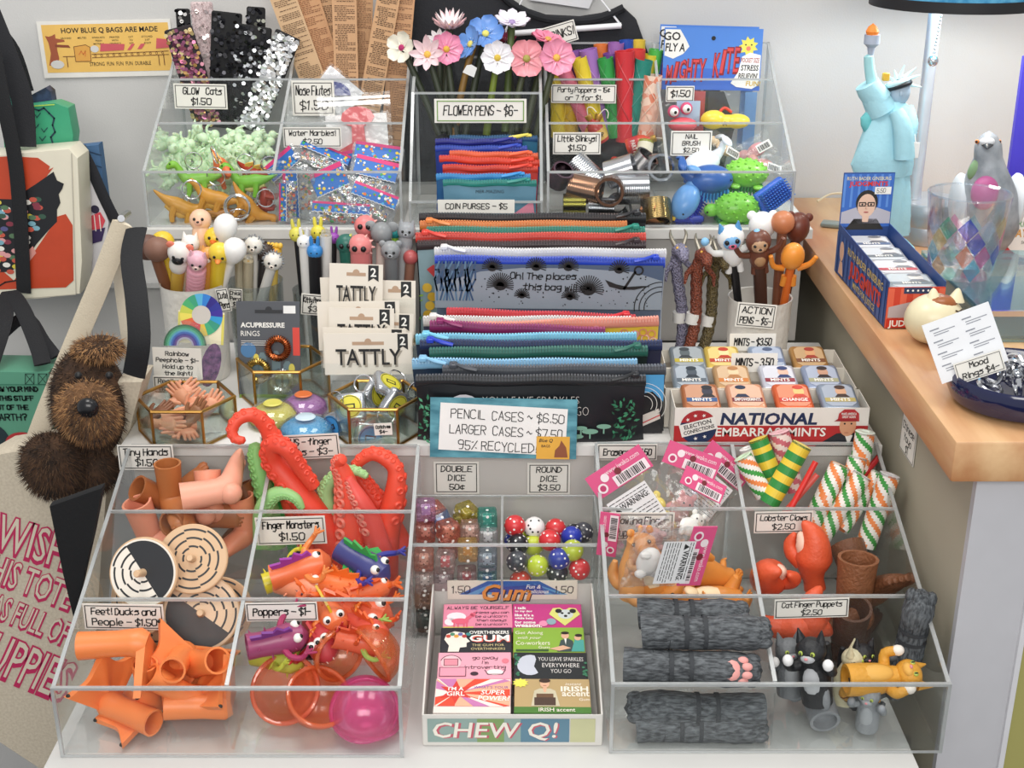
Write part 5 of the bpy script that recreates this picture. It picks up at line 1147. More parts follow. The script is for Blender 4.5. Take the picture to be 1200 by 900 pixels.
for nm,fx,fy,m_ in (('copper',328,408,mat('b4623a',.3,1)),('gold',304,434,mat('cdaa5a',.28,1)),('silver',332,446,mat('d0d2d4',.25,1))):
    b = MB(m_); x0,y0 = F_(fx,fy); c = Vector((x0,-.005,y0)); rr = 11.5 * k; n = 300
    b.tube([c + Vector(((rr + 3.6 * k * math.cos(i * 2 * PI * 34 / n)) * math.cos(2 * PI * i / n),3.6 * k * math.sin(i * 2 * PI * 34 / n),(rr + 3.6 * k * math.cos(i * 2 * PI * 34 / n)) * math.sin(2 * PI * i / n))) for i in range(n)],.85 * k,5,closed=True)
    b.torus(c,rr,2.4 * k,24,8,(PI / 2,0,0)); o = b.build('ring',t); o['label'] = nm + ' coiled ring'
# temporary tattoo cards
def tattoo(label,px0,px1,pyt,pyb,y,text_at=None,badge=True,ry=0,hook=True):
    c = P((px0 + px1) / 2,pyb,y); k = mpp(c); w,h = (px1 - px0) * k,(pyb - pyt) * k / math.cos(R(14)) ; t = T('tattoo_card',label,'card',c,D(-8,ry,0),'cream temporary tattoo cards')
    b = MB(mat('e9e1d4',.6,var=.03)); b.box(-w / 2,w / 2,0,.0012,0,h); b.at(FRONT(-.0002))
    if hook: b.m(mat('b99a80')); b.rect(-w * .18,h - 14 * k,w * .18,h - 10 * k,0); b.disc(0,h - 10 * k,4 * k,.0001,12)
    if badge:
        b.m(mat('1f2022')); x1 = w / 2 - 5 * k; b.flat([(x1 - 12 * k,h - 1 * k),(x1,h - 1 * k),(x1,h - 20 * k),(x1 - 6 * k,h - 16 * k),(x1 - 12 * k,h - 20 * k)],.0001); b.m(WHITE); b.text('2',x1 - 6 * k,h - 14 * k,10 * k,None,.02,0,.0003)
    b.build('card',t)
    if text_at is not None:
        l = MB(mat('a89f92',.6)); l.at(FRONT(-.0005)); l.text('TATTLY',2.2 * k,(pyb - text_at) * k - 2 * k,19 * k,w * .74,.03,-.0,0,'c',True); l.m(INK); l.text('TATTLY',0,(pyb - text_at) * k,19 * k,w * .74,.012,0,.0002,'c',True); l.build('lettering',t)
tattoo('cream tattoo card with the number two badge at the far end of its row',440,487,330,392,.50,None,True,1)
tattoo('cream tattoo card standing tallest with a full printed name',386,448,311,385,.49,353,True,2)
tattoo('cream tattoo card peeking out behind the tallest one',378,440,326,385,.505,None,False,-1,False)
tattoo('cream tattoo card with its top edge just above the front ones',374,470,354,410,.465,None,True,-1)
tattoo('cream tattoo card second from the front with its name half covered',386,462,362,420,.452,398,True,1)
tattoo('cream tattoo card at the end beside the pencil case stack',430,484,368,420,.46,None,True,2)
tattoo('cream tattoo card just behind the front card',379,476,385,432,.44,None,True,1,False)
tattoo('cream tattoo card at the very front with a full printed name',381,484,391,439,.425,427,True,-.5)
b = MB(ACR); pq = P(430,460,.405); w2 = 54 * mpp(pq); zz = P(430,412,.405).z
for a_ in ((-w2,w2,0,.0016,0,zz - SH - .02),(-w2,w2,.085,.0866,0,zz - SH + .03),(-w2,-w2 + .0016,0,.085,0,zz - SH),(w2 - .0016,w2,0,.085,0,zz - SH),(-w2,w2,0,.085,0,.0016)): b.box(*a_)
one(b,'card_holder','clear acrylic holder carrying the cream tattoo cards','holder',(pq.x,.418,SH))
# glitter putty
def putty(label,px,py,y,rp,col,lid):
    c = P(px,py,y); r = rp * mpp(c); t = T('putty_tin',label,'toy',(c.x,c.y,SH),(0,0,0),'round glitter putty tubs')
    b = MB(clear('putty_shell','f4f6f6',.04,'ffffff',.05,.04)); b.lathe([(0,0),(r * .8,0),(r,.004),(r,.008),(r * .97,.013),(r * .7,.021),(r * .3,.0245),(0,.025)],36); b.build('clear_shell',t)
    b = MB(pattern('putty_' + col,col,lighten(col,.3),'fur',500,.25,(1,1,1))); b.lathe([(0,.001),(r * .75,.001),(r * .93,.006),(r * .88,.013),(r * .6,.0195),(0,.022)],32); b.build('putty',t)
    b = MB(mat(lid,.4)); b.lathe([(r * .36,.0248),(r * .3,.0262),(0,.0262)],24); b.build('top_sticker',t)
putty('tub of yellow glitter putty behind the curling red tentacle',321,494,.375,31,'cfc23a','d8d060'); putty('tub of purple glitter putty with an orange sticker',357,487,.40,29,'9a4aa0','d8703a'); putty('tub of blue putty at the shelf edge',359,505,.335,33,'2a9ad4','c8dce8')
b = MB(CHROME); b.torus((0,0,.001),.0165,.0009,30,6); one(b,'wire_ring','thin clear ring lying flat on the white shelf','ring',(P(268,526,.33).x - .005,.325,SH))
# tape measure key rings
def tape(label,loc,rot,face,s=1):
    t = T('tape_measure',label,'keychain',loc,rot,'tape measure key rings',s)
    b = MB(mat('b9bcc0',.25,.8)); b.rbox((0,0,0),(.034,.012,.034),.005,3); b.build('case',t)
    b = MB(mat(face,.4)); b.at(FRONT(-.0062)); b.disc(0,0,.0135,0,28); b.m(INK); b.arc(0,0,.0118,.0125,0,2 * PI,.0002,28); b.rect(-.006,-.003,.006,.003,.0002); b.m(mat(face,.4)); b.rect(-.0045,-.0016,.0045,.0016,.0003); b.build('face_sticker',t)
    b = MB(CHROME); b.torus((.016,0,.026),.010,.0009,24,6,(PI / 2,.4,0)); b.build('split_ring',t)
    b = MB(CHROME); b.rbox((.012,0,-.017),(.006,.008,.003),.001,1); b.build('hook_tab',t)
for lab,px,py,y,r_,f in (('silver tape measure key ring with its yellow face turned up',411,478,.345,D(-38,-8,0),'dcd248'),('silver tape measure key ring standing on edge at the back of the glass box',440,462,.38,D(-20,60,40),'d0c63c'),('silver tape measure key ring leaning beside the pencil cases',462,474,.36,D(10,40,50),'c8c040'),('silver tape measure key ring tilted on top of the heap',455,452,.375,D(-70,30,20),'d8ce40'),('silver tape measure key ring at the bottom behind the front glass',432,512,.335,D(-10,15,20),'4a88b8'),('blue faced tape measure key ring by the corner nearest the blue putty',392,500,.345,D(-10,-30,-30),'3a80b8')):
    tape(lab,P(px,py,y),r_,f)
sign(449,503,.3015,21,14,['Catch em','$4-'],'tiny key ring price tag on the glass box front',border=0,ry=-3)
# ---------------------------------------------------------------- zipped cases
def case(label,x0,x1,py,y,zip_,body,slider=1,art=None,ry=0,z0=SH,name='pencil_case',group='zipped pencil cases',cat_='pencil case',teeth=None,pull=None,print_=None,rz=0,th=.010):
    c = P((x0 + x1) / 2,py,y); w = (x1 - x0) * mpp(c); h = c.z - z0; t = T(name,label,cat_,(c.x,y,z0),D(0,ry,rz),group); zm = mat(zip_,.4,var=.04); r = min(.0062,w * .035)
    b = MB(mat(body,.3,var=.12,vs=60)); hw = w / 2
    f = lambda sg: (lambda u,v: ((u - .5) * w * (1 - .015 * math.sin(v * PI)),sg * (th * .5 * math.sin(PI * min(1,max(0,u))) ** .5 * (1 - v * .72) + .0004) + .0012 * math.sin(u * 9 + v * 4) * v,v * (h - r)))
    b.sheet(f(-1),18,8); b.sheet(lambda u,v: f(1)(1 - u,v),18,8); b.build('pouch',t)
    if art:
        vh = h * (.43 if art is art_ocean else 1); a = MB(); a.at(FRONT(-th * .5 - .0022,0,h - vh)); art(a,w,vh); a.build('front_print',t)
    b = MB(zm); n = 14; pth = [((i / n - .5) * w,.0008 * math.sin(i * 1.1),h - r * .5 + .0007 * math.sin(i * .9)) for i in range(n + 1)]; b.tube(pth,[(r * .75,r)] * (n + 1),10,up=(0,0,1)); b.build('zipper_tape',t)
    tm = mat(teeth or lighten(zip_,.14),.3); b = MB(tm); nt = int(w / .0034)
    for i in range(nt):
        x = (i + .5) / nt * w - hw; zz = h + r * .36 + .0007 * math.sin((i / nt) * 12.6); b.box(x - .0011,x + .0011,-r * .85,r * .5,zz,zz + .0012); b.box(x - .0011,x + .0011,-r * .98,-r * .6,zz - r * .5,zz + .0012)
    b.build('zipper_teeth',t)
    b = MB(mat(pull or zip_,.3)); x = slider * (hw - .012); b.rbox((x,-.001,h + r * .7),(.009,r * 1.9,r * .9),.0012,1); sl = b.build('zipper_slider',t); b = MB(mat(pull or zip_,.3)); b.tube([(x,-.003,h + r * 1.2),(x - slider * .014,-r - .002,h + r * .6),(x - slider * .026,-r - .003,h + r * .2)],[.0016,.0026,.0022],8); b.build('pull_tab',sl)
    return t
def leafy(a,x0,x1,y0,y1,n,cols):
    for i in range(n):
        a.m(mat(cols[i % len(cols)])); x,y,q,s_ = random.uniform(x0,x1),random.uniform(y0,y1),random.uniform(0,6.3),random.uniform(.0035,.006)
        a.flat([(x,y),(x + s_ * .6 * math.cos(q - .5),y + s_ * .6 * math.sin(q - .5)),(x + s_ * 1.3 * math.cos(q),y + s_ * 1.3 * math.sin(q)),(x + s_ * .6 * math.cos(q + .5),y + s_ * .6 * math.sin(q + .5))],.0001 + i * 1e-6)
def art_sparkle(a,w,h):
    a.m(mat('cfcac4')); a.text('YOU LEAVE SPARKLES',.0,h - .026,.0085,w * .42,-.02,0,.0004); a.text('WHEREVER YOU GO',.018,h - .040,.0105,w * .36,-.02,0,.0004)
    a.m(mat('c4c2c8')); a.flat([(-w * .29 + .021 * math.cos(q),h - .036 + .021 * math.sin(q)) for q in [.5 + i * .32 for i in range(15)]] + [(-w * .26,h - .05),(-w * .268,h - .036),(-w * .262,h - .024)],.0003)
    leafy(a,-w * .48,-w * .40,.004,h - .018,46,('2f7a58','3f9068','5aa880','22583f')); leafy(a,w * .36,w * .46,.004,h - .02,46,('2f7a58','3f9068','22583f'))
    a.m(mat('7fae98'))
    for x,y,r in ((w * .20,.008,.008),(w * .26,.014,.009),(w * .32,.02,.008),(w * .22,.018,.007)): a.disc(x,y,r,.0003,16,r * .35); a.stroke([(x,y),(x,y - .008)],.0016,.0002)
def art_ocean(a,w,h):
    a.m(mat('8e98a4')); a.flat([(-w * .5,.002),(w * .49,.002),(w * .49,h * .62),(w * .36,h * .80),(w * .12,h * .86),(-w * .12,h * .86),(-w * .3,h * .78),(-w * .5,h * .5)],.0001)
    a.m(INK); a.hand('Oh! The places',-.008,h * .64,.0078,w * .29,.0013,.0006); a.hand('this bag will go!',.010,h * .42,.0078,w * .31,.0013,.0006)
    for cx,cy,r,n in ((-w * .215,h * .50,.016,22),(w * .17,h * .43,.018,22),(w * .09,h * .28,.010,16),(-w * .12,h * .3,.009,14),(-w * .06,h * .88,.012,16),(w * .08,h * .88,.012,16),(w * .30,h * .84,.012,14),(-w * .25,h * .86,.012,16)):
        a.m(INK); a.disc(cx,cy,r * .5,.0003,12,r * .4)
        for i in range(n): q = PI * (-.1 + 1.2 * i / n); a.stroke([(cx,cy),(cx + r * math.cos(q),cy + r * math.sin(q))],.0013,.0004)
    for i in range(90):
        a.m(INK); x,y = random.uniform(-w * .3,w * .44),random.uniform(h * .1,h * .72)
        if abs(y - h * .6) > h * .12 or abs(x) > w * .18: a.disc(x,y,random.uniform(.0005,.0012),.0003,6)
    for i in range(24):
        a.m(mat(('5d7c9a','3a5578')[i % 2])); x = -w * .49 + w * .17 * (i % 12) / 12; y0 = h * .2 + (i // 12) * .012
        a.stroke([(x,y0),(x + .004 * math.sin(i),y0 + .012),(x - .003 * math.cos(i * 2),y0 + .026),(x + .003,y0 + .036)],.0022,.0004)
    a.m(INK); a.flat([(w * .24,h * .64),(w * .26,h * .5),(w * .31,h * .44),(w * .37,h * .44),(w * .44,h * .52),(w * .4,h * .52),(w * .34,h * .50),(w * .29,h * .55)],.0005); a.stroke([(w * .325,h * .46),(w * .37,h * .8)],.003,.0005); a.arc(w * .385,h * .83,.004,.0062,0,2 * PI,.0005,14)
    for k in range(3): a.arc(w * .49,h * .08,.020 + .006 * k,.0212 + .006 * k,PI * .5,PI * 1.05,.0005,14)
    a.m(mat('4a5a74')); a.flat([(-w * .5,h * .5),(-w * .3,h * .78),(-w * .12,h * .86),(w * .12,h * .86),(w * .36,h * .8),(w * .49,h * .62),(w * .49,h * .93),(-w * .5,h * .93)],.00005)
def art_yellow(a,w,h):
    for i in range(60): a.m(mat(('e9a0a0','efc0b0','d88a6a')[i % 3])); x,y = random.uniform(-w * .48,w * .48),random.uniform(h * .35,h * .92); a.arc(x,y,.0035,.005,0,2 * PI,.0001 + i * 1e-6,12)
def art_swirl(a,w,h):
    a.m(mat('4f9fd4')); a.rect(w * .30,h * .45,w * .49,h * .92,.0001); a.m(mat('18181c')); a.flat([(w * .3,0),(w * .49,0),(w * .49,h * .5),(w * .44,h * .66),(w * .36,h * .6),(w * .3,h * .5)],.0003); a.m(WHITE)
    for k in range(4): a.arc(w * .40,h * .46,.010 + k * .005,.0106 + k * .005,-.6,1.9,.0005,14)
    a.m(mat('d8d0c8')); a.flat([(w * .36,.004),(w * .48,.018),(w * .47,.03),(w * .36,.018)],.0005); a.m(mat('c84a4a')); a.stroke([(w * .37,.009),(w * .475,.022)],.0014,.0007)
def art_garden(a,w,h):
    a.m(mat('c23a3a')); a.flat([(-w * .46,h * .80),(-w * .43,h * .84),(-w * .40,h * .80),(-w * .43,h * .74)],.0001)
    for i in range(7): a.m(mat(('d8b03a','c8a02c')[i % 2])); a.disc(-w * .46 + .003 * (i % 3),h * .2 + i * h * .075,.006,.0001 + i * 1e-5,12)
    leafy(a,-w * .49,-w * .40,.01,h * .6,20,('8ab04a','5a8a4a'))
for a_ in (
 dict(label='black zipped pencil case at the very front with a moon and leaves print',x0=487,x1=757,py=443,y=.33,zip_='222428',body='1b1e22',slider=1,art=art_sparkle,teeth='55585c',th=.016),
 dict(label='pencil case with a grey zipper and a blue and black print behind the front one',x0=519,x1=781,py=431,y=.352,zip_='4e525a',body='2c2e34',slider=-1,art=art_swirl,ry=-.4),
 dict(label='pencil case with a pale blue zipper and its slider at the tattoo card end',x0=483,x1=747,py=424,y=.37,zip_='8cc4ea',body='22344a',slider=-1),
 dict(label='pencil case with a forest green zipper',x0=504,x1=760,py=410,y=.392,zip_='2f6a5c',body='1e2a28',slider=1,ry=-.6),
 dict(label='navy pencil case with a royal blue slider under the aqua zipper',x0=492,x1=776,py=402,y=.405,zip_='23305a',body='1f2440',slider=-1,pull='2a40c0'),
 dict(label='pencil case with an aqua blue zipper in the middle of the pile',x0=488,x1=747,py=394,y=.422,zip_='7ecbe8',body='20314c',slider=-1,ry=-.6),
 dict(label='pencil case with a plum zipper sloping down beneath the coral one',x0=500,x1=706,py=383,y=.445,zip_='8e2a62',body='5a2344',slider=-1,ry=2.2),
 dict(label='yellow patterned pencil case with a coral zipper',x0=508,x1=775,py=378,y=.462,zip_='ee9a86',body='e2c244',slider=-1,art=art_yellow,ry=-2),
 dict(label='pencil case with a thin white zipper under the red one',x0=496,x1=740,py=374,y=.482,zip_='e6e4e2',body='3a4058',slider=-1),
 dict(label='pencil case with a plain red zipper just under the ocean print',x0=520,x1=742,py=368,y=.50,zip_='d6303a',body='3a8a4a',slider=1,ry=2.2),
 dict(label='ocean print pencil case with a bright blue zipper',x0=508,x1=778,py=304,y=.535,zip_='2646c4',body='5d6a80',slider=1,art=art_ocean,ry=.6),
 dict(label='pencil case with a white zipper right behind the ocean print one',x0=508,x1=780,py=294,y=.552,zip_='e8e8ea',body='b8c0cc',slider=-1,ry=.4),
 dict(label='pale blue pencil case with a heart print and dark brown zipper',x0=489,x1=757,py=285,y=.566,zip_='3a2c2e',body='8aa4ac',slider=1,art=art_garden),
 dict(label='pencil case with a scarlet zipper and slider near the koala pens',x0=487,x1=757,py=276,y=.58,zip_='e4493e',body='2a2c34',slider=-1),
 dict(label='pencil case with a teal zipper between scarlet and orange',x0=500,x1=756,py=269,y=.594,zip_='2a8a78',body='26282e',slider=1),
 dict(label='pencil case with an orange zipper',x0=492,x1=735,py=262,y=.607,zip_='ee8a4a',body='2c2428',slider=-1),
 dict(label='pencil case with a black zipper last in the stack below the coin purses card',x0=491,x1=757,py=253,y=.62,zip_='242428',body='24262a',slider=1,teeth='46484c')):
    case(**a_)
t = T('price_sign','teal backed pencil cases price card leaning on the front case','sign',P(590,502,.311),D(-13,1,0),'handwritten price signs'); k = mpp(t.location); q = k / cp
b = MB(pattern('teal_wash','2f6f80','5f9fae','fur',30,.5,(1,1,3))); b.box(-86 * k,86 * k,0,.0008,-33 * q,33 * q); b.build('backing_card',t)
b = MB(mat('e9e6e4',.6)); b.at(FRONT(-.0006) @ Matrix.Rotation(R(-2.2),4,'Z')); b.rect(-75 * k,-27 * q,74 * k,25 * q); b.build('paper',t)
l = MB(INK); l.at(FRONT(-.0009) @ Matrix.Rotation(R(-2.2),4,'Z'))
for i,(s_,x) in enumerate((('PENCIL  CASES ~ $6.50',4),('LARGER  CASES ~ $7.50',3),('95% RECYCLED!',-6))): l.hand(s_,x * k,(9 - 17 * i) * q,.0095,(132 if i < 2 else 92) * k,.0009,slant=.02)
l.build('lettering',t)
b = MB(mat('dfa63a',.5)); b.at(FRONT(-.0011)); b.rect(39 * k,-33 * q,78 * k,-8 * q); b.m(INK); b.text('Blue Q',50 * k,-15 * q,.0045,18 * k,.01,.3,.0002); b.text('BAGS',50 * k,-20 * q,.0028,None,.01,0,.0002); b.m(mat('8a4a2a')); b.flat([(60 * k,-31 * q),(76 * k,-31 * q),(74 * k,-20 * q),(68 * k,-12 * q),(66 * k,-18 * q),(61 * k,-23 * q)],.0002); b.build('yellow_sticker',t)
# ---------------------------------------------------------------- mints
def tin(label,loc,rot,base,band,acc,group='hinged mint tins',w=.0415,d=.05,name='mint_tin'):
    t = T(name,label,'tin',loc,rot,group)
    b = MB(mat(base,.3,.3,var=.06)); b.rbox((0,0,0),(w,d,.012),.0052,3); b.build('tin_body',t)
    b = MB(mat(lighten(base,.25),.35)); b.at(Matrix.Translation((0,0,.00615))); x,y = w * .40,d * .40; b.prism([(-x,-y + .006),(-x + .006,-y),(x - .006,-y),(x,-y + .006),(x,y - .006),(x - .006,y),(-x + .006,y),(-x,y - .006)],0,.0003)
    b.m(mat(band,.4)); b.rect(-x,-y * .62,x,-y * .25,.0006); b.m(mat('f2eee6',.5)); b.text(acc[0],0,-y * .56,y * .27,x * 1.7,.02,0,.0008)
    b.m(mat(acc[1],.4)); b.disc(acc[2] * x,y * .35,x * .36,.0006,16,y * .46); b.m(mat(acc[3],.4)); b.disc(acc[2] * x,y * .72,x * .36,.0008,14,y * .2); b.flat([(acc[2] * x - x * .5,-y * .2),(acc[2] * x + x * .5,-y * .2),(acc[2] * x + x * .25,y * .1),(acc[2] * x - x * .25,y * .1)],.0007); b.build('lid_print',t)
    return t
tx0,tx1 = P(790,500,.312).x,P(1017,500,.312).x; zl = P(900,478,.312).z
def tray(label,x0,x1,y0,y1,zb,zt_,front=None):
    t = T('mint_display_box',label,'box',(0,0,0),group='cardboard mint display boxes'); m_ = mat('e6e0d4',.6); b = MB(m_); q = .0008
    b.box(x0,x1,y0,y0 + q,SH,zt_); b.box(x0,x1,y1 - q,y1,SH,zt_ + .002)
    for x in (x0,x1 - q):
        f = Matrix(((0,0,1,x),(1,0,0,0),(0,1,0,0),(0,0,0,1))); b.at(f); b.prism([(y0,SH),(y1,SH),(y1,zt_ + .002),(y0,zt_)],0,q); b.at()
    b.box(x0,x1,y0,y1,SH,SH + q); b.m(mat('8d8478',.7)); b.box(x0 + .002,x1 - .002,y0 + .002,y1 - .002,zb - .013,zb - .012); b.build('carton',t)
    if front: front(t,x0,x1,y0,zt_)
    return t
def nat(t,x0,x1,y0,zt_):
    w,h = x1 - x0,zt_ - SH; a = MB(mat('efe9e2',.5)); a.at(FRONT(y0 - .0003,(x0 + x1) / 2,SH)); a.rect(-w / 2,0,w / 2,h,0)
    a.m(mat('b62a2c',.5)); a.rect(-w / 2,0,w / 2,h * .54,.0001); a.m(mat('1d2c52',.5)); a.text('NATIONAL',-.003,h * .58,h * .30,w * .50,.035,.12,.0003,fill=True); a.m(WHITE); a.text('EMBARRASSMINTS',.0,h * .27,h * .22,w * .57,.02,0,.0003,fill=True)
    cx,cy,r = -w * .375,h * .50,h * .44; a.m(mat('1f3358')); a.disc(cx,cy,r,.0003,30); a.m(mat('b02a30')); a.flat([(cx + r * math.cos(q),cy + r * math.sin(q)) for q in [.35 + i * .14 for i in range(19)]],.0004); a.m(WHITE); a.add([],[]); M0 = a.M.copy(); a.at(M0 @ Matrix.Translation((cx,cy,0)) @ Matrix.Rotation(.28,4,'Z')); a.rect(-r,-r * .34,r,r * .40,.0006); a.m(INK); a.text('ELECTION',0,r * .08,r * .24,r * 1.5,.02,0,.0008); a.text('CONFECTIONS',0,-r * .24,r * .22,r * 1.7,.02,0,.0008)
    a.m(WHITE)
    for x,y in ((-r * .45,r * .6),(0,r * .72),(.45 * r,r * .6),(-.3 * r,-r * .6),(.2 * r,-r * .62)): a.flat([(x + (r * .12 if k % 2 == 0 else r * .05) * math.cos(PI / 2 + k * PI / 5),y + (r * .12 if k % 2 == 0 else r * .05) * math.sin(PI / 2 + k * PI / 5)) for k in range(10)],.0008)
    a.at(M0); px = w * .395; a.m(mat('23262e')); a.flat([(px - h * .75,0),(px + h * .5,0),(px + h * .42,h * .26),(px + h * .1,h * .38),(px - h * .25,h * .34)],.0004); a.m(WHITE); a.flat([(px - h * .05,h * .3),(px + h * .14,h * .3),(px + h * .06,h * .02)],.0005); a.m(mat('d8a07c')); a.disc(px,h * .55,h * .20,.0006,20,h * .28); a.m(mat('c88a68')); a.disc(px - h * .02,h * .36,h * .06,.0007,10,h * .025); a.m(INK); a.disc(px - h * .08,h * .60,h * .025,.0008,8); a.disc(px + h * .08,h * .60,h * .025,.0008,8)
    a.m(mat('b82f34')); a.flat([(px - h * .26,h * .66),(px + h * .26,h * .66),(px + h * .24,h * .86),(px + h * .12,h * .97),(px - h * .12,h * .97),(px - h * .24,h * .86)],.0008); a.m(mat('9a2028')); a.flat([(px - h * .34,h * .66),(px + h * .22,h * .66),(px + h * .2,h * .72),(px - h * .26,h * .72)],.0009); a.m(WHITE); a.text('MAKE AMERICA',px,h * .83,h * .06,h * .36,.02,0,.0011); a.text('GREAT AGAIN',px,h * .75,h * .06,h * .32,.02,0,.0011)
    a.build('front_print',t)
tray('white mint display box with a red printed front in front of the others',tx0,tx1,.312,.360,zl - .002,zl,nat)
x20,x21 = P(779,455,.3615).x,P(1004,455,.3615).x; z2 = P(890,455,.3615).z
tray('plain white mint display box in the middle row',x20,x21,.3615,.418,z2 - .002,z2)
x30,x31 = P(780,431,.4195).x,P(990,431,.4195).x; z3 = P(890,431,.4195).z
tray('plain white mint display box in the row nearest the action pens',x30,x31,.4195,.474,z3 - .002,z3)
for lab,px,py,y,base,band,acc in (
    ('orange brown mint tin at the corner of the front box',821,469,.338,'b5714a','3a5a8a',('MINTS','3a3a48',.45,'2a2a30')),('peach mint tin with dark letters second along the front box',874,469,.338,'d89a78','7a2a34',('EMPOWERMINTS','e0b898',-.3,'24304a')),('red orange mint tin with a gold disc third along the front box',929,469,.338,'d8653a','c83a2c',('CHANGE','e8c07a',.4,'c8402c')),('blue grey mint tin with a portrait at the counter end of the front box',982,469,.338,'8f9cae','b8a868',('MINTS','d8a888',.2,'4a3a34')),
    ('slate mint tin nearest the pencil cases in the middle box',809,446,.389,'8a96a2','5a646e',('MINTS','4a545e',.1,'2a343e')),('tan mint tin second along the middle box',858,445,.389,'c39a6c','c87a3a',('MINTS','e2c8a0',.1,'b07a4a')),('white and maroon mint tin with two people in the middle box',912,445,.389,'c2c4d0','8a2a3a',('MINTS','dcb4a0',.35,'2a3a6a')),('blue mint tin with a dark haired portrait in the middle box',963,444,.389,'96a2bc','a8a888',('MINTS','c89a80',.1,'3a2e2c')),
    ('grey mint tin with yellow lettering in the back box',806,422,.446,'7d868c','b8a83a',('MINTS','5a6468',-.2,'3a4044')),('yellow mint tin half behind the mints card',847,421,.446,'d8b858','b8452c',('MINTS','e8d8a0',.1,'b8402c')),('pale blue mint tin in the back box',899,422,.446,'8e9eb8','6a7a9a',('MINTS','b0bcd0',.1,'4a5a78')),('brown mint tin at the counter end of the back box',948,422,.446,'b0824a','7a4a2a',('MINTS','d8a070',.1,'a03a2a'))):
    p = P(px,py,y); zz = {.338: zl,.389: z2,.446: z3}[y]; tin(lab,(p.x,y,zz - .0015),D(13,0,0),base,band,acc)
sign(882,401,.4728,54,20,['MINTS - $3.50'],'upper mints price card behind the back row of tins',border=0,lean=.1)
sign(884,425,.417,54,22,['MINTS - 3.50'],'lower mints price card standing between two rows of tins',border=0,lean=.1)
# ---------------------------------------------------------------- back row of bins
UZ = .3238
y1,y2,y3 = .70,.783,.86
bin_('narrow acrylic bin of flower pens and coin purses',UX(479),UX(636),.657,[(0,P(560,236,.657).z - .323),(.10,P(560,109,.757).z - .323)],.323,[],back=(.17,.19),floors=[0,.03])
# sequined bands
def band(label,p0,p1,wp,base,cols,y,n=120,fuzzy=False):
    a,c = P(*p0,y),P(*p1,y); L = (c - a).length; k = mpp(c); w = wp * k
    t = T('sequin_bracelet',label,'bracelet',a,E(c - a,(1,0,0)),'sequined slap bracelets')
    b = MB(mat(base,.8,bump=.8 if fuzzy else .2,bs=600)); b.rbox((0,0,L / 2),(w,.006,L),.0028,2)
    if fuzzy:
        for i in range(700): x,z = random.uniform(-w / 2,w / 2),random.uniform(0,L); b.tube([(x,-.003,z),(x + random.uniform(-.003,.003),-.0065,z + random.uniform(-.003,.003))],[.0006,.0001],3)
    b.build('band',t)
    s_ = MB(); ms = [mat(x,.22,.65,var=.15) for x in cols]
    for i in range(n):
        s_.m(random.choice(ms)); x,z = random.uniform(-.46,.46) * w,random.uniform(.02,.98) * L; s_.at(Matrix.Translation((x,-.0035 - random.random() * .0015,z)) @ Euler((PI / 2 + random.uniform(-.5,.5),random.uniform(-.5,.5),0)).to_matrix().to_4x4()); s_.disc(0,0,.0028,0,8)
    s_.build('sequins',t); return t
band('bracelet of pink and gold sequins leaning out nearest the yellow poster',(246,150),(208,32),34,'241c20',('c88a9a','e0b070','b86a88','f0d8a0','9a5a7a'),.845,300)
band('pale pink fluffy bracelet standing tallest',(248,150),(236,2),26,'d8c4c4',('e8d8d8','f0e4e0'),.872,40,True)
band('short black sequined bracelet tip beside the pale fluffy one',(222,120),(214,10),17,'18181a',('2a2a2e','e8e4e0','18181a'),.878,70)
band('plain black bracelet behind the pink and gold one',(262,150),(266,14),36,'121214',('1c1c20','202024','3a3a40'),.862,160)
band('black sequined bracelet with scattered silver in the middle',(288,152),(298,30),42,'141416',('1a1a1e','26262a','d8dade','1a1a1e','1e1e22'),.85,260)
band('black bracelet tip at the top behind the middle ones',(300,130),(300,8),22,'121214',('1e1e22','2a2a30','c8c8b8'),.88,110)
band('bracelet of bright silver sequins leaning toward the newspaper strips',(292,152),(338,40),31,'1a1a1c',('e8eaec','f4f4f4','d4d6da','f8f8f8'),.838,420)
band('black bracelet end with iridescent edge peeking out at the top',(283,100),(285,32),12,'2a2c2a',('b8c0a8','c0a0b0','3a3a3a'),.885,40)
# glow cats
def glowcat():
    t = T('glow_cat','pale green rubber cat in the heap beneath the glow cats card','toy',(0,-5,0),group='glow in the dark rubber cats'); b = MB(mat('d6ecc8',.4,sss=.35,var=.12)); b.ball((0,0,.006),(.0095,.0065,.006),12); b.ball((.009,0,.0125),(.006,.0058,.0055),12)
    for sg in (-1,1): b.tube([(.009,sg * .0034,.0165),(.009,sg * .0044,.0215)],[.0022,.0003],6)
    b.tube(smooth([(-.009,0,.006),(-.015,0,.009),(-.016,0,.017)],3),.0016,6,round1=True)
    for x in (-.006,.006):
        for sg in (-1,1): b.tube([(x,sg * .0035,.004),(x,sg * .004,-.002)],.0021,6,round1=True)
    b.build('body',t); return t
g0 = glowcat(); first = True
for i in range(70):
    px,py = 194 + (i * 37 % 118) + random.uniform(-3,3),160 + (i * 53 % 54) + random.uniform(-3,3); y = .80 - (py - 160) / 54 * .045 + random.uniform(-.005,.01)
    c = P(px,py,y); r_ = tuple(random.uniform(-1,3) for _ in range(3))
    if first: g0.location,g0.rotation_euler,first = c,r_,False
    else: dup(g0,c,r_,s=random.uniform(1.0,1.35))
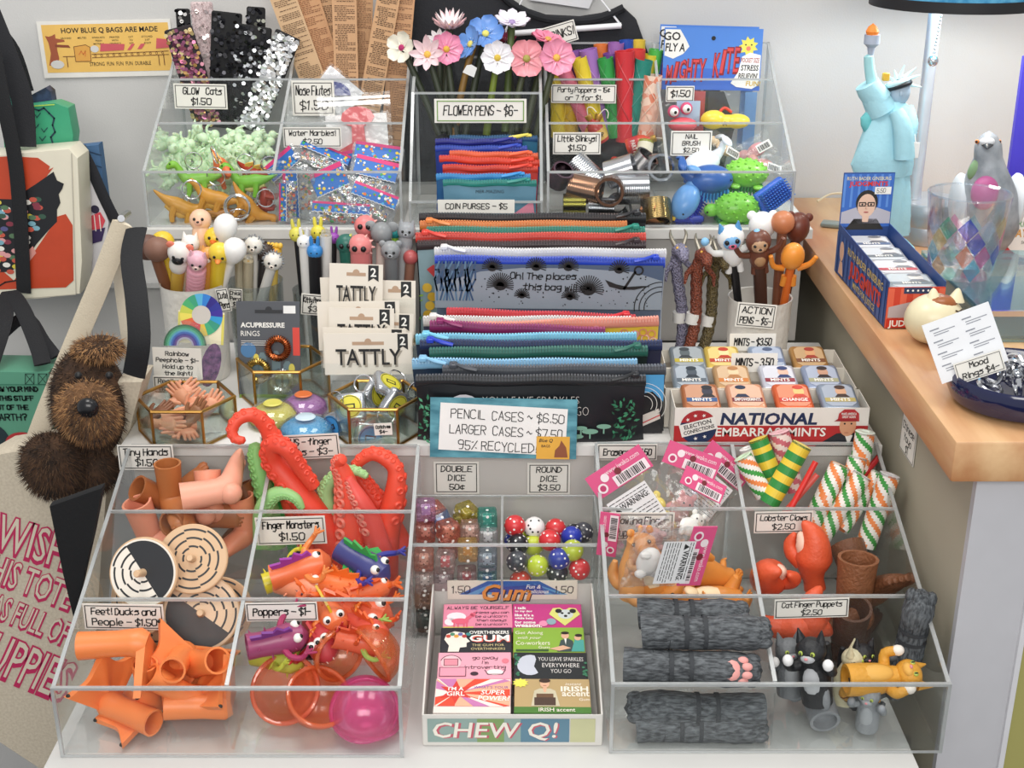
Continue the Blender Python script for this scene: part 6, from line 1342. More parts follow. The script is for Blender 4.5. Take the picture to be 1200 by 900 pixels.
# dinosaur and animal key rings
def beast(label,loc,rot,col,belly,s=1,plates=None,neck=1.0,spots=False):
    t = T('animal_keychain',label,'keychain',loc,rot,'rubber animal key rings',s); m_ = mat(col,.4,sss=.1,var=.18,vs=120)
    b = MB(m_); p = smooth([(-.040,0,.010),(-.026,0,.006),(-.010,0,.004),(.008,0,.004),(.018,0,.010),(.024,0,.010 + .014 * neck),(.030,0,.013 + .015 * neck),(.038,0,.010 + .014 * neck)],3); b.tube(p,lerp([.0008,.0042,.0098,.0098,.0062,.0044,.0058,.0028],len(p)),12,round1=True); b.build('body',t)
    b = MB(mat(belly,.45)); p = smooth([(-.02,0,-.001),(0,0,-.004),(.016,0,.001)],3); b.tube(p,lerp([.004,.0072,.004],len(p)),10,round1=True); b.build('belly',t)
    for x in (-.010,.010):
        for sg in (-1,1): b = MB(m_); b.tube([(x,sg * .006,.002),(x + .002,sg * .0085,-.010),(x + .005,sg * .009,-.016)],[.0048,.0036,.003],8,round1=True); b.build('leg',t)
    if plates:
        for i in range(7): b = MB(mat(plates,.4)); x = -.022 + i * .0068; b.at(Matrix.Translation((x,(.002 if i % 2 else -.002),.012 - abs(i - 3) * .0012)) @ Euler((PI / 2,0,0)).to_matrix().to_4x4()); b.prism([(-.0034,0),(.0034,0),(.0046,.005),(0,.0095),(-.0046,.005)],-.0008,.0008); b.build('plate',t)
    b = MB(CHROME); b.torus((0,0,.016),.0035,.0006,14,5,(PI / 2,0,0)); b.torus((.002,-.004,.030),.0115,.0009,24,6,(PI / 2.2,.3,0)); b.build('key_ring',t)
    b = MB(BLACK)
    for sg in (-1,1): b.ball((.033,sg * .0046,.015 + .015 * neck),.0012,6)
    b.build('eyes',t); return t
for lab,px,py,y,rot,col,be,s,pl,nk in (
    ('green long necked dinosaur key ring facing the wall poster',232,214,.70,D(0,4,186),'7db83a','d8d488',.95,None,1),('green long necked dinosaur key ring nearer the water marbles',294,216,.70,D(0,6,178),'72b434','d4d284',.95,None,1),
    ('orange plated dinosaur key ring behind the two green ones',262,200,.73,D(20,20,-60),'e2703a','f0b060',1.0,'ecc070',.5),('red dinosaur key ring with yellow plates by the divider',305,206,.725,D(30,30,40),'b8402c','c86a3a',.9,'e8c060',.5),
    ('golden brown animal key ring with its tail toward the tote strap',204,246,.685,D(0,26,8),'c8902c','d8a848',1.05,None,.5),('golden brown animal key ring arched in the middle',250,235,.69,D(0,-12,170),'cc8f2e','d8a848',1.05,None,.3),
    ('golden brown animal key ring diving down beside the split ring',303,246,.685,D(0,52,0),'c88a2e','d6a244',1.0,None,.4),('dark red animal key ring in the corner by the divider',312,236,.70,D(0,-70,0),'8e3226','9a4030',.8,None,.4),
    ('orange animal key ring lying under the arched one',272,253,.69,D(60,10,20),'a8702a','b8843a',.95,None,.4),('brown animal key ring on the floor behind the sea lion pen',236,258,.69,D(10,0,200),'a8742c','b4863c',.95,None,.4)):
    fit(beast(lab,P(px,py,y),rot,col,be,s,pl,nk),UX(170) + .004,UX(322) - .002,.659,.74 if y < .71 else .75,None)
b = MB(CHROME); b.torus((0,0,0),.0165,.0012,30,6,(PI / 2.2,0,0)); b.torus((.001,-.001,0),.0150,.0011,30,6,(PI / 2.2,0,0)); one(b,'split_ring','large bare split ring hanging against the bin front','ring',P(278,243,.664),(0,0,0))
# newspaper strips
def strip(label,p0,p1,wp,y,col,ink='5a3e2c',both=1):
    a,c = P(*p0,y),P(*p1,y); L = (c - a).length; w = wp * mpp(c); t = T('newsprint_strip',label,'strip',a,E(c - a,(1,0,0)),'strips of printed brown paper')
    b = MB(mat(col,.75,var=.06)); b.sheet(lambda u,v: ((u - .5) * w,.002 * math.sin(v * 4),v * L),2,10,.0008); b.build('paper',t)
    l = MB(mat(ink,.7)); z = .004
    while z < L - .004:
        l.at(FRONT(-.0006 + .002 * math.sin(z / L * 4),0,z)); n = random.choice((3,4,5,6)); indent = random.choice((0,0,.1))
        x = -w * .40 + indent * w; e = w * (.42 if random.random() < .7 else .1)
        while x < e: q = random.uniform(.0015,.005); l.rect(x,0,min(x + q,e),.0009); x += q + .0009
        z += .0024 if random.random() < .88 else .006
    l.build('printed_lines',t); return t
strip('brown printed strip leaning furthest toward the silver bracelet',(383,140),(318,-40),31,.868,'d8b48c'); strip('wide orange brown printed strip second from the silver bracelet',(402,140),(346,-40),33,.875,'cf9e74','8a5a3c')
strip('printed strip mostly hidden behind the upright ones',(404,140),(376,-40),22,.882,'cfa67e'); strip('upright printed strip in the middle of the fan',(407,140),(402,-40),29,.862,'d2a57c')
strip('narrow printed strip behind the upright one',(424,140),(428,-40),20,.884,'c99e76','8a6448'); strip('printed strip with bold dark lines leaning toward the flowers',(430,140),(462,-40),27,.87,'d4a87e','3a2418')
strip('printed strip beside the wall of the bin with few words',(457,190),(476,-40),27,.878,'cf9f76','7a5640')
# nose flutes
t = T('nose_flute_bag','clear zip bag with a red nose flute on a white card','packet',P(420,152,.80),D(-12,-3,0),'bagged nose flutes'); k = mpp(t.location)
b = MB(mat('ecebea',.6)); b.box(-38 * k,34 * k,.001,.0018,-32 * k,18 * k); b.build('white_card',t)
b = MB(mat('e0545a',.35,sss=.1)); b.at(FRONT(-.002)); b.prism([(-8 * k,-16 * k),(8 * k,-16 * k),(7 * k,4 * k),(16 * k,8 * k),(20 * k,14 * k),(16 * k,22 * k),(4 * k,27 * k),(-8 * k,26 * k),(-17 * k,20 * k),(-19 * k,12 * k),(-13 * k,6 * k),(-7 * k,4 * k)],-.003,.003); b.prism([(-36 * k,-32 * k),(34 * k,-32 * k),(22 * k,-20 * k),(8 * k,-15 * k),(-8 * k,-15 * k),(-26 * k,-24 * k)],-.003,.003); b.build('flute',t)
b = MB(BAG); b.at(FRONT(-.006)); b.rect(-45 * k,-34 * k,40 * k,42 * k); b.m(clear('zip_seal','f0f4f4',.25,'f2f4f4',.1,.1)); b.rect(-45 * k,28 * k,40 * k,33 * k,.0006); b.rect(-45 * k,35 * k,40 * k,38 * k,.0006); b.build('zip_bag',t)
t = T('nose_flute_bag','clear bag with a blue nose flute tilted behind the red one','packet',P(393,112,.846),D(-12,40,0),'bagged nose flutes')
b = MB(mat('e9e8ea',.6)); b.box(-26 * k,24 * k,.001,.0018,-30 * k,24 * k); b.build('white_card',t); b = MB(mat('2f3a94',.35)); b.at(FRONT(-.002) @ Matrix.Rotation(.7,4,'Z')); b.prism([(18 * k * math.cos(q),16 * k * math.sin(q)) for q in [i * PI / 10 for i in range(11)]],-.003,.003); b.build('flute',t); b = MB(BAG); b.at(FRONT(-.006)); b.rect(-28 * k,-34 * k,28 * k,27 * k); b.build('zip_bag',t)
t = T('nose_flute_bag','white carded nose flute bag half hidden below the nose flutes card','packet',P(358,137,.842),D(-10,6,0),'bagged nose flutes')
b = MB(mat('e8e6e4',.6)); b.box(-22 * k,24 * k,.001,.0018,-26 * k,22 * k); b.build('white_card',t); b = MB(mat('d8d8da',.4)); b.ball((4 * k,-.003,-18 * k),(16 * k,.004,8 * k),12); b.build('flute',t); b = MB(BAG); b.at(FRONT(-.006)); b.rect(-24 * k,-28 * k,26 * k,24 * k); b.build('zip_bag',t)
# water marbles
def marbles(label,px,py,y,ry,lean,wp,hp,fold=False,cols=('d8453a','e8b83a','3a8a4a','e87a3a','f0e0c0','2a4a9a'),lab2='2f6fc0'):
    c = P(px,py,y); k = mpp(c); w,h = wp * k,hp * k; t = T('water_marble_bag',label,'packet',c,D(-lean,ry,0),'water marble packets')
    b = MB(clear('silvery_film','f2f4f6',.12,'e4e8ec',.12,.15,.8,90,fk=.4))
    for sg in (-1,1): b.sheet(lambda u,v: ((u - .5) * w,sg * .006 * (math.sin(PI * u) * math.sin(PI * v)) ** .5 + .0012 * math.sin(u * 19 + v * 13),(v - .5) * h),12,12)
    b.build('film',t)
    b = MB(); 
    for i in range(46): b.m(mat(cols[i % len(cols)],.2)); b.ball((random.uniform(-.36,.36) * w,random.uniform(-.002,.002),random.uniform(-.40,-.02) * h),.0021,7)
    b.build('beads',t)
    a = MB(mat(lab2,.45)); a.at(FRONT(-.0072)); z0,z1 = -h * .04,h * .46; n = 22
    top_ = [(-w * .45 + w * .9 * i / n,z0 + (.0012 if i % 2 else 0)) for i in range(n + 1)]; a.flat(top_ + [(w * .45,z1),(-w * .45,z1)],0); a.m(mat('d83a7a')); a.rect(-w * .45,z1 - h * .1,w * .45,z1,.0002)
    for i in range(26): a.m(mat(('e8c83a','3aa84a','e8743a','f0f0f0','58b0e0')[i % 5])); a.disc(random.uniform(-.42,.42) * w,random.uniform(z0 + .002,z1 - h * .11),random.uniform(.001,.0024),.0003,8)
    a.m(WHITE); a.stroke([(x,z + .0004) for x,z in top_],.0008,.0004); a.build('header_print',t); return t
for args in (('water marble packet with its blue label upright near the divider',352,226,.69,-90,20,62,40),('water marble packet standing open faced with mixed beads',392,222,.685,-24,16,46,58),('water marble packet tilted with a wide blue label on top of the pile',438,210,.70,14,40,56,52),('water marble packet with a cream and red edge lying low',436,238,.675,22,40,60,36),
             ('water marble packet on edge under the water marbles card',378,186,.735,24,60,66,34),('water marble packet at the top by the bin wall',442,188,.74,8,40,60,40),('water marble packet flat along the bin front',400,250,.668,4,20,74,26),('silver edged water marble packet behind the upright blue one',338,200,.73,-40,20,46,44),('blue labelled water marble packet at the corner of the bin front',338,236,.672,-86,10,50,20),('water marble packet in the back beneath the red flute',412,196,.75,-12,30,54,40)):
    marbles(*args)
sign(235,113,.826,62,27,['*GLOW* Cats','$1.50'],'glow cats price card below the sequined bracelets',ry=1)
sign(367,115,.826,50,38,['Nose Flutes','$1.50'],'nose flutes price card below the printed strips')
sign(366,161,.739,68,22,['Water Marbles!','$2.50'],'water marbles price card over the bead packets')
# flower pens
def flower(label,base,head,y,n,rp,pw,col,cen,face,stem='2c3322',cup=.25,layers=1,tip=None,fs=1.0):
    """face: direction the blossom looks; rp: petal length in pixels; pw: petal width ratio"""
    c,a = P(*head,y),P(*base,.775); k = mpp(c); r = rp * k; t = T('flower_pen',label,'pen',a,group='artificial flower pens'); d = c - a
    b = MB(mat(stem,.5,var=.15)); de = d - Vector(face).normalized() * r * .16; b.tube(smooth([(0,0,0),d * .5 + Vector((0,0,.004)),de],5),lerp([4.6 * k,4.4 * k,3.8 * k,4.6 * k],11),10); b.build('stem',t)
    M = Matrix.Translation(d) @ Euler(E(face,(1,0,0))).to_matrix().to_4x4()
    for L_ in range(layers):
        for i in range(n):
            p = MB(mat(col if not (tip and L_) else tip,.3,sss=.1,var=.08,vs=150)); q = 2 * PI * (i + .5 * L_) / n; R_ = M @ Matrix.Rotation(q,4,'Z'); cu = cup + .35 * L_; ll = r * (1 - .18 * L_)
            def f(u,v):
                wv = (math.sin(PI * min(1,v * .93 + .07)) ** .6 if pw < .55 else 1.0 * min(1,v * 1.3 + .12) ** .7 * max(0,1 - v ** 7) ** .5) * pw * ll; x = ll * v; zz = ll * cu * v * v + abs(u - .5) ** 2 * ll * .35 + .0015 * L_; return (x,(u - .5) * 2 * wv * .5,zz + .0006 * math.sin(u * 9))
            p.at(R_); p.sheet(f,5,7); p.sheet(lambda u,v: tuple(Vector(f(1 - u,v)) - Vector((0,0,.0007))),5,7); p.build('petal',t)
    b = MB(mat(cen,.45,bump=.6,bs=700)); b.at(M); b.ball((0,0,r * .07),(r * .20,r * .20,r * .13),14); b.m(WHITE)
    for i in range(9): q = 2 * PI * i / 9; b.ball((r * .34 * math.cos(q),r * .34 * math.sin(q),r * .05 + r * .34 ** 2 * cup),.0006,5)
    b.build('blossom_centre',t); return t
fv = lambda x,z: (x,-1,z)
for a_ in (
    ('white orchid pen with a magenta centre at the end of the bunch',(515,158),(471,56),.80,5,19,.95,'f0ead8','b8286a',fv(-.5,.3)),
    ('pale pink lily pen in front of the orchid',(528,158),(501,64),.79,8,21,.48,'f2d4d8','e8b84a',fv(-.1,.35),'2c3322',.5),
    ('pink tipped lotus pen standing behind the pale lily',(520,155),(527,32),.83,12,20,.34,'f0c8cc','e8c060',(0,-.35,1),'2c3322',.55,2,'f4e4e4'),
    ('white blossom pen between the lotus and the lily',(520,155),(514,48),.845,9,14,.5,'efe6e8','e0c078',(-.2,-.6,.8),'2c3322',.4),
    ('rose pink daisy pen beside the pale lily',(535,158),(523,58),.80,8,20,.72,'ea90b0','d8b040',fv(.15,.4)),
    ('sky blue pansy pen highest of the blue pair',(545,158),(569,40),.82,5,22,.98,'6a98dc','ece070',fv(.05,.75),'2c3322',.3),
    ('sky blue pansy pen turned sideways with a paper price tag',(532,160),(552,52),.80,5,21,.9,'6f9ee0','e8d870',(-.8,-.6,.5),'7a5a24',.3),
    ('white cosmos pen with a yellow centre in the middle',(570,158),(583,68),.785,8,20,.72,'f2eef2','d8b840',fv(0,.3),'6a7a22'),
    ('lilac white blossom pen at the top of the bunch',(592,155),(600,27),.83,8,21,.62,'ece4ee','a890c0',(.1,-.4,1),'4a5a2a',.3),
    ('salmon hibiscus pen with a greenish centre',(598,158),(617,69),.79,6,23,.92,'ea96a0','a8a050',fv(.05,.3),'3a4028',.15),
    ('pink cosmos pen at the finger trap end of the bunch',(628,160),(652,68),.79,8,22,.74,'f098b4','e8b850',fv(.2,.35),'3a4028'),
    ('pink blossom pen seen edge on behind the pink cosmos',(615,158),(642,47),.825,8,21,.7,'ea85a2','d8a850',(.3,-.25,1),'3a4028',.1),
    ('dark rose bud pen behind the salmon hibiscus',(605,155),(591,48),.845,6,12,.8,'9a2a52','7a1a3a',(.3,-.5,.8),'2c3322',.8)):
    flower(*a_)
b = MB(mat('e6e6e4',.6)); b.at(FRONT()); b.prism([(-.008,0),(.008,-.004),(.010,.009),(.002,.012),(-.004,.010)],-.0003,.0003); one(b,'price_tag','small white paper tag on the stem of the sideways blue pansy pen','tag',P(549,86,.778),D(0,10,0))
sign(563,130,.7525,108,26,['FLOWER PENS - $6-'],'flower pens price card with a green border',ink=INK,border=0)
b = MB(mat('6e9a3c',.6)); p = P(563,130,.7515); k = mpp(p); b.at(FRONT()); b.frame(-51 * k,-12 * k,51 * k,12 * k,.0012,0); o = b.build('green_border'); s_ = [q for q in SC.objects if q.get('label','').startswith('flower pens price')][0]; o.parent = s_; o.location = (0,-.0008,0)
# coin purses
CP = dict(z0=UZ + .004,name='coin_purse',group='small zipped coin purses',cat_='coin purse',th=.007)
for a_ in (
 dict(label='coin purse with a teal zipper and a sea print front of the tray',x0=519,x1=629,py=213,y=.672,zip_='2a8a80',body='5f8aa0',slider=1,art=lambda a,w,h: (a.m(INK),a.text('MER-MAZING',0,h - .0135,.0042,w * .5,0,.1,.0002),a.m(mat('2a3a4a')),a.flat([(-w * .46,h * .05),(w * .1,h * .05),(-w * .1,h * .4),(-w * .4,h * .55)],.0001),a.m(mat('e08aa0')),a.flat([(w * .2,h * .1),(w * .48,h * .1),(w * .46,h * .55)],.0001))),
 dict(label='coin purse with a sky blue zipper just behind the teal one',x0=511,x1=622,py=206,y=.684,zip_='3a94d8',body='2a5a8a',slider=1),dict(label='coin purse with a red zipper and a long red pull',x0=518,x1=630,py=196,y=.697,zip_='e0402e',body='c84038',slider=1,ry=.8),
 dict(label='coin purse with a bright red zipper in the middle',x0=512,x1=630,py=187,y=.707,zip_='e4442f',body='243a8a',slider=1,ry=2.5),dict(label='coin purse with an orange red zipper on top of the reds',x0=525,x1=629,py=180,y=.716,zip_='ee6a42',body='b83a30',slider=1,ry=1.5),
 dict(label='coin purse with a royal blue zipper above the reds',x0=510,x1=618,py=173,y=.724,zip_='2a48b8',body='22388a',slider=1),dict(label='coin purse with an indigo zipper behind the royal blue one',x0=510,x1=612,py=165,y=.733,zip_='2c2f8a',body='23286a',slider=1),dict(label='coin purse with a yellow pull tab at the back of the tray',x0=527,x1=630,py=161,y=.742,zip_='2a5a8a',body='2a6a8a',slider=1,pull='e8d860')):
    case(**a_,**CP)
sign(558,242,.6525,90,15,['COIN PURSES - $5'],'coin purses price card above the black zipper',border=0)
# woven finger traps and party poppers
def trap(label,p0,p1,rp,col,y,weave=None):
    a,c = P(*p0,y),P(*p1,y); k = mpp(c); L = (c - a).length; r = rp * k; t = T('finger_trap',label,'toy',a,E(c - a,(1,0,0)),'coloured woven finger traps'); m_ = mat(col,.5,var=.06) if not weave else pattern('woven_' + col,col,weave,'check',90,.6,(1,1,1))
    b = MB(m_); n = 10; b.tube([(0,0,L * (1 - i / n)) for i in range(n + 1)],[r * (1.06 - .12 * math.sin(PI * i / n)) for i in range(n + 1)],20,hollow=.86,hdepth=4); b.build('tube',t)
    b = MB(mat(lighten(col,.25) if not weave else weave,.5))
    for sg in (-1,1):
        for q in range(3): b.tube([((r * 1.0) * math.cos(2.1 * q + sg * 5 * i / 14),-abs(r * 1.0) * abs(math.sin(2.1 * q + sg * 5 * i / 14)) * 1.0,L * i / 14) for i in range(15)],.0006,4)
    b.build('woven_strands',t); return t
Y_,PU,GN,RD = 'e3c62c','8a58a8','2f9a48','cf3038'
for a_ in (('yellow finger trap at the flower end of the row',(655,160),(652,78),9,Y_,.85),('second yellow finger trap low behind the party poppers card',(668,160),(668,100),10,'d8b024',.858),('pink finger trap leaning beside the yellow ones',(693,158),(660,82),9,'e87a94',.845),('tall yellow finger trap crossing over the pink one',(704,160),(678,68),9,'e6cc34',.84),('purple finger trap with a wide open mouth in front',(708,158),(689,58),10,'a070ba',.852),('purple finger trap behind the tall yellow one',(690,158),(674,60),8,PU,.866),('purple finger trap further along at the back',(716,155),(722,50),9,'a06ab0',.875),('green finger trap with a slanted mouth in the middle',(722,160),(709,68),9,GN,.845),('red finger trap standing in the middle',(733,165),(732,60),11,RD,.84),('second red finger trap right behind the first',(744,160),(745,58),11,'d63a36',.858),('teal finger trap leaning toward the kites',(738,162),(755,70),10,'1f8474',.842),('yellow finger trap tucked behind the teal one',(748,155),(762,64),8,'d8c834',.868),('bright green finger trap nearest the kites',(752,155),(769,58),8,'4ab04a',.872),('coral and white woven finger trap below the teal one',(757,162),(765,88),11,'e0876a',.836,'f0d4c0'),('blue finger trap short at the back',(736,150),(734,47),8,'2a50b0',.885),('orange finger trap among the purple ones',(706,150),(704,52),8,'e07a3a',.882),('yellow topped finger trap at the far back',(748,150),(748,47),8,'e0c040',.888),('violet finger trap between the purple and red ones',(724,160),(716,62),9,'7a4a98',.862)):
    trap(*a_)
def bottle(label,loc,rot,col,lab_,txt):
    t = T('party_popper',label,'toy',loc,rot,'bottle shaped party poppers'); b = MB(mat(col,.25)); b.lathe([(0,0),(.010,0),(.0108,.002),(.0108,.020),(.009,.026),(.0045,.031),(.004,.040),(0,.040)],20); b.build('bottle',t)
    b = MB(mat(lab_,.5)); b.lathe([(.01095,.004),(.01095,.018)],20); b.at(FRONT(-.0112)); b.m(WHITE if lab_ == 'b8282c' else INK); b.text(txt,0,.008,.006,.018,.02,0,0); b.build('wrapper',t)
    b = MB(mat('c8a050',.3,.7)); b.lathe([(.0043,.034),(.005,.036),(.005,.041),(0,.042)],14); b.build('cap',t); b = MB(mat('e8e4dc',.7)); b.tube(smooth([(0,0,.041),(.004,-.002,.050),(.010,-.003,.048),(.012,-.004,.040)],3),.0006,5); b.build('string',t); return t
bottle('red party popper bottle lying below the finger traps',P(716,192,.775),D(20,100,0),'b03028','b8282c','PARTY'); bottle('olive party popper bottle upside down beside the divider',P(757,165,.79),D(150,10,0),'8a8a30','e0d8c0','POP'); bottle('red party popper tip behind the little coils card',P(706,166,.78),D(0,-30,0),'a8342c','c8a050','POP'); bottle('orange red party popper resting at the back of the compartment',P(735,172,.80),D(10,70,0),'c8452c','b8282c','PARTY'); bottle('brown party popper neck beside the white string',P(690,168,.80),D(-10,20,0),'8a4a24','b07a3a','POP')
# little metal coils
def coil(label,px,py,y,d,rp,Lp,col):
    c = P(px,py,y); k = mpp(c); r,L = rp * k,Lp * k; t = T('spring_coil',label,'toy',c,E(d,(1,.1,0)),'little metal spring coils'); n = 15
    b = MB(mat(col,.18,1)); prof = []; bend = .18
    for i in range(n): z = L * i / n; prof += [(r * .985,z),(r,z + L / n * .25),(r,z + L / n * .75),(r * .985,z + L / n)]
    b.lathe(prof,28); b.lathe([(r * .80,z_) for _,z_ in prof[::-1]],28); b.lathe([(r * .80,0),(r * .985,0)][::-1],28); b.lathe([(r * .985,L),(r * .80,L)][::-1],28); b.build('coil',t); return t
SV,CO,BZ = 'c4c6ca','8a6a5a','9a8458'
for a_ in (('silver coil leaning at the top in front of the little coils card',672,190,.73,(.6,-.3,-.5),16,42,SV),('silver coil lying across the top beside the red bottle',712,206,.715,(.9,-.2,.35),17,34,'d0d2d6'),('silver coil whose dark round opening faces outward',768,196,.735,(.15,-.9,.2),16,26,SV),('copper coil in the middle of the front row',668,218,.685,(.95,-.3,-.15),16,38,'a07a62'),('brown coil with its round mouth facing outward in the middle',715,222,.675,(-.1,-.95,.1),17,26,'7a5a48'),('silver coil lying level in front',724,222,.695,(1,0,.02),18,36,'b8babe'),('bronze coil standing nearest the nail brushes',768,236,.675,(.05,-.5,-.7),18,26,BZ),('plum coil at the end by the coin purses',652,214,.69,(.3,-.5,.7),13,24,'6a5460'),('olive brass coil on the floor by the coin purses',660,240,.672,(1,0,0),13,26,'8a8440'),('grey coil on the floor in the middle',690,244,.672,(1,-.1,0),13,30,'8a8c90'),('dull silver coil on the floor beneath the brown one',728,246,.675,(1,.1,0),13,34,'9c9ea2'),('copper coil half buried by the divider',757,250,.672,(.6,-.5,.2),13,22,'a07050'),('pewter coil behind the bronze one',745,200,.74,(.5,-.2,.7),15,24,'aaa8a8')):
    coil(*a_)
sign(684,110,.826,76,20,['Party Poppers - 15¢','or 7 for $1.'],'party poppers price card over the finger traps',ry=.5)
sign(676,168,.739,56,24,['Little Slinkys!','$1.50'],'little coils price card by the party popper bottles')
sign(656,40,.872,40,22,['DRINKS!'],'tilted drinks card behind the pink flowers',ry=-16,name='hand_lettered_card')
# kites
def kite(label,px,py,y,ry=0):
    c = P(px,py,y); k = mpp(c); w,h = 116 * k,66 * k / cp; t = T('kite_packet',label,'packet',c,D(-4,ry,0),'packaged mini kites')
    b = MB(mat('4f86d8',.5,var=.04)); b.box(-w / 2,w / 2,0,.001,-h,0); a = b; a.at(FRONT(-.0002,0,-h)); a.m(mat('3f6cc8',.5)); a.rect(-w / 2,0,w / 2,h * .35,0)
    a.m(mat('f2f0ea')); a.flat([(-w * .49,h * .55),(-w * .40,h * .5),(-w * .3,h * .58),(-w * .24,h * .7),(-w * .28,h * .82),(-w * .34,h * .97),(-w * .49,h * .97)],.0002); a.m(INK); a.text('GO',-w * .42,h * .80,h * .13,None,.02,0,.0004); a.text('FLY A',-w * .385,h * .62,h * .13,w * .2,.02,.1,.0004)
    for i,ch in enumerate('MIGHTY KITE'):
        if ch != ' ': x = -w * .43 + i * w * .068; z = h * (.10 + .018 * i + .035 * math.sin(i * .9)); hh_ = h * (.30 + .012 * i); a.m(mat('8a1a20')); a.text(ch,x,z,hh_,w * .075,.05,.15,.0003 + i * 1e-5,fill=ch not in 'I'); a.m(mat('d8484a')); a.text(ch,x - .0006,z + .0006,hh_ * .94,w * .062,.0,.15,.0006 + i * 1e-5,fill=ch not in 'I')
    a.m(mat('f0e060')); sx,sz = w * .36,h * .72; a.flat([(sx + (w * .10 if q % 2 else w * .065) * math.cos(q * PI / 9),sz + (w * .10 if q % 2 else w * .065) * math.sin(q * PI / 9)) for q in range(18)],.0003); a.m(INK); a.disc(sx - .004,sz + .002,.0011,.0005,8); a.disc(sx + .004,sz + .002,.0011,.0005,8); a.m(mat('e8806a')); a.disc(sx,sz - .003,.0032,.0005,10)
    a.m(mat('f4f2ee')); a.flat([(w * .20,h * .12),(w * .26,h * .06),(w * .42,h * .03),(w * .49,h * .10),(w * .49,h * .58),(w * .38,h * .62),(w * .30,h * .55),(w * .27,h * .3)],.0007); a.m(mat('a82a30'))
    a.text('POCKET SIZE',w * .385,h * .46,h * .075,w * .19,.01,.1,.0009); a.m(INK); a.text('STRESS',w * .385,h * .33,h * .09,w * .18,.02,.1,.0009); a.text("RELIEVIN'",w * .375,h * .20,h * .09,w * .2,.02,.1,.0009); a.m(mat('d8b030')); a.text('FUN!',w * .43,h * .08,h * .08,None,.02,.1,.0009); a.m(INK); a.disc(0,h * .84,.003,.0004,12); a.build('header_card',t)
    b = MB(BAG); b.at(FRONT(-.004,0,-h)); b.rect(-w / 2,-h * 1.6,w / 2,0); b.build('film',t)
    b = MB(mat('2c2e34',.6)); b.at(FRONT(-.001,0,-h)); b.prism([(-w * .02,-h * .02),(w * .14,-h * .02),(w * .28,-h * .55),(w * .16,-h * 1.5),(-w * .02,-h * 1.5)],-.001,.001); b.m(mat('c84a4a')); b.prism([(-w * .16,-h * .02),(-w * .05,-h * .02),(-w * .05,-h * 1.5),(-w * .16,-h * 1.5)],-.001,.001); b.m(mat('6a9ad0')); b.prism([(w * .36,-h * .02),(w * .48,-h * .02),(w * .48,-h * 1.5),(w * .36,-h * 1.5)],-.001,.001); b.build('folded_kite',t); return t
kite('blue kite packet in front with a smiling sun',837,33,.862,1); kite('blue kite packet right behind the front one',832,30,.880,1.5)
t = T('wind_up_toy','pink wind up mouth toy with two bulging eyes under the kite','toy',P(800,146,.80)); b = MB(mat('e0606a',.3)); b.ball((0,0,0),(.020,.012,.010),16); b.build('lips',t)
for x,z in ((-.013,.018),(.004,.022)):
    e = MB(mat('d85a80',.3)); e.ball((x,0,z),.0085,14); e.m(WHITE); e.ball((x,-.0035,z),.0065,12); e.m(BLACK); e.ball((x + .001,-.0075,z),.003,10); e.build('eye',t)
b = MB(mat('a8c0d8',.6)); b.box(-.008,.024,.010,.012,-.004,.030); b.build('striped_card',t)
t = T('wind_up_toy','yellow wind up bulldozer shaped toy with a red strap','toy',P(848,142,.80)); b = MB(mat('ecd048',.3)); b.ball((-.014,0,.002),(.018,.012,.013),16); b.ball((.018,0,.0),(.018,.012,.010),16); b.tube([(-.014,0,0),(.018,0,0)],.009,14); b.build('body',t); b = MB(mat('d84a3a',.3)); b.tube(smooth([(-.008,0,.010),(.0,0,.018),(.010,0,.012)],4),.002,8); b.build('strap',t); b = MB(INK); b.at(FRONT(-.0125)); b.text('A',0,-.004,.006); b.build('logo',t)
for lab,px,py,y,ry,col in (('cream bagged toy lying behind the whale tail',845,172,.785,30,'e8c8a0'),('pink bagged toy at the corner of the middle compartment',882,178,.775,-30,'e8a0a8'),('pale pink bagged toy near the bin wall',892,192,.76,20,'eaa8a0')):
    c = P(px,py,y); k = mpp(c); t = T('bagged_toy',lab,'toy',c,D(-50,ry,0),'bagged rubber toys'); b = MB(BAG)
    for sg in (-1,1): b.sheet(lambda u,v: ((u - .5) * .06,sg * .008 * (math.sin(PI * u) * math.sin(PI * v)) ** .5 + .001 * math.sin(u * 20 + v * 12),(v - .5) * .045),10,10)
    b.build('film',t); b = MB(mat(col,.4)); b.ball((.006,0,0),(.014,.006,.010),12); b.ball((-.012,0,.003),(.008,.005,.007),10); b.build('toy',t); b = MB(mat('f0eeea',.6)); b.at(FRONT(-.009)); b.rect(.006,-.014,.026,.0); b.m(INK); barcode(b,.008,-.012,.024,-.003); b.build('sticker',t)
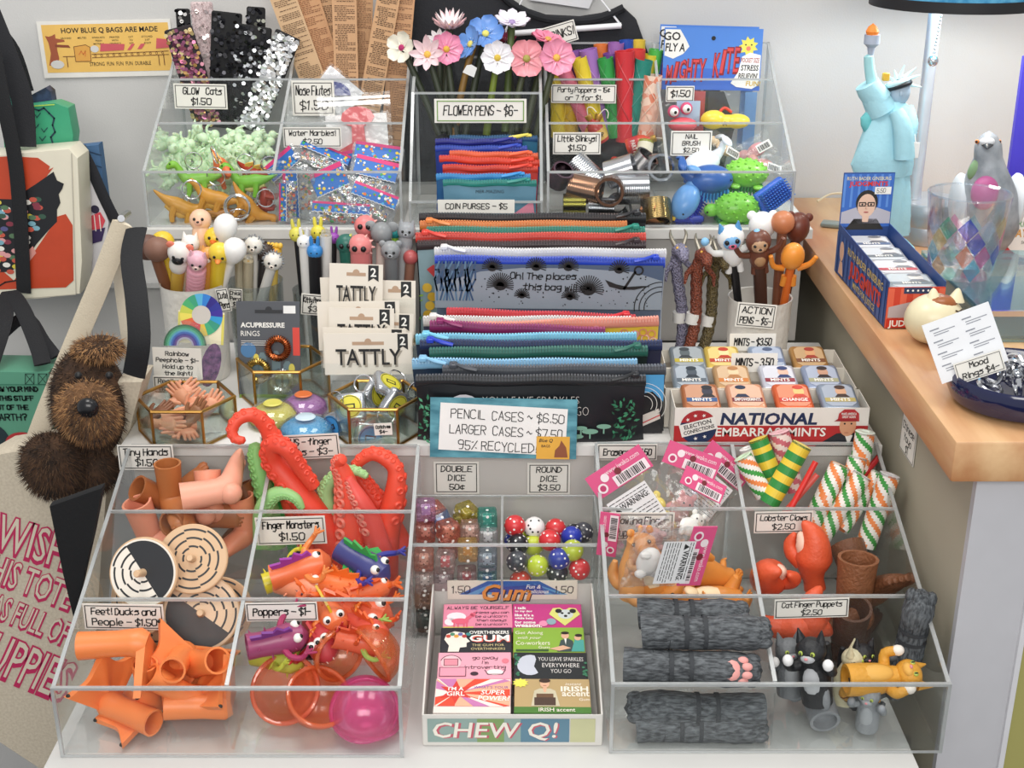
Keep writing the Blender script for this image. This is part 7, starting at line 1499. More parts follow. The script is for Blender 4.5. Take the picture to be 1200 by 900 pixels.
# nail brushes
def brush(label,px,py,y,zd,xd,col,bri,s=1,kind='whale',dark=None,group='animal nail brushes'):
    t = T('nail_brush',label,'brush',P(px,py,y),E(zd,xd),group,s); m_ = mat(col,.3,sss=.08,var=.04); b = MB(m_)
    if kind == 'back': b.rbox((0,0,0),(.050,.034,.012),.005,3); b.build('body',t)
    else:
        b.ball((0,0,.004),(.026,.018,.0165),22)
        if kind == 'turtle':
            b.ball((-.028,0,.0),(.009,.0075,.0075),14)
            for i in range(44): a = i * 2.399; h_ = (i + .5) / 44; s_ = math.sqrt(1 - h_ * h_); b.ball((.0255 * s_ * math.cos(a),.0178 * s_ * math.sin(a),.004 + .0163 * h_),.0019,6)
            for x in (-.014,.014):
                for sg in (-1,1): b.ball((x,sg * .0165,-.005),(.007,.005,.003),8)
        b.build('body',t)
    if kind == 'whale':
        b = MB(mat(dark or col,.3)); b.tube(smooth([(.020,0,.006),(.031,0,.012),(.036,0,.022)],3),lerp([.009,.005,.0035],7),12)
        for sg in (-1,1): b.ball((.036,sg * .008,.026),(.005,.010,.0026),12,E=(sg * -.4,0,0))
        b.build('tail',t)
    n = MB(mat(bri,.5))
    for i in range(11):
        for j in range(7):
            x,yy = (i - 5) * .0038,(j - 3) * .0038; n.tube([(x,yy,-.004),(x * 1.05,yy * 1.05,-.019)],[.0012,.0011],5)
    n.build('bristles',t)
    if kind != 'back':
        e = MB(BLACK)
        for sg in (-1,1): e.ball((-.021 if kind == 'whale' else -.034,sg * (.010 if kind == 'whale' else .005),.008 if kind == 'whale' else .003),.0014,6)
        e.build('eyes',t)
    return t
brush('white whale nail brush with a blue patch and raised tail',822,196,.735,(-.2,-.3,1),(.85,.4,.2),'e2e8f0','3a7ad0',1.05,'whale','dfe6ee'); brush('navy blue whale nail brush above light blue bristles',832,214,.695,(.05,-.2,1),(-1,-.1,.1),'2f5fa8','4a9ae0',1.15); brush('sky blue whale nail brush tipped on end at the divider',805,238,.68,(-.6,-.5,.7),(.2,.3,1),'6aa0dc','2a3ab0',1.0)
brush('lime turtle nail brush on top above green bristles',874,206,.715,(.1,-.35,1),(1,0,0),'84cc4a','3aa05a',1.1,'turtle'); brush('lime turtle nail brush lying lower with its head toward the whale',862,246,.68,(.1,-.75,.8),(1,-.1,.2),'80cc48','3aa05a',1.15,'turtle'); brush('royal blue nail brush showing its square of bristles',905,230,.69,(-.25,.85,-.3),(.8,.2,.5),'2f62c4','3f7ad8',.98,'back')
brush('dark blue nail brush on the bin floor beneath the sky blue whale',806,256,.68,(0,.2,1),(1,0,0),'2a3a98','2430a0',.8,'back')
b = MB(mat('e8822a',.4)); b.rbox((0,0,.003),(.018,.010,.006),.002,2); b.m(mat('e8c030')); b.rbox((-.011,0,.003),(.006,.010,.006),.002,2); one(b,'plastic_toy','small orange and yellow plastic piece on the bin floor','toy',(P(796,266,.668).x + .004,.672,.3275))
sign(797,110,.826,33,17,['$1.50'],'plain one fifty price card under the kites'); sign(810,168,.739,48,27,['NAIL','BRUSH','$2.50'],'nail brush price card above the whales')
# ---------------------------------------------------------------- wall: poster and shirt
t = T('wall_poster','yellow bag making poster with a white margin on the back wall','poster',P(125,57,.927),D(0,-1.2,0)); k = mpp(t.location); w,h = 156 * k,65 * k
b = MB(mat('ece9e2',.6)); b.box(-w / 2,w / 2,0,.001,-h / 2,h / 2); b.m(mat('efc166',.6)); b.at(FRONT(-.0003)); b.rect(-w / 2 + 5 * k,-h / 2 + 6 * k,w / 2 - 3 * k,h / 2 - 4 * k); b.build('paper',t)
l = MB(INK); l.at(FRONT(-.0006)); l.text('HOW BLUE Q BAGS ARE MADE',6 * k,h / 2 - 15 * k,7 * k,118 * k,.015,0,0); l.text('STRONG  FUN  FUN  FUN  DURABLE',14 * k,-h / 2 + 13 * k,4.4 * k,72 * k,.005,0,0)
for i,ws in enumerate((('GROUND',),('MELTED',),('WOVEN INTO','FRESH','MATERIAL'),('PRINTED','WITH','GRAPHICS'),('CUT','TO','SIZE'),('STITCHED','JUST','RIGHT'))):
    for j,s_ in enumerate(ws): l.text(s_,(-46 + i * 19) * k,(12 - j * 3.6) * k,2.0 * k,15 * k,.005,0,0)
l.build('lettering',t)
a = MB(mat('a5573a',.6)); a.at(FRONT(-.0006)); a.flat([(x * k,z * k) for x,z in ((-70,-18),(-66,-4),(-67,8),(-70,16),(-66,15),(-62,16),(-58,18),(-58,13),(-48,11),(-48,9),(-57,8),(-58,0),(-57,-10),(-60,-18))]); a.m(mat('8a4630')); a.flat([(x * k,z * k) for x,z in ((-60,6),(-44,5),(-42,2),(-60,3))],.0001)
a.m(mat('e2a64e')); a.flat([(x * k,z * k) for x,z in ((-38,-14),(-20,-14),(-19,2),(-24,5),(-38,3))],.0002); a.m(mat('6a3a20'))
a.stroke([(x * k,z * k) for x,z in ((-38,-14),(-20,-14),(-19,2),(-24,5),(-38,3))],.7 * k,.0003,True); a.stroke([(-52 * k,-8 * k),(-38 * k,-8 * k)],.8 * k,.0003); a.stroke([(-18 * k,-6 * k),(72 * k,-4 * k)],.7 * k,.0003); a.stroke([(-18 * k,-10 * k),(72 * k,-8 * k)],.7 * k,.0003)
for i in range(12): a.arc((-14 + i * 7.2) * k,(-7.8 + i * .17) * k,1.0 * k,1.5 * k,0,2 * PI,.0003,10)
for x in (-48,60,66): a.stroke([(x * k,-9 * k),(x * k,-20 * k)],.9 * k,.0003)
a.m(mat('d9d6d2')); a.disc(-14 * k,0,5 * k,.0003,12,4 * k); a.disc(-60 * k,-17 * k,8 * k,.0003,12,5 * k); a.m(mat('cf5a63')); a.flat([(-8 * k,-3 * k),(20 * k,-2 * k),(22 * k,5 * k),(-6 * k,6 * k)],.0004); a.flat([(24 * k,-2 * k),(28 * k,-2 * k),(34 * k,5 * k),(30 * k,5 * k)],.0004); a.flat([(36 * k,-1 * k),(41 * k,-1 * k),(46 * k,5 * k),(41 * k,5 * k)],.0004); a.flat([(58 * k,-1 * k),(74 * k,0),(74 * k,9 * k),(60 * k,11 * k)],.0004); a.m(mat('d8733a')); a.stroke([(-33 * k,-6 * k),(-30 * k,-2 * k),(-28 * k,-6 * k),(-25 * k,-2 * k),(-26 * k,-8 * k)],.8 * k,.0005); a.build('illustration',t)
SHY = .915
def cloth_outline(px,y): return [(P(a,b_,y).x,P(a,b_,y).z) for a,b_ in px]
t = T('hanging_shirt','black wide necked shirt on a white hanger behind the flower pens','shirt')
b = MB(mat('26272c',.85,bump=.3,bs=300)); b.at(FRONT(SHY))
out = [(440,300),(452,40),(480,-60),(565,-60),(585,-12),(610,8),(640,18),(680,20),(705,16),(730,8),(745,22),(762,70),(780,300)]
b.prism(cloth_outline(out,SHY),-.012,.010); b.build('fabric',t)
b = MB(mat('e9e9ec',.35)); b.tube([P(590,40,SHY - .016),P(728,30,SHY - .016)],.0042,10); p = P(650,-70,SHY - .01); b.tube([P(590,40,SHY - .016),p,P(728,30,SHY - .016)],.0016,8); b.build('hanger',t)
b = MB(mat('1e1f23',.9)); q = smooth([P(x,z,SHY - .013) for x,z in ((566,-60),(586,-10),(611,11),(641,22),(680,24),(706,20),(731,9))],4); b.tube(q,.0055,8); b.build('neckband',t)
b = MB(mat('d5d5d8',.6)); b.at(FRONT(SHY + .004)); b.prism(cloth_outline([(600,-60),(620,0),(690,10),(720,-60)],SHY + .004),-.002,.002); b.build('inner_back',t)
# ---------------------------------------------------------------- bags hanging beside the display
def bag(label,outline,y,m_,th=.03,name='shopping_bag',group=None,cat_='bag',marks=None,ry=0):
    """hanging bag: outline in pixels"""
    c = P(sum(p[0] for p in outline) / len(outline),sum(p[1] for p in outline) / len(outline),y); t = T(name,label,cat_,c,(0,0,0),group); pts = [(P(a_,b_,y) - c) for a_,b_ in outline]; o = [(p.x,p.z) for p in pts]
    b = MB(m_); n = len(o); L = []
    for s_,yy in ((.99,-th / 2),(1,-th / 2 + .003),(1,th / 2 - .003),(.99,th / 2)): L.append([(x * s_,yy,z * s_) for x,z in o])
    vs = [v for r_ in L for v in r_]; fs = []
    sg = sum(o[i][0] * o[(i + 1) % n][1] - o[(i + 1) % n][0] * o[i][1] for i in range(n)) > 0
    for j in range(3): fs += [(j * n + i,(j + 1) * n + i,(j + 1) * n + (i + 1) % n,j * n + (i + 1) % n) if sg else (j * n + i,j * n + (i + 1) % n,(j + 1) * n + (i + 1) % n,(j + 1) * n + i) for i in range(n)]
    fs += [tuple(range(n)) if sg else tuple(range(n - 1,-1,-1)),tuple(range(4 * n - 1,3 * n - 1,-1)) if sg else tuple(range(3 * n,4 * n))]
    b.add(vs,fs); b.build('bag_body',t)
    if marks: a = MB(); a.at(FRONT(-th / 2 - .0006)); marks(a,lambda px,py: ((P(px,py,y) - c).x,(P(px,py,y) - c).z),mpp(c)); a.build('front_print',t)
    return t,c
def strap(t,c,pts,wd,col,name='strap',y=None,tw=.0022,lab=None):
    b = MB(mat(col,.8,bump=.3,bs=500)); q = smooth([P(*p) - c for p in pts],5); b.tube(q,[(wd / 2,tw)] * len(q),10,up=(0,-1,0)); o = b.build(name,t)
    if lab: o['label'] = lab
    return o
def m_red(a,f,k):
    R_ = mat('c4492b',.35,var=.12); a.m(R_); a.flat([f(*p) for p in ((-40,182),(20,178),(52,180),(66,190),(64,194),(70,191),(60,204),(44,222),(30,234),(-40,228))],.0001); a.flat([f(*p) for p in ((40,300),(50,285),(66,262),(74,248),(84,245),(92,258),(93,322),(84,330),(-40,334),(-40,312),(10,310),(24,322))],.0001)
    a.m(mat('1c1d22',.5)); a.flat([f(*p) for p in ((-40,226),(22,228),(50,210),(70,196),(74,206),(82,210),(80,216),(76,222),(78,232),(74,240),(74,254),(64,264),(50,280),(38,298),(20,312),(-40,314))],.0002)
    cols = ('7fb0c0','c85a48','d8c84a','5a5a8a','e0a0a0','5a7a5a','8a3a4a','ece8e0','3a5a4a')
    for i in range(110):
        px,py = random.uniform(-30,58),random.uniform(226,312)
        if px + (py - 226) * .5 < 70 and py < 318 - px * .2: a.m(mat(cols[i % 9],.4)); x,z = f(px,py); a.disc(x,z,4.6 * k,.0003 + i * 1e-6,10,3 * k)
    a.m(mat('e09a90')); a.flat([f(*p) for p in ((38,290),(46,282),(50,290),(42,300))],.0006); a.m(BLACK); a.stroke([f(*p) for p in ((4,330),(14,324),(26,322))],.002,.0006); a.m(mat('b8b2a4')); a.stroke([f(*p) for p in ((91,175),(96,338),(0,346))],.0012,.0005)
RY = .72
t,c = bag('cream shopping bag with red petals and a dotted flower centre',[(-60,182),(88,169),(98,180),(103,300),(100,338),(60,343),(-60,352)],RY,mat('e6e0cc',.35,var=.05),.05,marks=m_red)
strap(t,c,[(-8,60,RY - .03),(6,130,RY - .034),(18,190,RY - .034),(24,260,RY - .034),(28,343,RY - .032)],.020,'15161a')
strap(t,c,[(-14,10,RY + .02),(10,70,RY + .01),(26,118,RY + .0),(30,172,RY - .01)],.030,'1a1b20')
def m_tree(a,f,k):
    a.m(mat('1f3a4a',.5)); o = [(24,165),(18,150),(16,138),(26,134),(32,127),(42,124),(50,127),(56,124),(62,130),(68,136),(66,144),(69,152),(64,158),(66,164)]; a.stroke([f(*p) for p in o],.0022,.0003)
    for px,py in ((30,138),(40,134),(48,133),(36,146),(46,146),(56,150),(24,150),(40,154),(30,156),(54,160)): a.stroke([f(px - 3,py - 2),f(px,py + 2),f(px + 4,py - 3)],.0011,.0003)
    a.m(mat('bcdc5a')); a.stroke([f(10,132),f(40,122),f(68,120)],.0013,.0002)
t,c = bag('green shopping bag with a line drawn tree above the red petal bag',[(6,130),(10,126),(68,118),(84,124),(90,156),(88,176),(10,178)],RY + .045,mat('3fa27a',.4,var=.08),.03,marks=m_tree)
strap(t,c,[(-20,60,RY + .05),(0,100,RY + .05),(12,130,RY + .045)],.018,'2f9a8a')
t,c = bag('dark patterned bag folded behind the green one',[(20,120),(56,101),(62,106),(66,130),(30,135)],RY + .075,pattern('dark_print','16181f','3a4a6a','fur',60,.5,(1,1,1)),.02)
strap(t,c,[(-12,28,RY + .08),(14,60,RY + .08),(30,108,RY + .078)],.024,'17181c'); strap(t,c,[(-6,22,RY + .09),(14,60,RY + .09),(24,95,RY + .088)],.012,'24379a',lab='blue strap')
def m_jean(a,f,k):
    a.m(mat('23344e'))
    for q in range(5): a.stroke([f(96 + q * 1.5,178 + q * 14),f(108,176 + q * 14),f(121 + q * .6,180 + q * 14)],.0013,.0002)
t,c = bag('denim blue bag hanging deepest beside the wall',[(92,170),(118,167),(126,230),(132,262),(120,330),(100,336)],RY + .075,mat('4a6f98',.7,var=.15),.02,marks=m_jean)
def m_people(a,f,k):
    a.m(mat('2a2440')); a.flat([f(*p) for p in ((94,200),(100,214),(104,222),(98,224),(94,214))],.0001); a.disc(*f(114,243),5 * k,.0003,14); a.m(mat('d84a58')); a.flat([f(*p) for p in ((97,260),(106,252),(120,246),(126,256),(122,266),(100,268))],.0002); a.flat([f(*p) for p in ((96,234),(100,222),(105,226),(103,236))],.0002); a.m(mat('e8e4de'))
    for q in range(4): a.stroke([f(101 + q * 6,250),f(103 + q * 6,268)],.0014,.0004)
    a.m(mat('3a2a5a')); a.flat([f(*p) for p in ((110,268),(126,264),(122,280),(108,284))],.0002)
t,c = bag('white bag with a figure in a striped red top beside the red petal bag',[(92,176),(98,172),(112,210),(130,258),(124,300),(110,340),(103,340)],RY + .04,mat('d8d6da',.4),.02,marks=m_people)
strap(t,c,[(94,172,RY + .03),(108,200,RY + .03),(122,232,RY + .03),(138,264,RY + .03)],.016,'1c1d24')
def m_mind(a,f,k):
    a.m(mat('17302a',.6))
    for i,(s_,x,wd) in enumerate((("DON'T BLOW YOUR MIND",14,128),('IS THAT THIS STUFF',14,110),('GREW OUT OF THE',12,92),('EARTH?',22,38))): x0,z0 = f(x,448 + i * 10.5 + (2 if i == 3 else 0)); a.hand(s_,x0,z0,(5.2 if i < 3 else 7.5) * k,wd * k,.0018,.0002,slant=0,jit=.1)
    a.m(mat('17302a')); 
    for x in (44,59): a.stroke([f(x - 5,428),f(x + 5,440)],.0008,.0002); a.stroke([f(x + 5,428),f(x - 5,440)],.0008,.0002); a.stroke([f(x - 5,428),f(x + 5,428),f(x + 5,440),f(x - 5,440)],.0008,.0002,True)
    a.m(mat('23343a')); a.disc(*f(4,510),19 * k,.0002,24,26 * k); a.m(mat('4a8a78')); a.stroke([f(3,545),f(3,500)],.0014,.0004); a.stroke([f(3,525),f(10,512)],.0011,.0004); a.stroke([f(3,522),f(-4,510)],.0011,.0004); a.m(mat('b83438')); a.disc(*f(36,508),20 * k,.0003,22,14 * k); a.m(mat('3a8a4a')); a.disc(*f(2,556),10 * k,.0003,10,6 * k); a.m(mat('2e6f58')); a.rect(*f(-40,441),*f(70,440),.0003)
t,c = bag('green shopping bag printed with dark capital letters low on the wall',[(-60,424),(66,426),(64,500),(60,560),(-60,565)],.60,mat('5c9a80',.45,var=.06),.06,marks=m_mind)
strap(t,c,[(-10,424,.57),(4,380,.60),(10,345,.66),(26,362,.63),(44,405,.59),(50,427,.57)],.022,'18191d'); strap(t,c,[(-30,424,.575),(-6,400,.60),(30,372,.65),(52,400,.62),(66,418,.60)],.016,'1e1f24')
# canvas tote with the plush dog
TY = .36
def m_tote(a,f,k):
    M0 = a.M.copy(); a.m(mat('c0295c',.6))
    def word(s_,px,py,hpx,wpx,rot):
        x,z = f(px,py); M = M0 @ Matrix.Translation((x,z,0)) @ Matrix.Rotation(R(-rot),4,'Z'); a.at(M); a.m(mat('c0295c',.6)); a.text(s_,0,0,hpx * k,wpx * k,.06,0,.0002,'c',True); a.m(mat('d9cfba',.75)); a.text(s_,0,hpx * k * .04,hpx * k * .92,wpx * k * .95,.0,0,.0005,'c',True); a.at(M0)
    word('i WISH',34,640,50,100,21); word('THIS TOTE',34,682,40,116,25); word('WAS FULL OF',30,722,36,116,27); word('PUPPIES',26,786,62,122,28)
TOTE = pattern('natural_canvas','c4b8a4','d2c7b3','fur',320,.9,(1,1,1),.12)
t,c = bag('natural canvas tote with pink bubble lettering hanging beside the bins',[(-60,560),(10,520),(60,512),(128,470),(146,436),(174,436),(160,490),(134,545),(126,640),(118,760),(90,872),(62,893),(0,852),(-60,826)],TY,TOTE,.05,'tote_bag',None,'tote bag',m_tote)
strap(t,c,[(144,262,TY + .02),(120,325,TY + .01),(92,392,TY - .0),(60,470,TY - .02),(44,512,TY - .028)],.024,'c8bca6',tw=.003)
strap(t,c,[(144,262,TY + .02),(140,300,TY + .05),(148,370,TY + .05),(158,440,TY + .03)],.020,'d6ccb8',tw=.003)
strap(t,c,[(160,268,TY + .01),(154,300,.33),(160,350,.27),(163,400,.245),(157,440,.25)],.024,'141519',lab='black handle')
b = MB(STEEL); b.tube([P(142,256,TY + .02),P(150,250,.5),P(150,250,.66)],.004,8); one(b,'wall_hook','steel hook rod carrying the canvas tote straps','hook')
t,c = bag('black canvas pouch edge tucked between the tote and the acrylic bin',[(60,590),(122,568),(112,620),(96,690),(88,720),(76,670)],.17,mat('101114',.9,bump=.3),.012,'canvas_pouch',None,'pouch')
# plush dog in the tote: one furry body
def plush():
    t = T('plush_dog','brown plush dog with a tan muzzle and black nose peeking out of the tote','plush toy',P(108,480,.30)); c = t.location; k = mpp(c)
    parts = [((106,472),.345,(46,44,70),'3a2a20'),((104,482),.285,(36,24,38),'6a4a32'),((108,492),.262,(24,14,26),'3a3230'),((62,545),.31,(38,26,42),'33261e'),((104,545),.34,(40,34,34),'1f1a18'),((116,408),.345,(30,26,14),'7a5432')]
    b = MB(pattern('brown_plush','2a1f18','553c2a','fur',45,.95,(1,1,1)))
    for (px,py),y,r,col in parts[:1] + parts[3:6]: b.ball(P(px,py,y) - c,tuple(q * k for q in r),24)
    b.build('body',t)
    b = MB(pattern('tan_plush','5a4230','8a6545','fur',60,.95,(1,1,1))); b.ball(P(104,484,.285) - c,(36 * k,24 * k,38 * k),22); b.build('muzzle',t)
    b = MB(mat('17171a',.25)); b.ball(P(103,478,.255) - c,(12.5 * k,9 * k,12 * k),18); b.build('nose',t)
    b = MB(BLACK)
    for px in (92,128): b.ball(P(px,440,.268) - c,4.5 * k,10)
    b.build('eyes',t)
    f = MB(); cols = [mat(x,.95) for x in ('3a2b22','4a3628','5e4632','2a201c')]; tan = [mat(x,.95) for x in ('a07850','8a6444','b58a5c','6a4e38')]
    for ci,((px,py),y,r,col) in enumerate(parts):
        cc = P(px,py,y) - c; N = (2600,1500,500,1800,1400,1100)[ci]
        for i in range(N):
            h_ = random.uniform(-1,1); a = random.uniform(PI,2 * PI) if random.random() < .85 else random.uniform(0,PI); s_ = math.sqrt(1 - h_ * h_); n = Vector((s_ * math.cos(a),s_ * math.sin(a),h_)); p = cc + Vector((n.x * r[0],n.y * r[1],n.z * r[2])) * k
            f.m(random.choice(tan if ci in (1,5) else cols)); d = (n + Vector((random.uniform(-.5,.5),random.uniform(-.3,.3),random.uniform(-.9,.1)))).normalized(); L = random.uniform(5,10) * k; q = n.cross(d); q = q.normalized() * .55 * k if q.length > 1e-4 else Vector((.5 * k,0,0))
            f.add([p - q,p + q,p + d * L + Vector((0,0,-.001))],[(0,1,2)])
    f.build('fur',t,True); return t
plush()
# ---------------------------------------------------------------- on the counter
CT = .2955
# standing doll in a pale green robe with a torch
DY = .63
def doll():
    g = P(1036,280,DY); t = T('statue_doll','pale turquoise robed statue doll raising an orange flamed torch','doll',(g.x,DY,CT)); c = t.location; k = mpp(P(1036,200,DY)); F_ = lambda px,py,dy=0: P(px,py,DY + dy) - c
    RB = mat('a6d6e2',.85,bump=.35,bs=160,var=.07)
    def robe(name,rows,folds,amp,m_=RB):
        b = MB(m_); n = 40; vs = []; fs = []
        for (px,py,rx,ry_) in rows:
            o = F_(px,py)
            for i in range(n): q = 2 * PI * i / n; w = 1 + amp * math.sin(folds * q + py * .05) ; vs.append((o.x + rx * k * w * math.cos(q),o.y + ry_ * k * w * math.sin(q),o.z))
        for j in range(len(rows) - 1): fs += [(j * n + i,j * n + (i + 1) % n,(j + 1) * n + (i + 1) % n,(j + 1) * n + i) for i in range(n)]
        fs += [tuple(range(n - 1,-1,-1)),tuple((len(rows) - 1) * n + i for i in range(n))]; fs = [f[::-1] for f in fs]; b.add(vs,fs); return b.build(name,t)
    robe('lower_robe',[(1034,198,30,22),(1035,225,31,24),(1035,250,32,24),(1036,272,30,24)],9,.05); robe('upper_robe',[(1048,118,10,9),(1046,126,21,14),(1043,145,27,18),(1038,170,32,22),(1033,192,36,25),(1034,203,33,24)],7,.035)
    b = MB(mat('8fcbd2',.7)); q = F_(1040,278); b.rbox((q.x,0,.007),(58 * k,.045,.014),.003,2); b.build('base',t)
    b = MB(RB); p = smooth([F_(1050,130,-.02),F_(1058,150,-.026),F_(1060,185,-.027)],3); b.tube(p,lerp([8 * k,11 * k,12 * k],len(p)),12); b.tube(smooth([F_(1062,128),F_(1068,145,-.012),F_(1066,165,-.02)],3),lerp([9 * k,8 * k,6 * k],7),12,round1=True); b.build('sash',t)
    b = MB(RB); b.tube([F_(1030,118),F_(1019,104),F_(1016,98)],[16 * k,15 * k,14 * k],16,hollow=.8,hdepth=1); b.tube([F_(1034,130),F_(1024,112)],[18 * k,15 * k],14); b.build('sleeve',t)
    b = MB(mat('a2d5da',.8)); b.tube(smooth([F_(1024,112),F_(1022,96),F_(1019,80),F_(1018,66)],3),lerp([8 * k,7 * k,6 * k,5.5 * k],10),12,round1=True); b.build('raised_arm',t)
    b = MB(mat('a9b3c4',.5)); o = F_(1020,66); b.lathe([(0,0),(3 * k,0),(4.5 * k,10 * k),(9 * k,14 * k),(9 * k,24 * k),(0,24 * k)],16,o); b.build('torch',t); b = MB(mat('f0862c',.5)); o = F_(1022,40); b.lathe([(0,-4 * k),(6 * k,-2 * k),(7.5 * k,3 * k),(5 * k,8 * k),(0,12 * k)],14,o); b.build('flame',t)
    b = MB(mat('a6b8c8',.7)); o = F_(1054,108); b.ball(o,(12 * k,12 * k,15 * k),20); b.ball(F_(1056,110,-.012),(2.5 * k,3 * k,4 * k),8); b.tube([F_(1051,126),F_(1053,114)],6 * k,12); b.build('head',t)
    b = MB(mat('22242a',.4)); o = F_(1054,100); b.torus(o,11.5 * k,3.4 * k,24,8,(R(-10),R(-18),0)); b.build('dark_headband',t); b = MB(mat('c8ecf0',.5)); o = F_(1052,97)
    b.torus(o,11 * k,3.2 * k,24,8,(R(-10),R(-18),0)); b.build('crown',t)
    for ex,ey in ((1060,76),(1074,79),(1078,88),(1080,102),(1048,82),(1042,90),(1040,98)):
        b = MB(mat('cdeef2',.5)); s_ = F_(1052,97); e = F_(ex,ey); b.tube([s_ + (e - s_) * .3,e],[3 * k,.6 * k],8); b.build('crown_ray',t)
    b = MB(mat('d8a838',.4)); o = F_(1038,90); b.rbox(o,(8 * k,.006,9 * k),.001,1); b.build('gold_book',t)
    b = MB(mat('ece9e6',.6)); o = F_(1072,176,-.03); b.rbox(o,(10 * k,.0008,18 * k),.0003,1); b.tube([o + Vector((0,0,9 * k)),F_(1070,140,-.01)],.0005,5); b.build('paper_tag',t)
    b = MB(mat('6fc4c8',.8)); b.tube(smooth([F_(1026,132),F_(1016,140),F_(1020,152),F_(1028,148)],3),lerp([6 * k,8 * k,7 * k,4 * k],10),10); b.build('bow',t)
    return t
doll()
# lamp
LY = .70; g = PZ(1084,300,CT); lx = P(1086,280,LY).x; k = mpp(P(1080,280,LY)); ztop = P(1095,5,LY).z
t = T('table_lamp','table lamp with a drum silver base and blue shade with a black rim','lamp',(lx,LY,CT)); SLV = mat('b9bcc2',.35,.6)
b = MB(SLV); b.lathe([(0,0),(.044,0),(.044,.022),(.0435,.023),(.044,.024),(.044,.050),(.042,.053),(0,.055)],44); b.build('base',t); b = MB(mat('d9dbe0',.25,.5)); b.lathe([(.0095,.054),(.0085,.06),(.0085,ztop - CT + .06)],16,(-.023,0,0)); b.build('pole',t)
rs = 98 * mpp(P(1097,5,LY)); zs = ztop - CT; b = MB(pattern('blue_shade','2f7fae','5aa6cc','fur',90,.8,(1,1,1))); b.lathe([(rs,zs),(rs * .86,zs + .17),(rs * .85,zs + .17),(rs * .99,zs)],56); b.build('shade',t); b = MB(mat('17181c',.6)); b.lathe([(rs * 1.004,zs - .001),(rs * 1.004,zs + .012),(rs * .98,zs + .012),(rs * .98,zs - .001),(rs * 1.004,zs - .001)],56); b.build('shade_rim',t)
b = MB(CHROME); cx = P(1104,20,LY - .03).x - lx; 
for i in range(16): b.ball((cx - .0003 * i,-.03,zs + .01 - i * .0043),.0016,8)
b.ball((cx - .005,-.03,zs + .01 - 16 * .0043 - .006),.0068,14); b.build('pull_chain',t); b = MB(mat('f4ead8',.5)); b.ball((0,0,zs + .09),.026,16); b.build('bulb',t)
l_ = bpy.data.lights.new('lamp_light','POINT'); l_.energy = 2.8; l_.color = (1,.93,.82); l_.shadow_soft_size = .03; lo = bpy.data.objects.new('lamp_light',l_); SC.collection.objects.link(lo); lo.location = (lx,LY - .045,CT + zs + .05)
b = MB(mat('d8c8a8',.6)); b.tube(smooth([P(958,236,.86),P(975,227,.88),P(1000,228,.89),P(1020,232,.86)],4),.0016,6); one(b,'power_cord','thin pale cord curving along the counter by the wall','cord')
b = MB(mat('7f8884',.3)); b.rbox((0,0,.003),(.05,.022,.006),.002,2); p = PZ(984,266,CT); one(b,'plastic_clip','grey green flat plastic clip on the counter beside the mint box','clip',p,D(0,0,-22))
# pigeon
def pigeon():
    PY = .60; g = P(1160,250,PY); t = T('toy_pigeon','grey toy pigeon with a pink and green sheen facing out behind the tumbler','toy bird',(g.x,PY,CT)); k = mpp(g); c = t.location; F_ = lambda px,py,dy=0: P(px,py,PY + dy) - c
    b = MB(pattern('pigeon_grey','7c8288','a9adb3','fur',40,.5,(1,1,1))); p = smooth([Vector((F_(1158,300).x,.03,.004)),F_(1158,262,.02),F_(1157,228,.008),F_(1157,205,0),F_(1158,185,-.004),F_(1158,170,-.006),F_(1159,158,-.006)],4); b.tube(p,lerp([26 * k,36 * k,33 * k,24 * k,16 * k,15 * k,8 * k],len(p)),24,up=(0,1,0),round1=True); b.build('body',t)
    b = MB(mat('b75a8e',.4)); b.ball(F_(1154,226,-.022),(16 * k,12 * k,20 * k),16); b.build('pink_breast',t); b = MB(mat('7d9a72',.35)); b.ball(F_(1145,196,-.006),(8 * k,8 * k,16 * k),14,E=(0,.5,0)); b.build('green_neck_patch',t)
    for sg in (-1,1): b = MB(mat('d9dce0',.5)); b.ball(F_(1157 + sg * 33,236,.02),(10 * k,26 * k,34 * k),16); b.build('wing',t); b = MB(mat('e8883a',.3)); b.ball(F_(1158 + sg * 13,166,-.010),2.6 * k,8); b.m(BLACK); b.ball(F_(1158 + sg * 13.6,166,-.012),1.6 * k,8); b.build('eye',t)
    b = MB(mat('dcdde0',.3)); b.ball(F_(1157,166,-.020),(9 * k,6 * k,5 * k),12); b.m(mat('3a3c40',.3)); b.tube([F_(1157,169,-.020),F_(1157,174,-.034)],[(7 * k,4 * k),(1.5 * k,1 * k)],10,round1=True); b.build('beak',t)
pigeon()
# glass display case, tumbler and box behind
t = T('glass_case','low glass topped display case at the end of the counter','case',(0,0,0)); gx = P(1098,345,.45).x
GLB = clear('reflection_tinted_glass','d8eef2',.10,'9fc4cc',.10,.04); b = MB(GLB); b.box(gx,.95,.300,.525,.326,.330); b.box(gx,.95,.300,.303,CT + .0006,.326); b.box(gx,gx + .003,.303,.525,CT + .0006,.326); b.build('glass_panels',t); b = MB(CHROME); b.box(gx - .001,.95,.297,.3005,.325,.331); b.build('front_rail',t); b = MB(mat('3a6f80',.4)); b.box(gx + .006,.94,.31,.52,CT + .0006,.299); b.build('blue_reflection_sheet',t)  # bluish reflection put into the glass tint and the blue sheet beneath
TUY = .43; ct = P(1141,228,TUY); cb = P(1136,330,TUY); r0 = 48 * mpp(ct); zt_ = P(1141,226,TUY).z; z0_ = .3306
t = T('glass_tumbler','faceted clear glass tumbler with rainbow reflections','glass',(ct.x - .004,TUY,z0_)); hh_ = zt_ - z0_; TG = clear('tumbler_glass','fdfeff',.01,'f0f4fa',.05,.02,fk=.5)
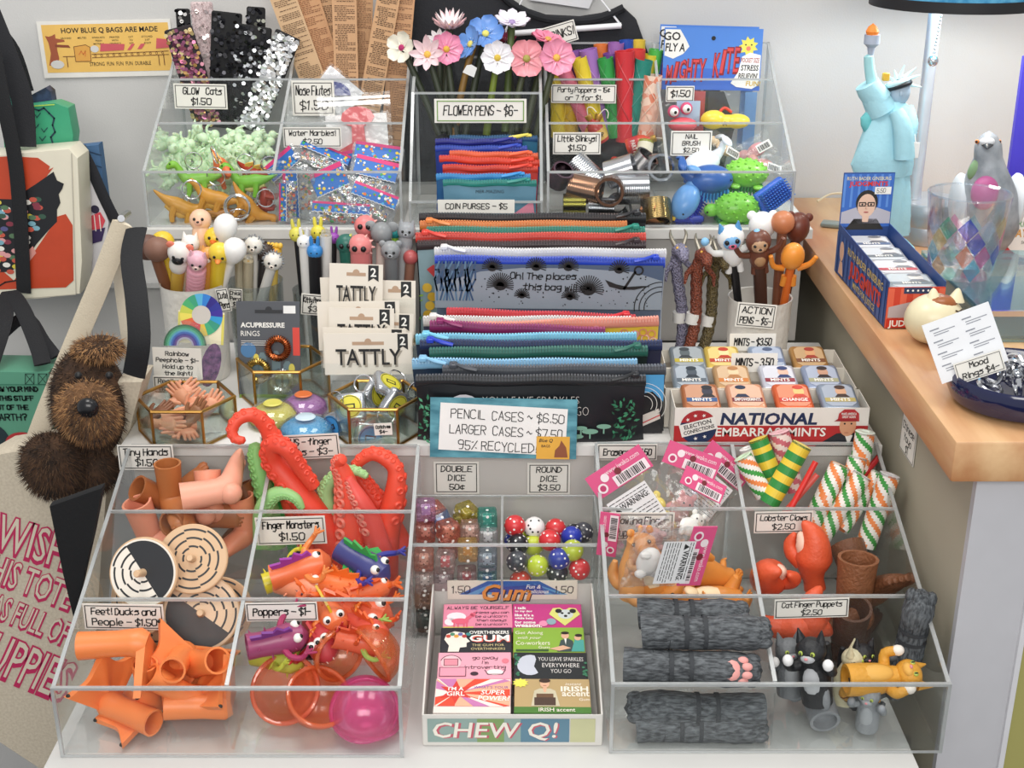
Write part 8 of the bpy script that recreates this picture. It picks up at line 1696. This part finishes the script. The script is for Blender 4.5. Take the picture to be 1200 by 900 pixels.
b = MB(TG); b.torus((0,0,hh_),r0 * .98,.0012,44,8); b.lathe([(0,0),(r0 * .74,0),(r0 * .77,.004),(r0 * .82,hh_ * .2),(r0,hh_),(r0 * .955,hh_ + .0006),(r0 * .78,hh_ * .2),(r0 * .70,.014),(0,.014)],44); b.build('glass_body',t)
f_ = MB(); fc = ['2a2ad8','38b4d8','e84aa0','f0a050','9a5ad0','58d0a8','e86a50','c8d8f0','6a8ad8','f0d070']; fm = [clear('facet_' + x,lighten(x,.66),.24,lighten(x,.05),.06,.05) for x in fc]
for j in range(4):
    for i in range(12):
        if random.random() < .5: continue
        f_.m(random.choice(fm)); a0 = 2 * PI * (i + .5 * (j % 2)) / 12; da = PI / 12; z = lambda v: hh_ * (.06 + v * .17); rr = lambda v: r0 * (.775 + .225 * (.06 + v * .17)) * 1.012
        pt = lambda a,v: (rr(v) * math.cos(a),rr(v) * math.sin(a),z(v)); f_.add([pt(a0 - da,j + .5),pt(a0,j - .35),pt(a0 + da,j + .5),pt(a0,j + 1.35)],[(0,1,2,3)])
f_.build('painted_reflections',t)  # rainbow reflections painted as tinted diamonds on the glass
q = P(1188,290,.60); t = T('gift_box','purple and red gift box with a round white label behind the tumbler','box',(q.x + .02,.60,CT)); b = MB(mat('4a3a8a',.4)); b.box(-.045,.09,0,.06,.045,.075); b.m(mat('2a3a7a',.4)); b.box(-.045,.09,0,.06,.036,.045); b.m(mat('c8323e',.4)); b.box(-.045,.09,0,.06,0.0004,.036); b.build('carton',t)
b = MB(mat('ece8e4',.5)); b.at(FRONT(-.0006)); b.disc(-.005,.036,.030,0,30); b.m(mat('7aa87a')); b.text('ORIGINAL',-.005,.043,.0085,.044,.01,.1,.0003); b.m(mat('d89a4a')); b.text('GAY BAR',-.005,.030,.010,.046,.02,.1,.0003); b.m(INK); b.text('SOAP',-.005,.021,.004,None,0,0,.0003); b.build('round_label',t)
t = T('purple_board','tall violet blue board edge standing behind the pigeon','board'); b = MB(mat('4a3fc0',.4)); a_ = [P(1176,236,.72),P(1204,226,.72),P(1226,60,.72),P(1199,66,.72)]
b.at(FRONT(.72)); b.prism([(p.x,p.z) for p in a_],-.004,.004); b.at(); b.box(a_[0].x - .002,a_[1].x + .02,.70,.74,CT + .0005,a_[0].z + .004); b.build('board',t)
# mint box with the tins in a row
A,B_ = PZ(1036,385,CT),PZ(1095,379,CT); C_ = PZ(978,318,CT); yaw = math.atan2(-(C_.x - A.x),C_.y - A.y); bw = (B_ - A).length; bl = (C_ - A).length
t = T('counter_mint_box','navy and red cardboard mint box with a portrait header on the wooden counter','box',A + Vector((0,0,.0005)),(0,0,yaw)); bh0,bh1 = .052,.060; CBW = mat('e8e4de',.6)
b = MB(mat('2c4a86',.5)); q = .001; f = Matrix(((0,0,1,0),(1,0,0,0),(0,1,0,0),(0,0,0,1))); b.at(f); b.prism([(0,0),(0,bh0),(bl,bh1),(bl,0)],0,q); b.at(Matrix.Translation((bw - q,0,0)) @ f); b.prism([(0,0),(0,bh0),(bl,bh1),(bl,0)],0,q); b.at(); b.box(0,bw,bl - q,bl,0,bh1 + .062); b.box(0,bw,0,bl,0,q); b.m(mat('d2452f',.5)); b.box(0,bw,-.0004,q,0,bh0 - .006); b.m(CBW); b.box(.0012,bw - .0012,.0012,bl - .0012,bh0 - .022,bh0 - .021); b.build('carton',t)
a = MB(); a.at(SIDE(-.0004,bl,0)); a.m(mat('3d5f9c'));
for i in range(14): a.flat([(i * bl / 14,.001),(i * bl / 14 + bl / 28,.001),(i * bl / 14 + bl / 28,bh0 - .001),(i * bl / 14,bh0 - .001)],.0001)
a.m(mat('dcc06a')); a.text('RUTH BADER GINSBURG',bl * .58,bh0 * .70,.0085,bl * .68,.01,0,.0003,fill=True); a.m(mat('d2402f')); a.text('JUDGMINTS',bl * .6,bh0 * .30,.017,bl * .6,.04,0,.0003,fill=True); a.m(mat('d8c078')); a.text('MINTS FOR JUSTICE',bl * .6,bh0 * .10,.007,bl * .5,.01,0,.0003); a.m(mat('e0b498')); a.disc(bl * .12,bh0 * .62,.009,.0003,16,.012); a.flat([(bl * .08,.004),(bl * .18,.004),(bl * .15,.02),(bl * .10,.02)],.0003); a.build('side_print',t)
def face(a,cx,cz,r):
    a.m(mat('2a2622')); a.disc(cx,cz + r * .25,r * .86,.0002,20,r * .98); a.flat([(cx - r * 1.5,cz - r * 1.9),(cx + r * 1.5,cz - r * 1.9),(cx + r * .9,cz - r * 1.05),(cx - r * .9,cz - r * 1.05)],.0002); a.m(mat('e6c0a8')); a.disc(cx,cz,r * .70,.0004,20,r * .92); a.flat([(cx - r * .3,cz - r * .6),(cx + r * .3,cz - r * .6),(cx + r * .22,cz - r * 1.3),(cx - r * .22,cz - r * 1.3)],.0003); a.m(INK)
    for sg in (-1,1): a.frame(cx + sg * r * .34 - r * .27,cz - r * .06,cx + sg * r * .34 + r * .27,cz + r * .28,r * .075,.0006); a.disc(cx + sg * r * .34,cz + r * .1,r * .08,.0006,8)
    a.rect(cx - r * .08,cz + r * .1,cx + r * .08,cz + r * .16,.0006); a.m(mat('b05a58')); a.disc(cx,cz - r * .52,r * .2,.0006,10,r * .06); a.m(mat('cf9f88')); a.stroke([(cx,cz),(cx - r * .06,cz - r * .25),(cx + r * .06,cz - r * .27)],r * .05,.0006)
a = MB(mat('d8533a',.5)); a.at(FRONT(-.0008)); m_ = bw / 2
for i in range(9): a.m(mat(('e0654a','cc422e')[i % 2])); a.flat([(i * bw / 9,.001),((i + 1) * bw / 9,.001),((i + 1) * bw / 9,bh0 - .007),(i * bw / 9,bh0 - .007)],.0001)
a.m(mat('b9aeb0')); a.flat([(.002,.012),(bw - .002,.012),(bw - .002,.024),(m_,.031),(.002,.024)],.0002); face(a,m_ + .004,.022,.009); a.m(mat('c8301f')); a.rect(.001,.001,bw - .001,.011,.0009); a.m(WHITE); a.text('JUDGMINTS',m_,.0025,.007,bw * .9,.03,0,.0011,fill=True); a.m(mat('2c3a5e')); a.rect(m_ - .014,bh0 - .013,m_ + .016,bh0 - .006,.0004); a.m(WHITE)
for i in range(5): a.disc(m_ - .010 + i * .0055,bh0 - .0095,.0012,.0006,8)
a.build('front_print',t)
a = MB(mat('3b6cc0',.5)); a.at(FRONT(bl - q - .0004,0,bh1)); a.rect(.0005,-.004,bw - .0005,.061,0)
for i in range(7): a.m(mat('5f8fd8')); a.flat([(i * bw / 7 + .001,.02),(i * bw / 7 + bw / 16,.02),(i * bw / 7 + bw / 16,.060),(i * bw / 7 + .001,.060)],.0001)
a.m(mat('b9b6c0')); a.flat([(.001,0),(bw - .001,0),(bw - .001,.014),(m_,.024),(.001,.014)],.0002); a.m(mat('e4d9b0')); a.text('RUTH BADER GINSBURG',m_,.053,.0042,bw * .86,.01,0,.0003); a.m(mat('d8352c')); a.text('JUDGMINTS',m_,.046,.0056,bw * .76,.03,0,.0003,fill=True); face(a,m_,.022,.0155); a.m(WHITE); a.rect(m_ + .008,.036,bw - .003,.045,.0009); a.m(INK); a.hand('5.50',m_ + .0155,.038,.005,.01,.0005,.0011); a.build('header_print',t)
Mb = Matrix.Translation(A) @ Matrix.Rotation(yaw,4,'Z')
for i,(lab,base,band_) in enumerate((('grey mint tin at the front of the navy counter box','a8aeb2','7a8288'),('red and white mint tin second from the front in the navy counter box','c8c4c8','b8323c'),('silver mint tin third from the front in the navy counter box','b8bcc0','6a7076'),('white mint tin next to the portrait header','c4c6cc','5a6a8a'))):
    p = Mb @ Vector((bw / 2,bl * (.13 + .245 * i),bh0 - .0125)); tin(lab,p,(R(5),0,yaw),base,band_,('MINTS','d8d4d0',.4,'7a7a80'),'tins in the counter mint box',bw - .006,bl * .225)
# spotted bean bag cat
g = PZ(1092,418,CT); t = T('ceramic_cat','round cream cat ornament with brown patches beside the mint box','ornament',(P(1093,385,.30).x,.30,CT)); k = mpp(t.location); b = MB(mat('e6dcb8',.3,var=.05)); r = 34 * k; b.ball((0,0,r * .86),(r,r * .9,r * .88),28)
for sg in (-1,1): b.tube([(sg * r * .38 + r * .25,-r * .1,r * 1.55),(sg * r * .42 + r * .25,-r * .1,r * 1.95)],[r * .3,r * .08],12,round1=True)
b.build('body',t); b = MB(mat('9a5a30',.3)); b.ball((r * .12,-r * .14,r * 1.5),(r * .55,r * .42,r * .26),18); b.build('brown_patch',t); b = MB(mat('3a2a20')); b.tube([(r * .50,-r * .62,r * 1.36),(r * .62,-r * .58,r * 1.30),(r * .74,-r * .5,r * 1.36)],r * .03,6); b.build('closed_eye',t)
# ring bowl
BX = P(1192,470,.135); t = T('ring_bowl','glossy navy blue bowl of silver rings at the corner of the counter','bowl',(BX.x,.135,CT)); NAV = mat('161b42',.12,coat=.5); r = .066
b = MB(NAV); b.lathe([(0,0),(r * .72,0),(r * .92,.006),(r,.017),(r * 1.0,.029),(r * .97,.032),(r * .94,.029),(r * .90,.014),(r * .6,.006),(0,.005)],52); b.build('bowl_body',t); bowl = t.location.copy()
def ringo(label,off,rot,s=1):
    t = T('mood_ring',label,'ring',bowl + Vector(off),rot,'silver mood rings in the bowl',s); b = MB(CHROME); b.torus((0,0,0),.0105,.0026,28,8); b.build('band',t); b = MB(mat('a8acb2',.1,.9)); b.ball((0,.0125,0),(.006,.004,.0045),12); b.build('setting',t); return t
r0_ = ringo('silver ring in the heap inside the navy bowl',(-.030,-.008,.033),D(80,0,20)); random.seed(21)
for i in range(15): a_ = random.uniform(0,6.28); q_ = random.uniform(.005,.042); dup(r0_,bowl + Vector((q_ * math.cos(a_),q_ * math.sin(a_) * .9,.018 + .012 * random.random() + (.008 if q_ < .025 else 0))),tuple(random.uniform(-1.5,1.5) for _ in range(3)))
t = T('info_card','white printed mood colour card standing tilted in the ring bowl','card',P(1131,402,.135),D(-14,-22,0)); k = mpp(t.location); w,h = 80 * k,74 * k; b = MB(mat('eceef2',.35)); b.box(-w / 2,w / 2,0,.0007,-h / 2,h / 2); b.at(FRONT(-.0002)); b.m(mat('8a8e98'))
for cx in (-w * .42,w * .06):
    for j in range(4): z = h * .36 - j * h * .2; b.rect(cx,z,cx + w * .14,z + .0012,0); b.rect(cx + w * .04,z - .003,cx + w * .36,z - .0022,0); b.rect(cx + w * .04,z - .0052,cx + w * .26,z - .0044,0)
b.build('card',t)
sign(1148,430,.122,56,25,['Mood','Rings $4-'],'mood rings price card on the rim of the navy bowl',ry=-20,lean=.2,border=.0005)
q = PX(1064,514,.4165); t = T('price_sign','small price card stuck on the sage side of the counter','sign',q,(0,0,-PI / 2),'handwritten price signs'); b = MB(CARD); w,h = .052,.042; b.box(-w / 2,w / 2,0,.0007,-h / 2,h / 2); b.at(FRONT(-.0002)); b.m(INK); b.frame(-w / 2 + .001,-h / 2 + .001,w / 2 - .001,h / 2 - .001,.0008,0); b.build('card',t)
l = MB(INK); l.at(FRONT(-.0004)); l.hand('Chinese',0,.006,.008,.04,.0009); l.hand('Yoyo',0,-.006,.008,.03,.0009); l.hand('$1',0,-.017,.008,.02,.0009); l.build('lettering',t)
# ---------------------------------------------------------------- lift the whole layout onto its true height above the floor
for o in list(SC.objects):
    if o.parent is None: o.location.z += LIFT
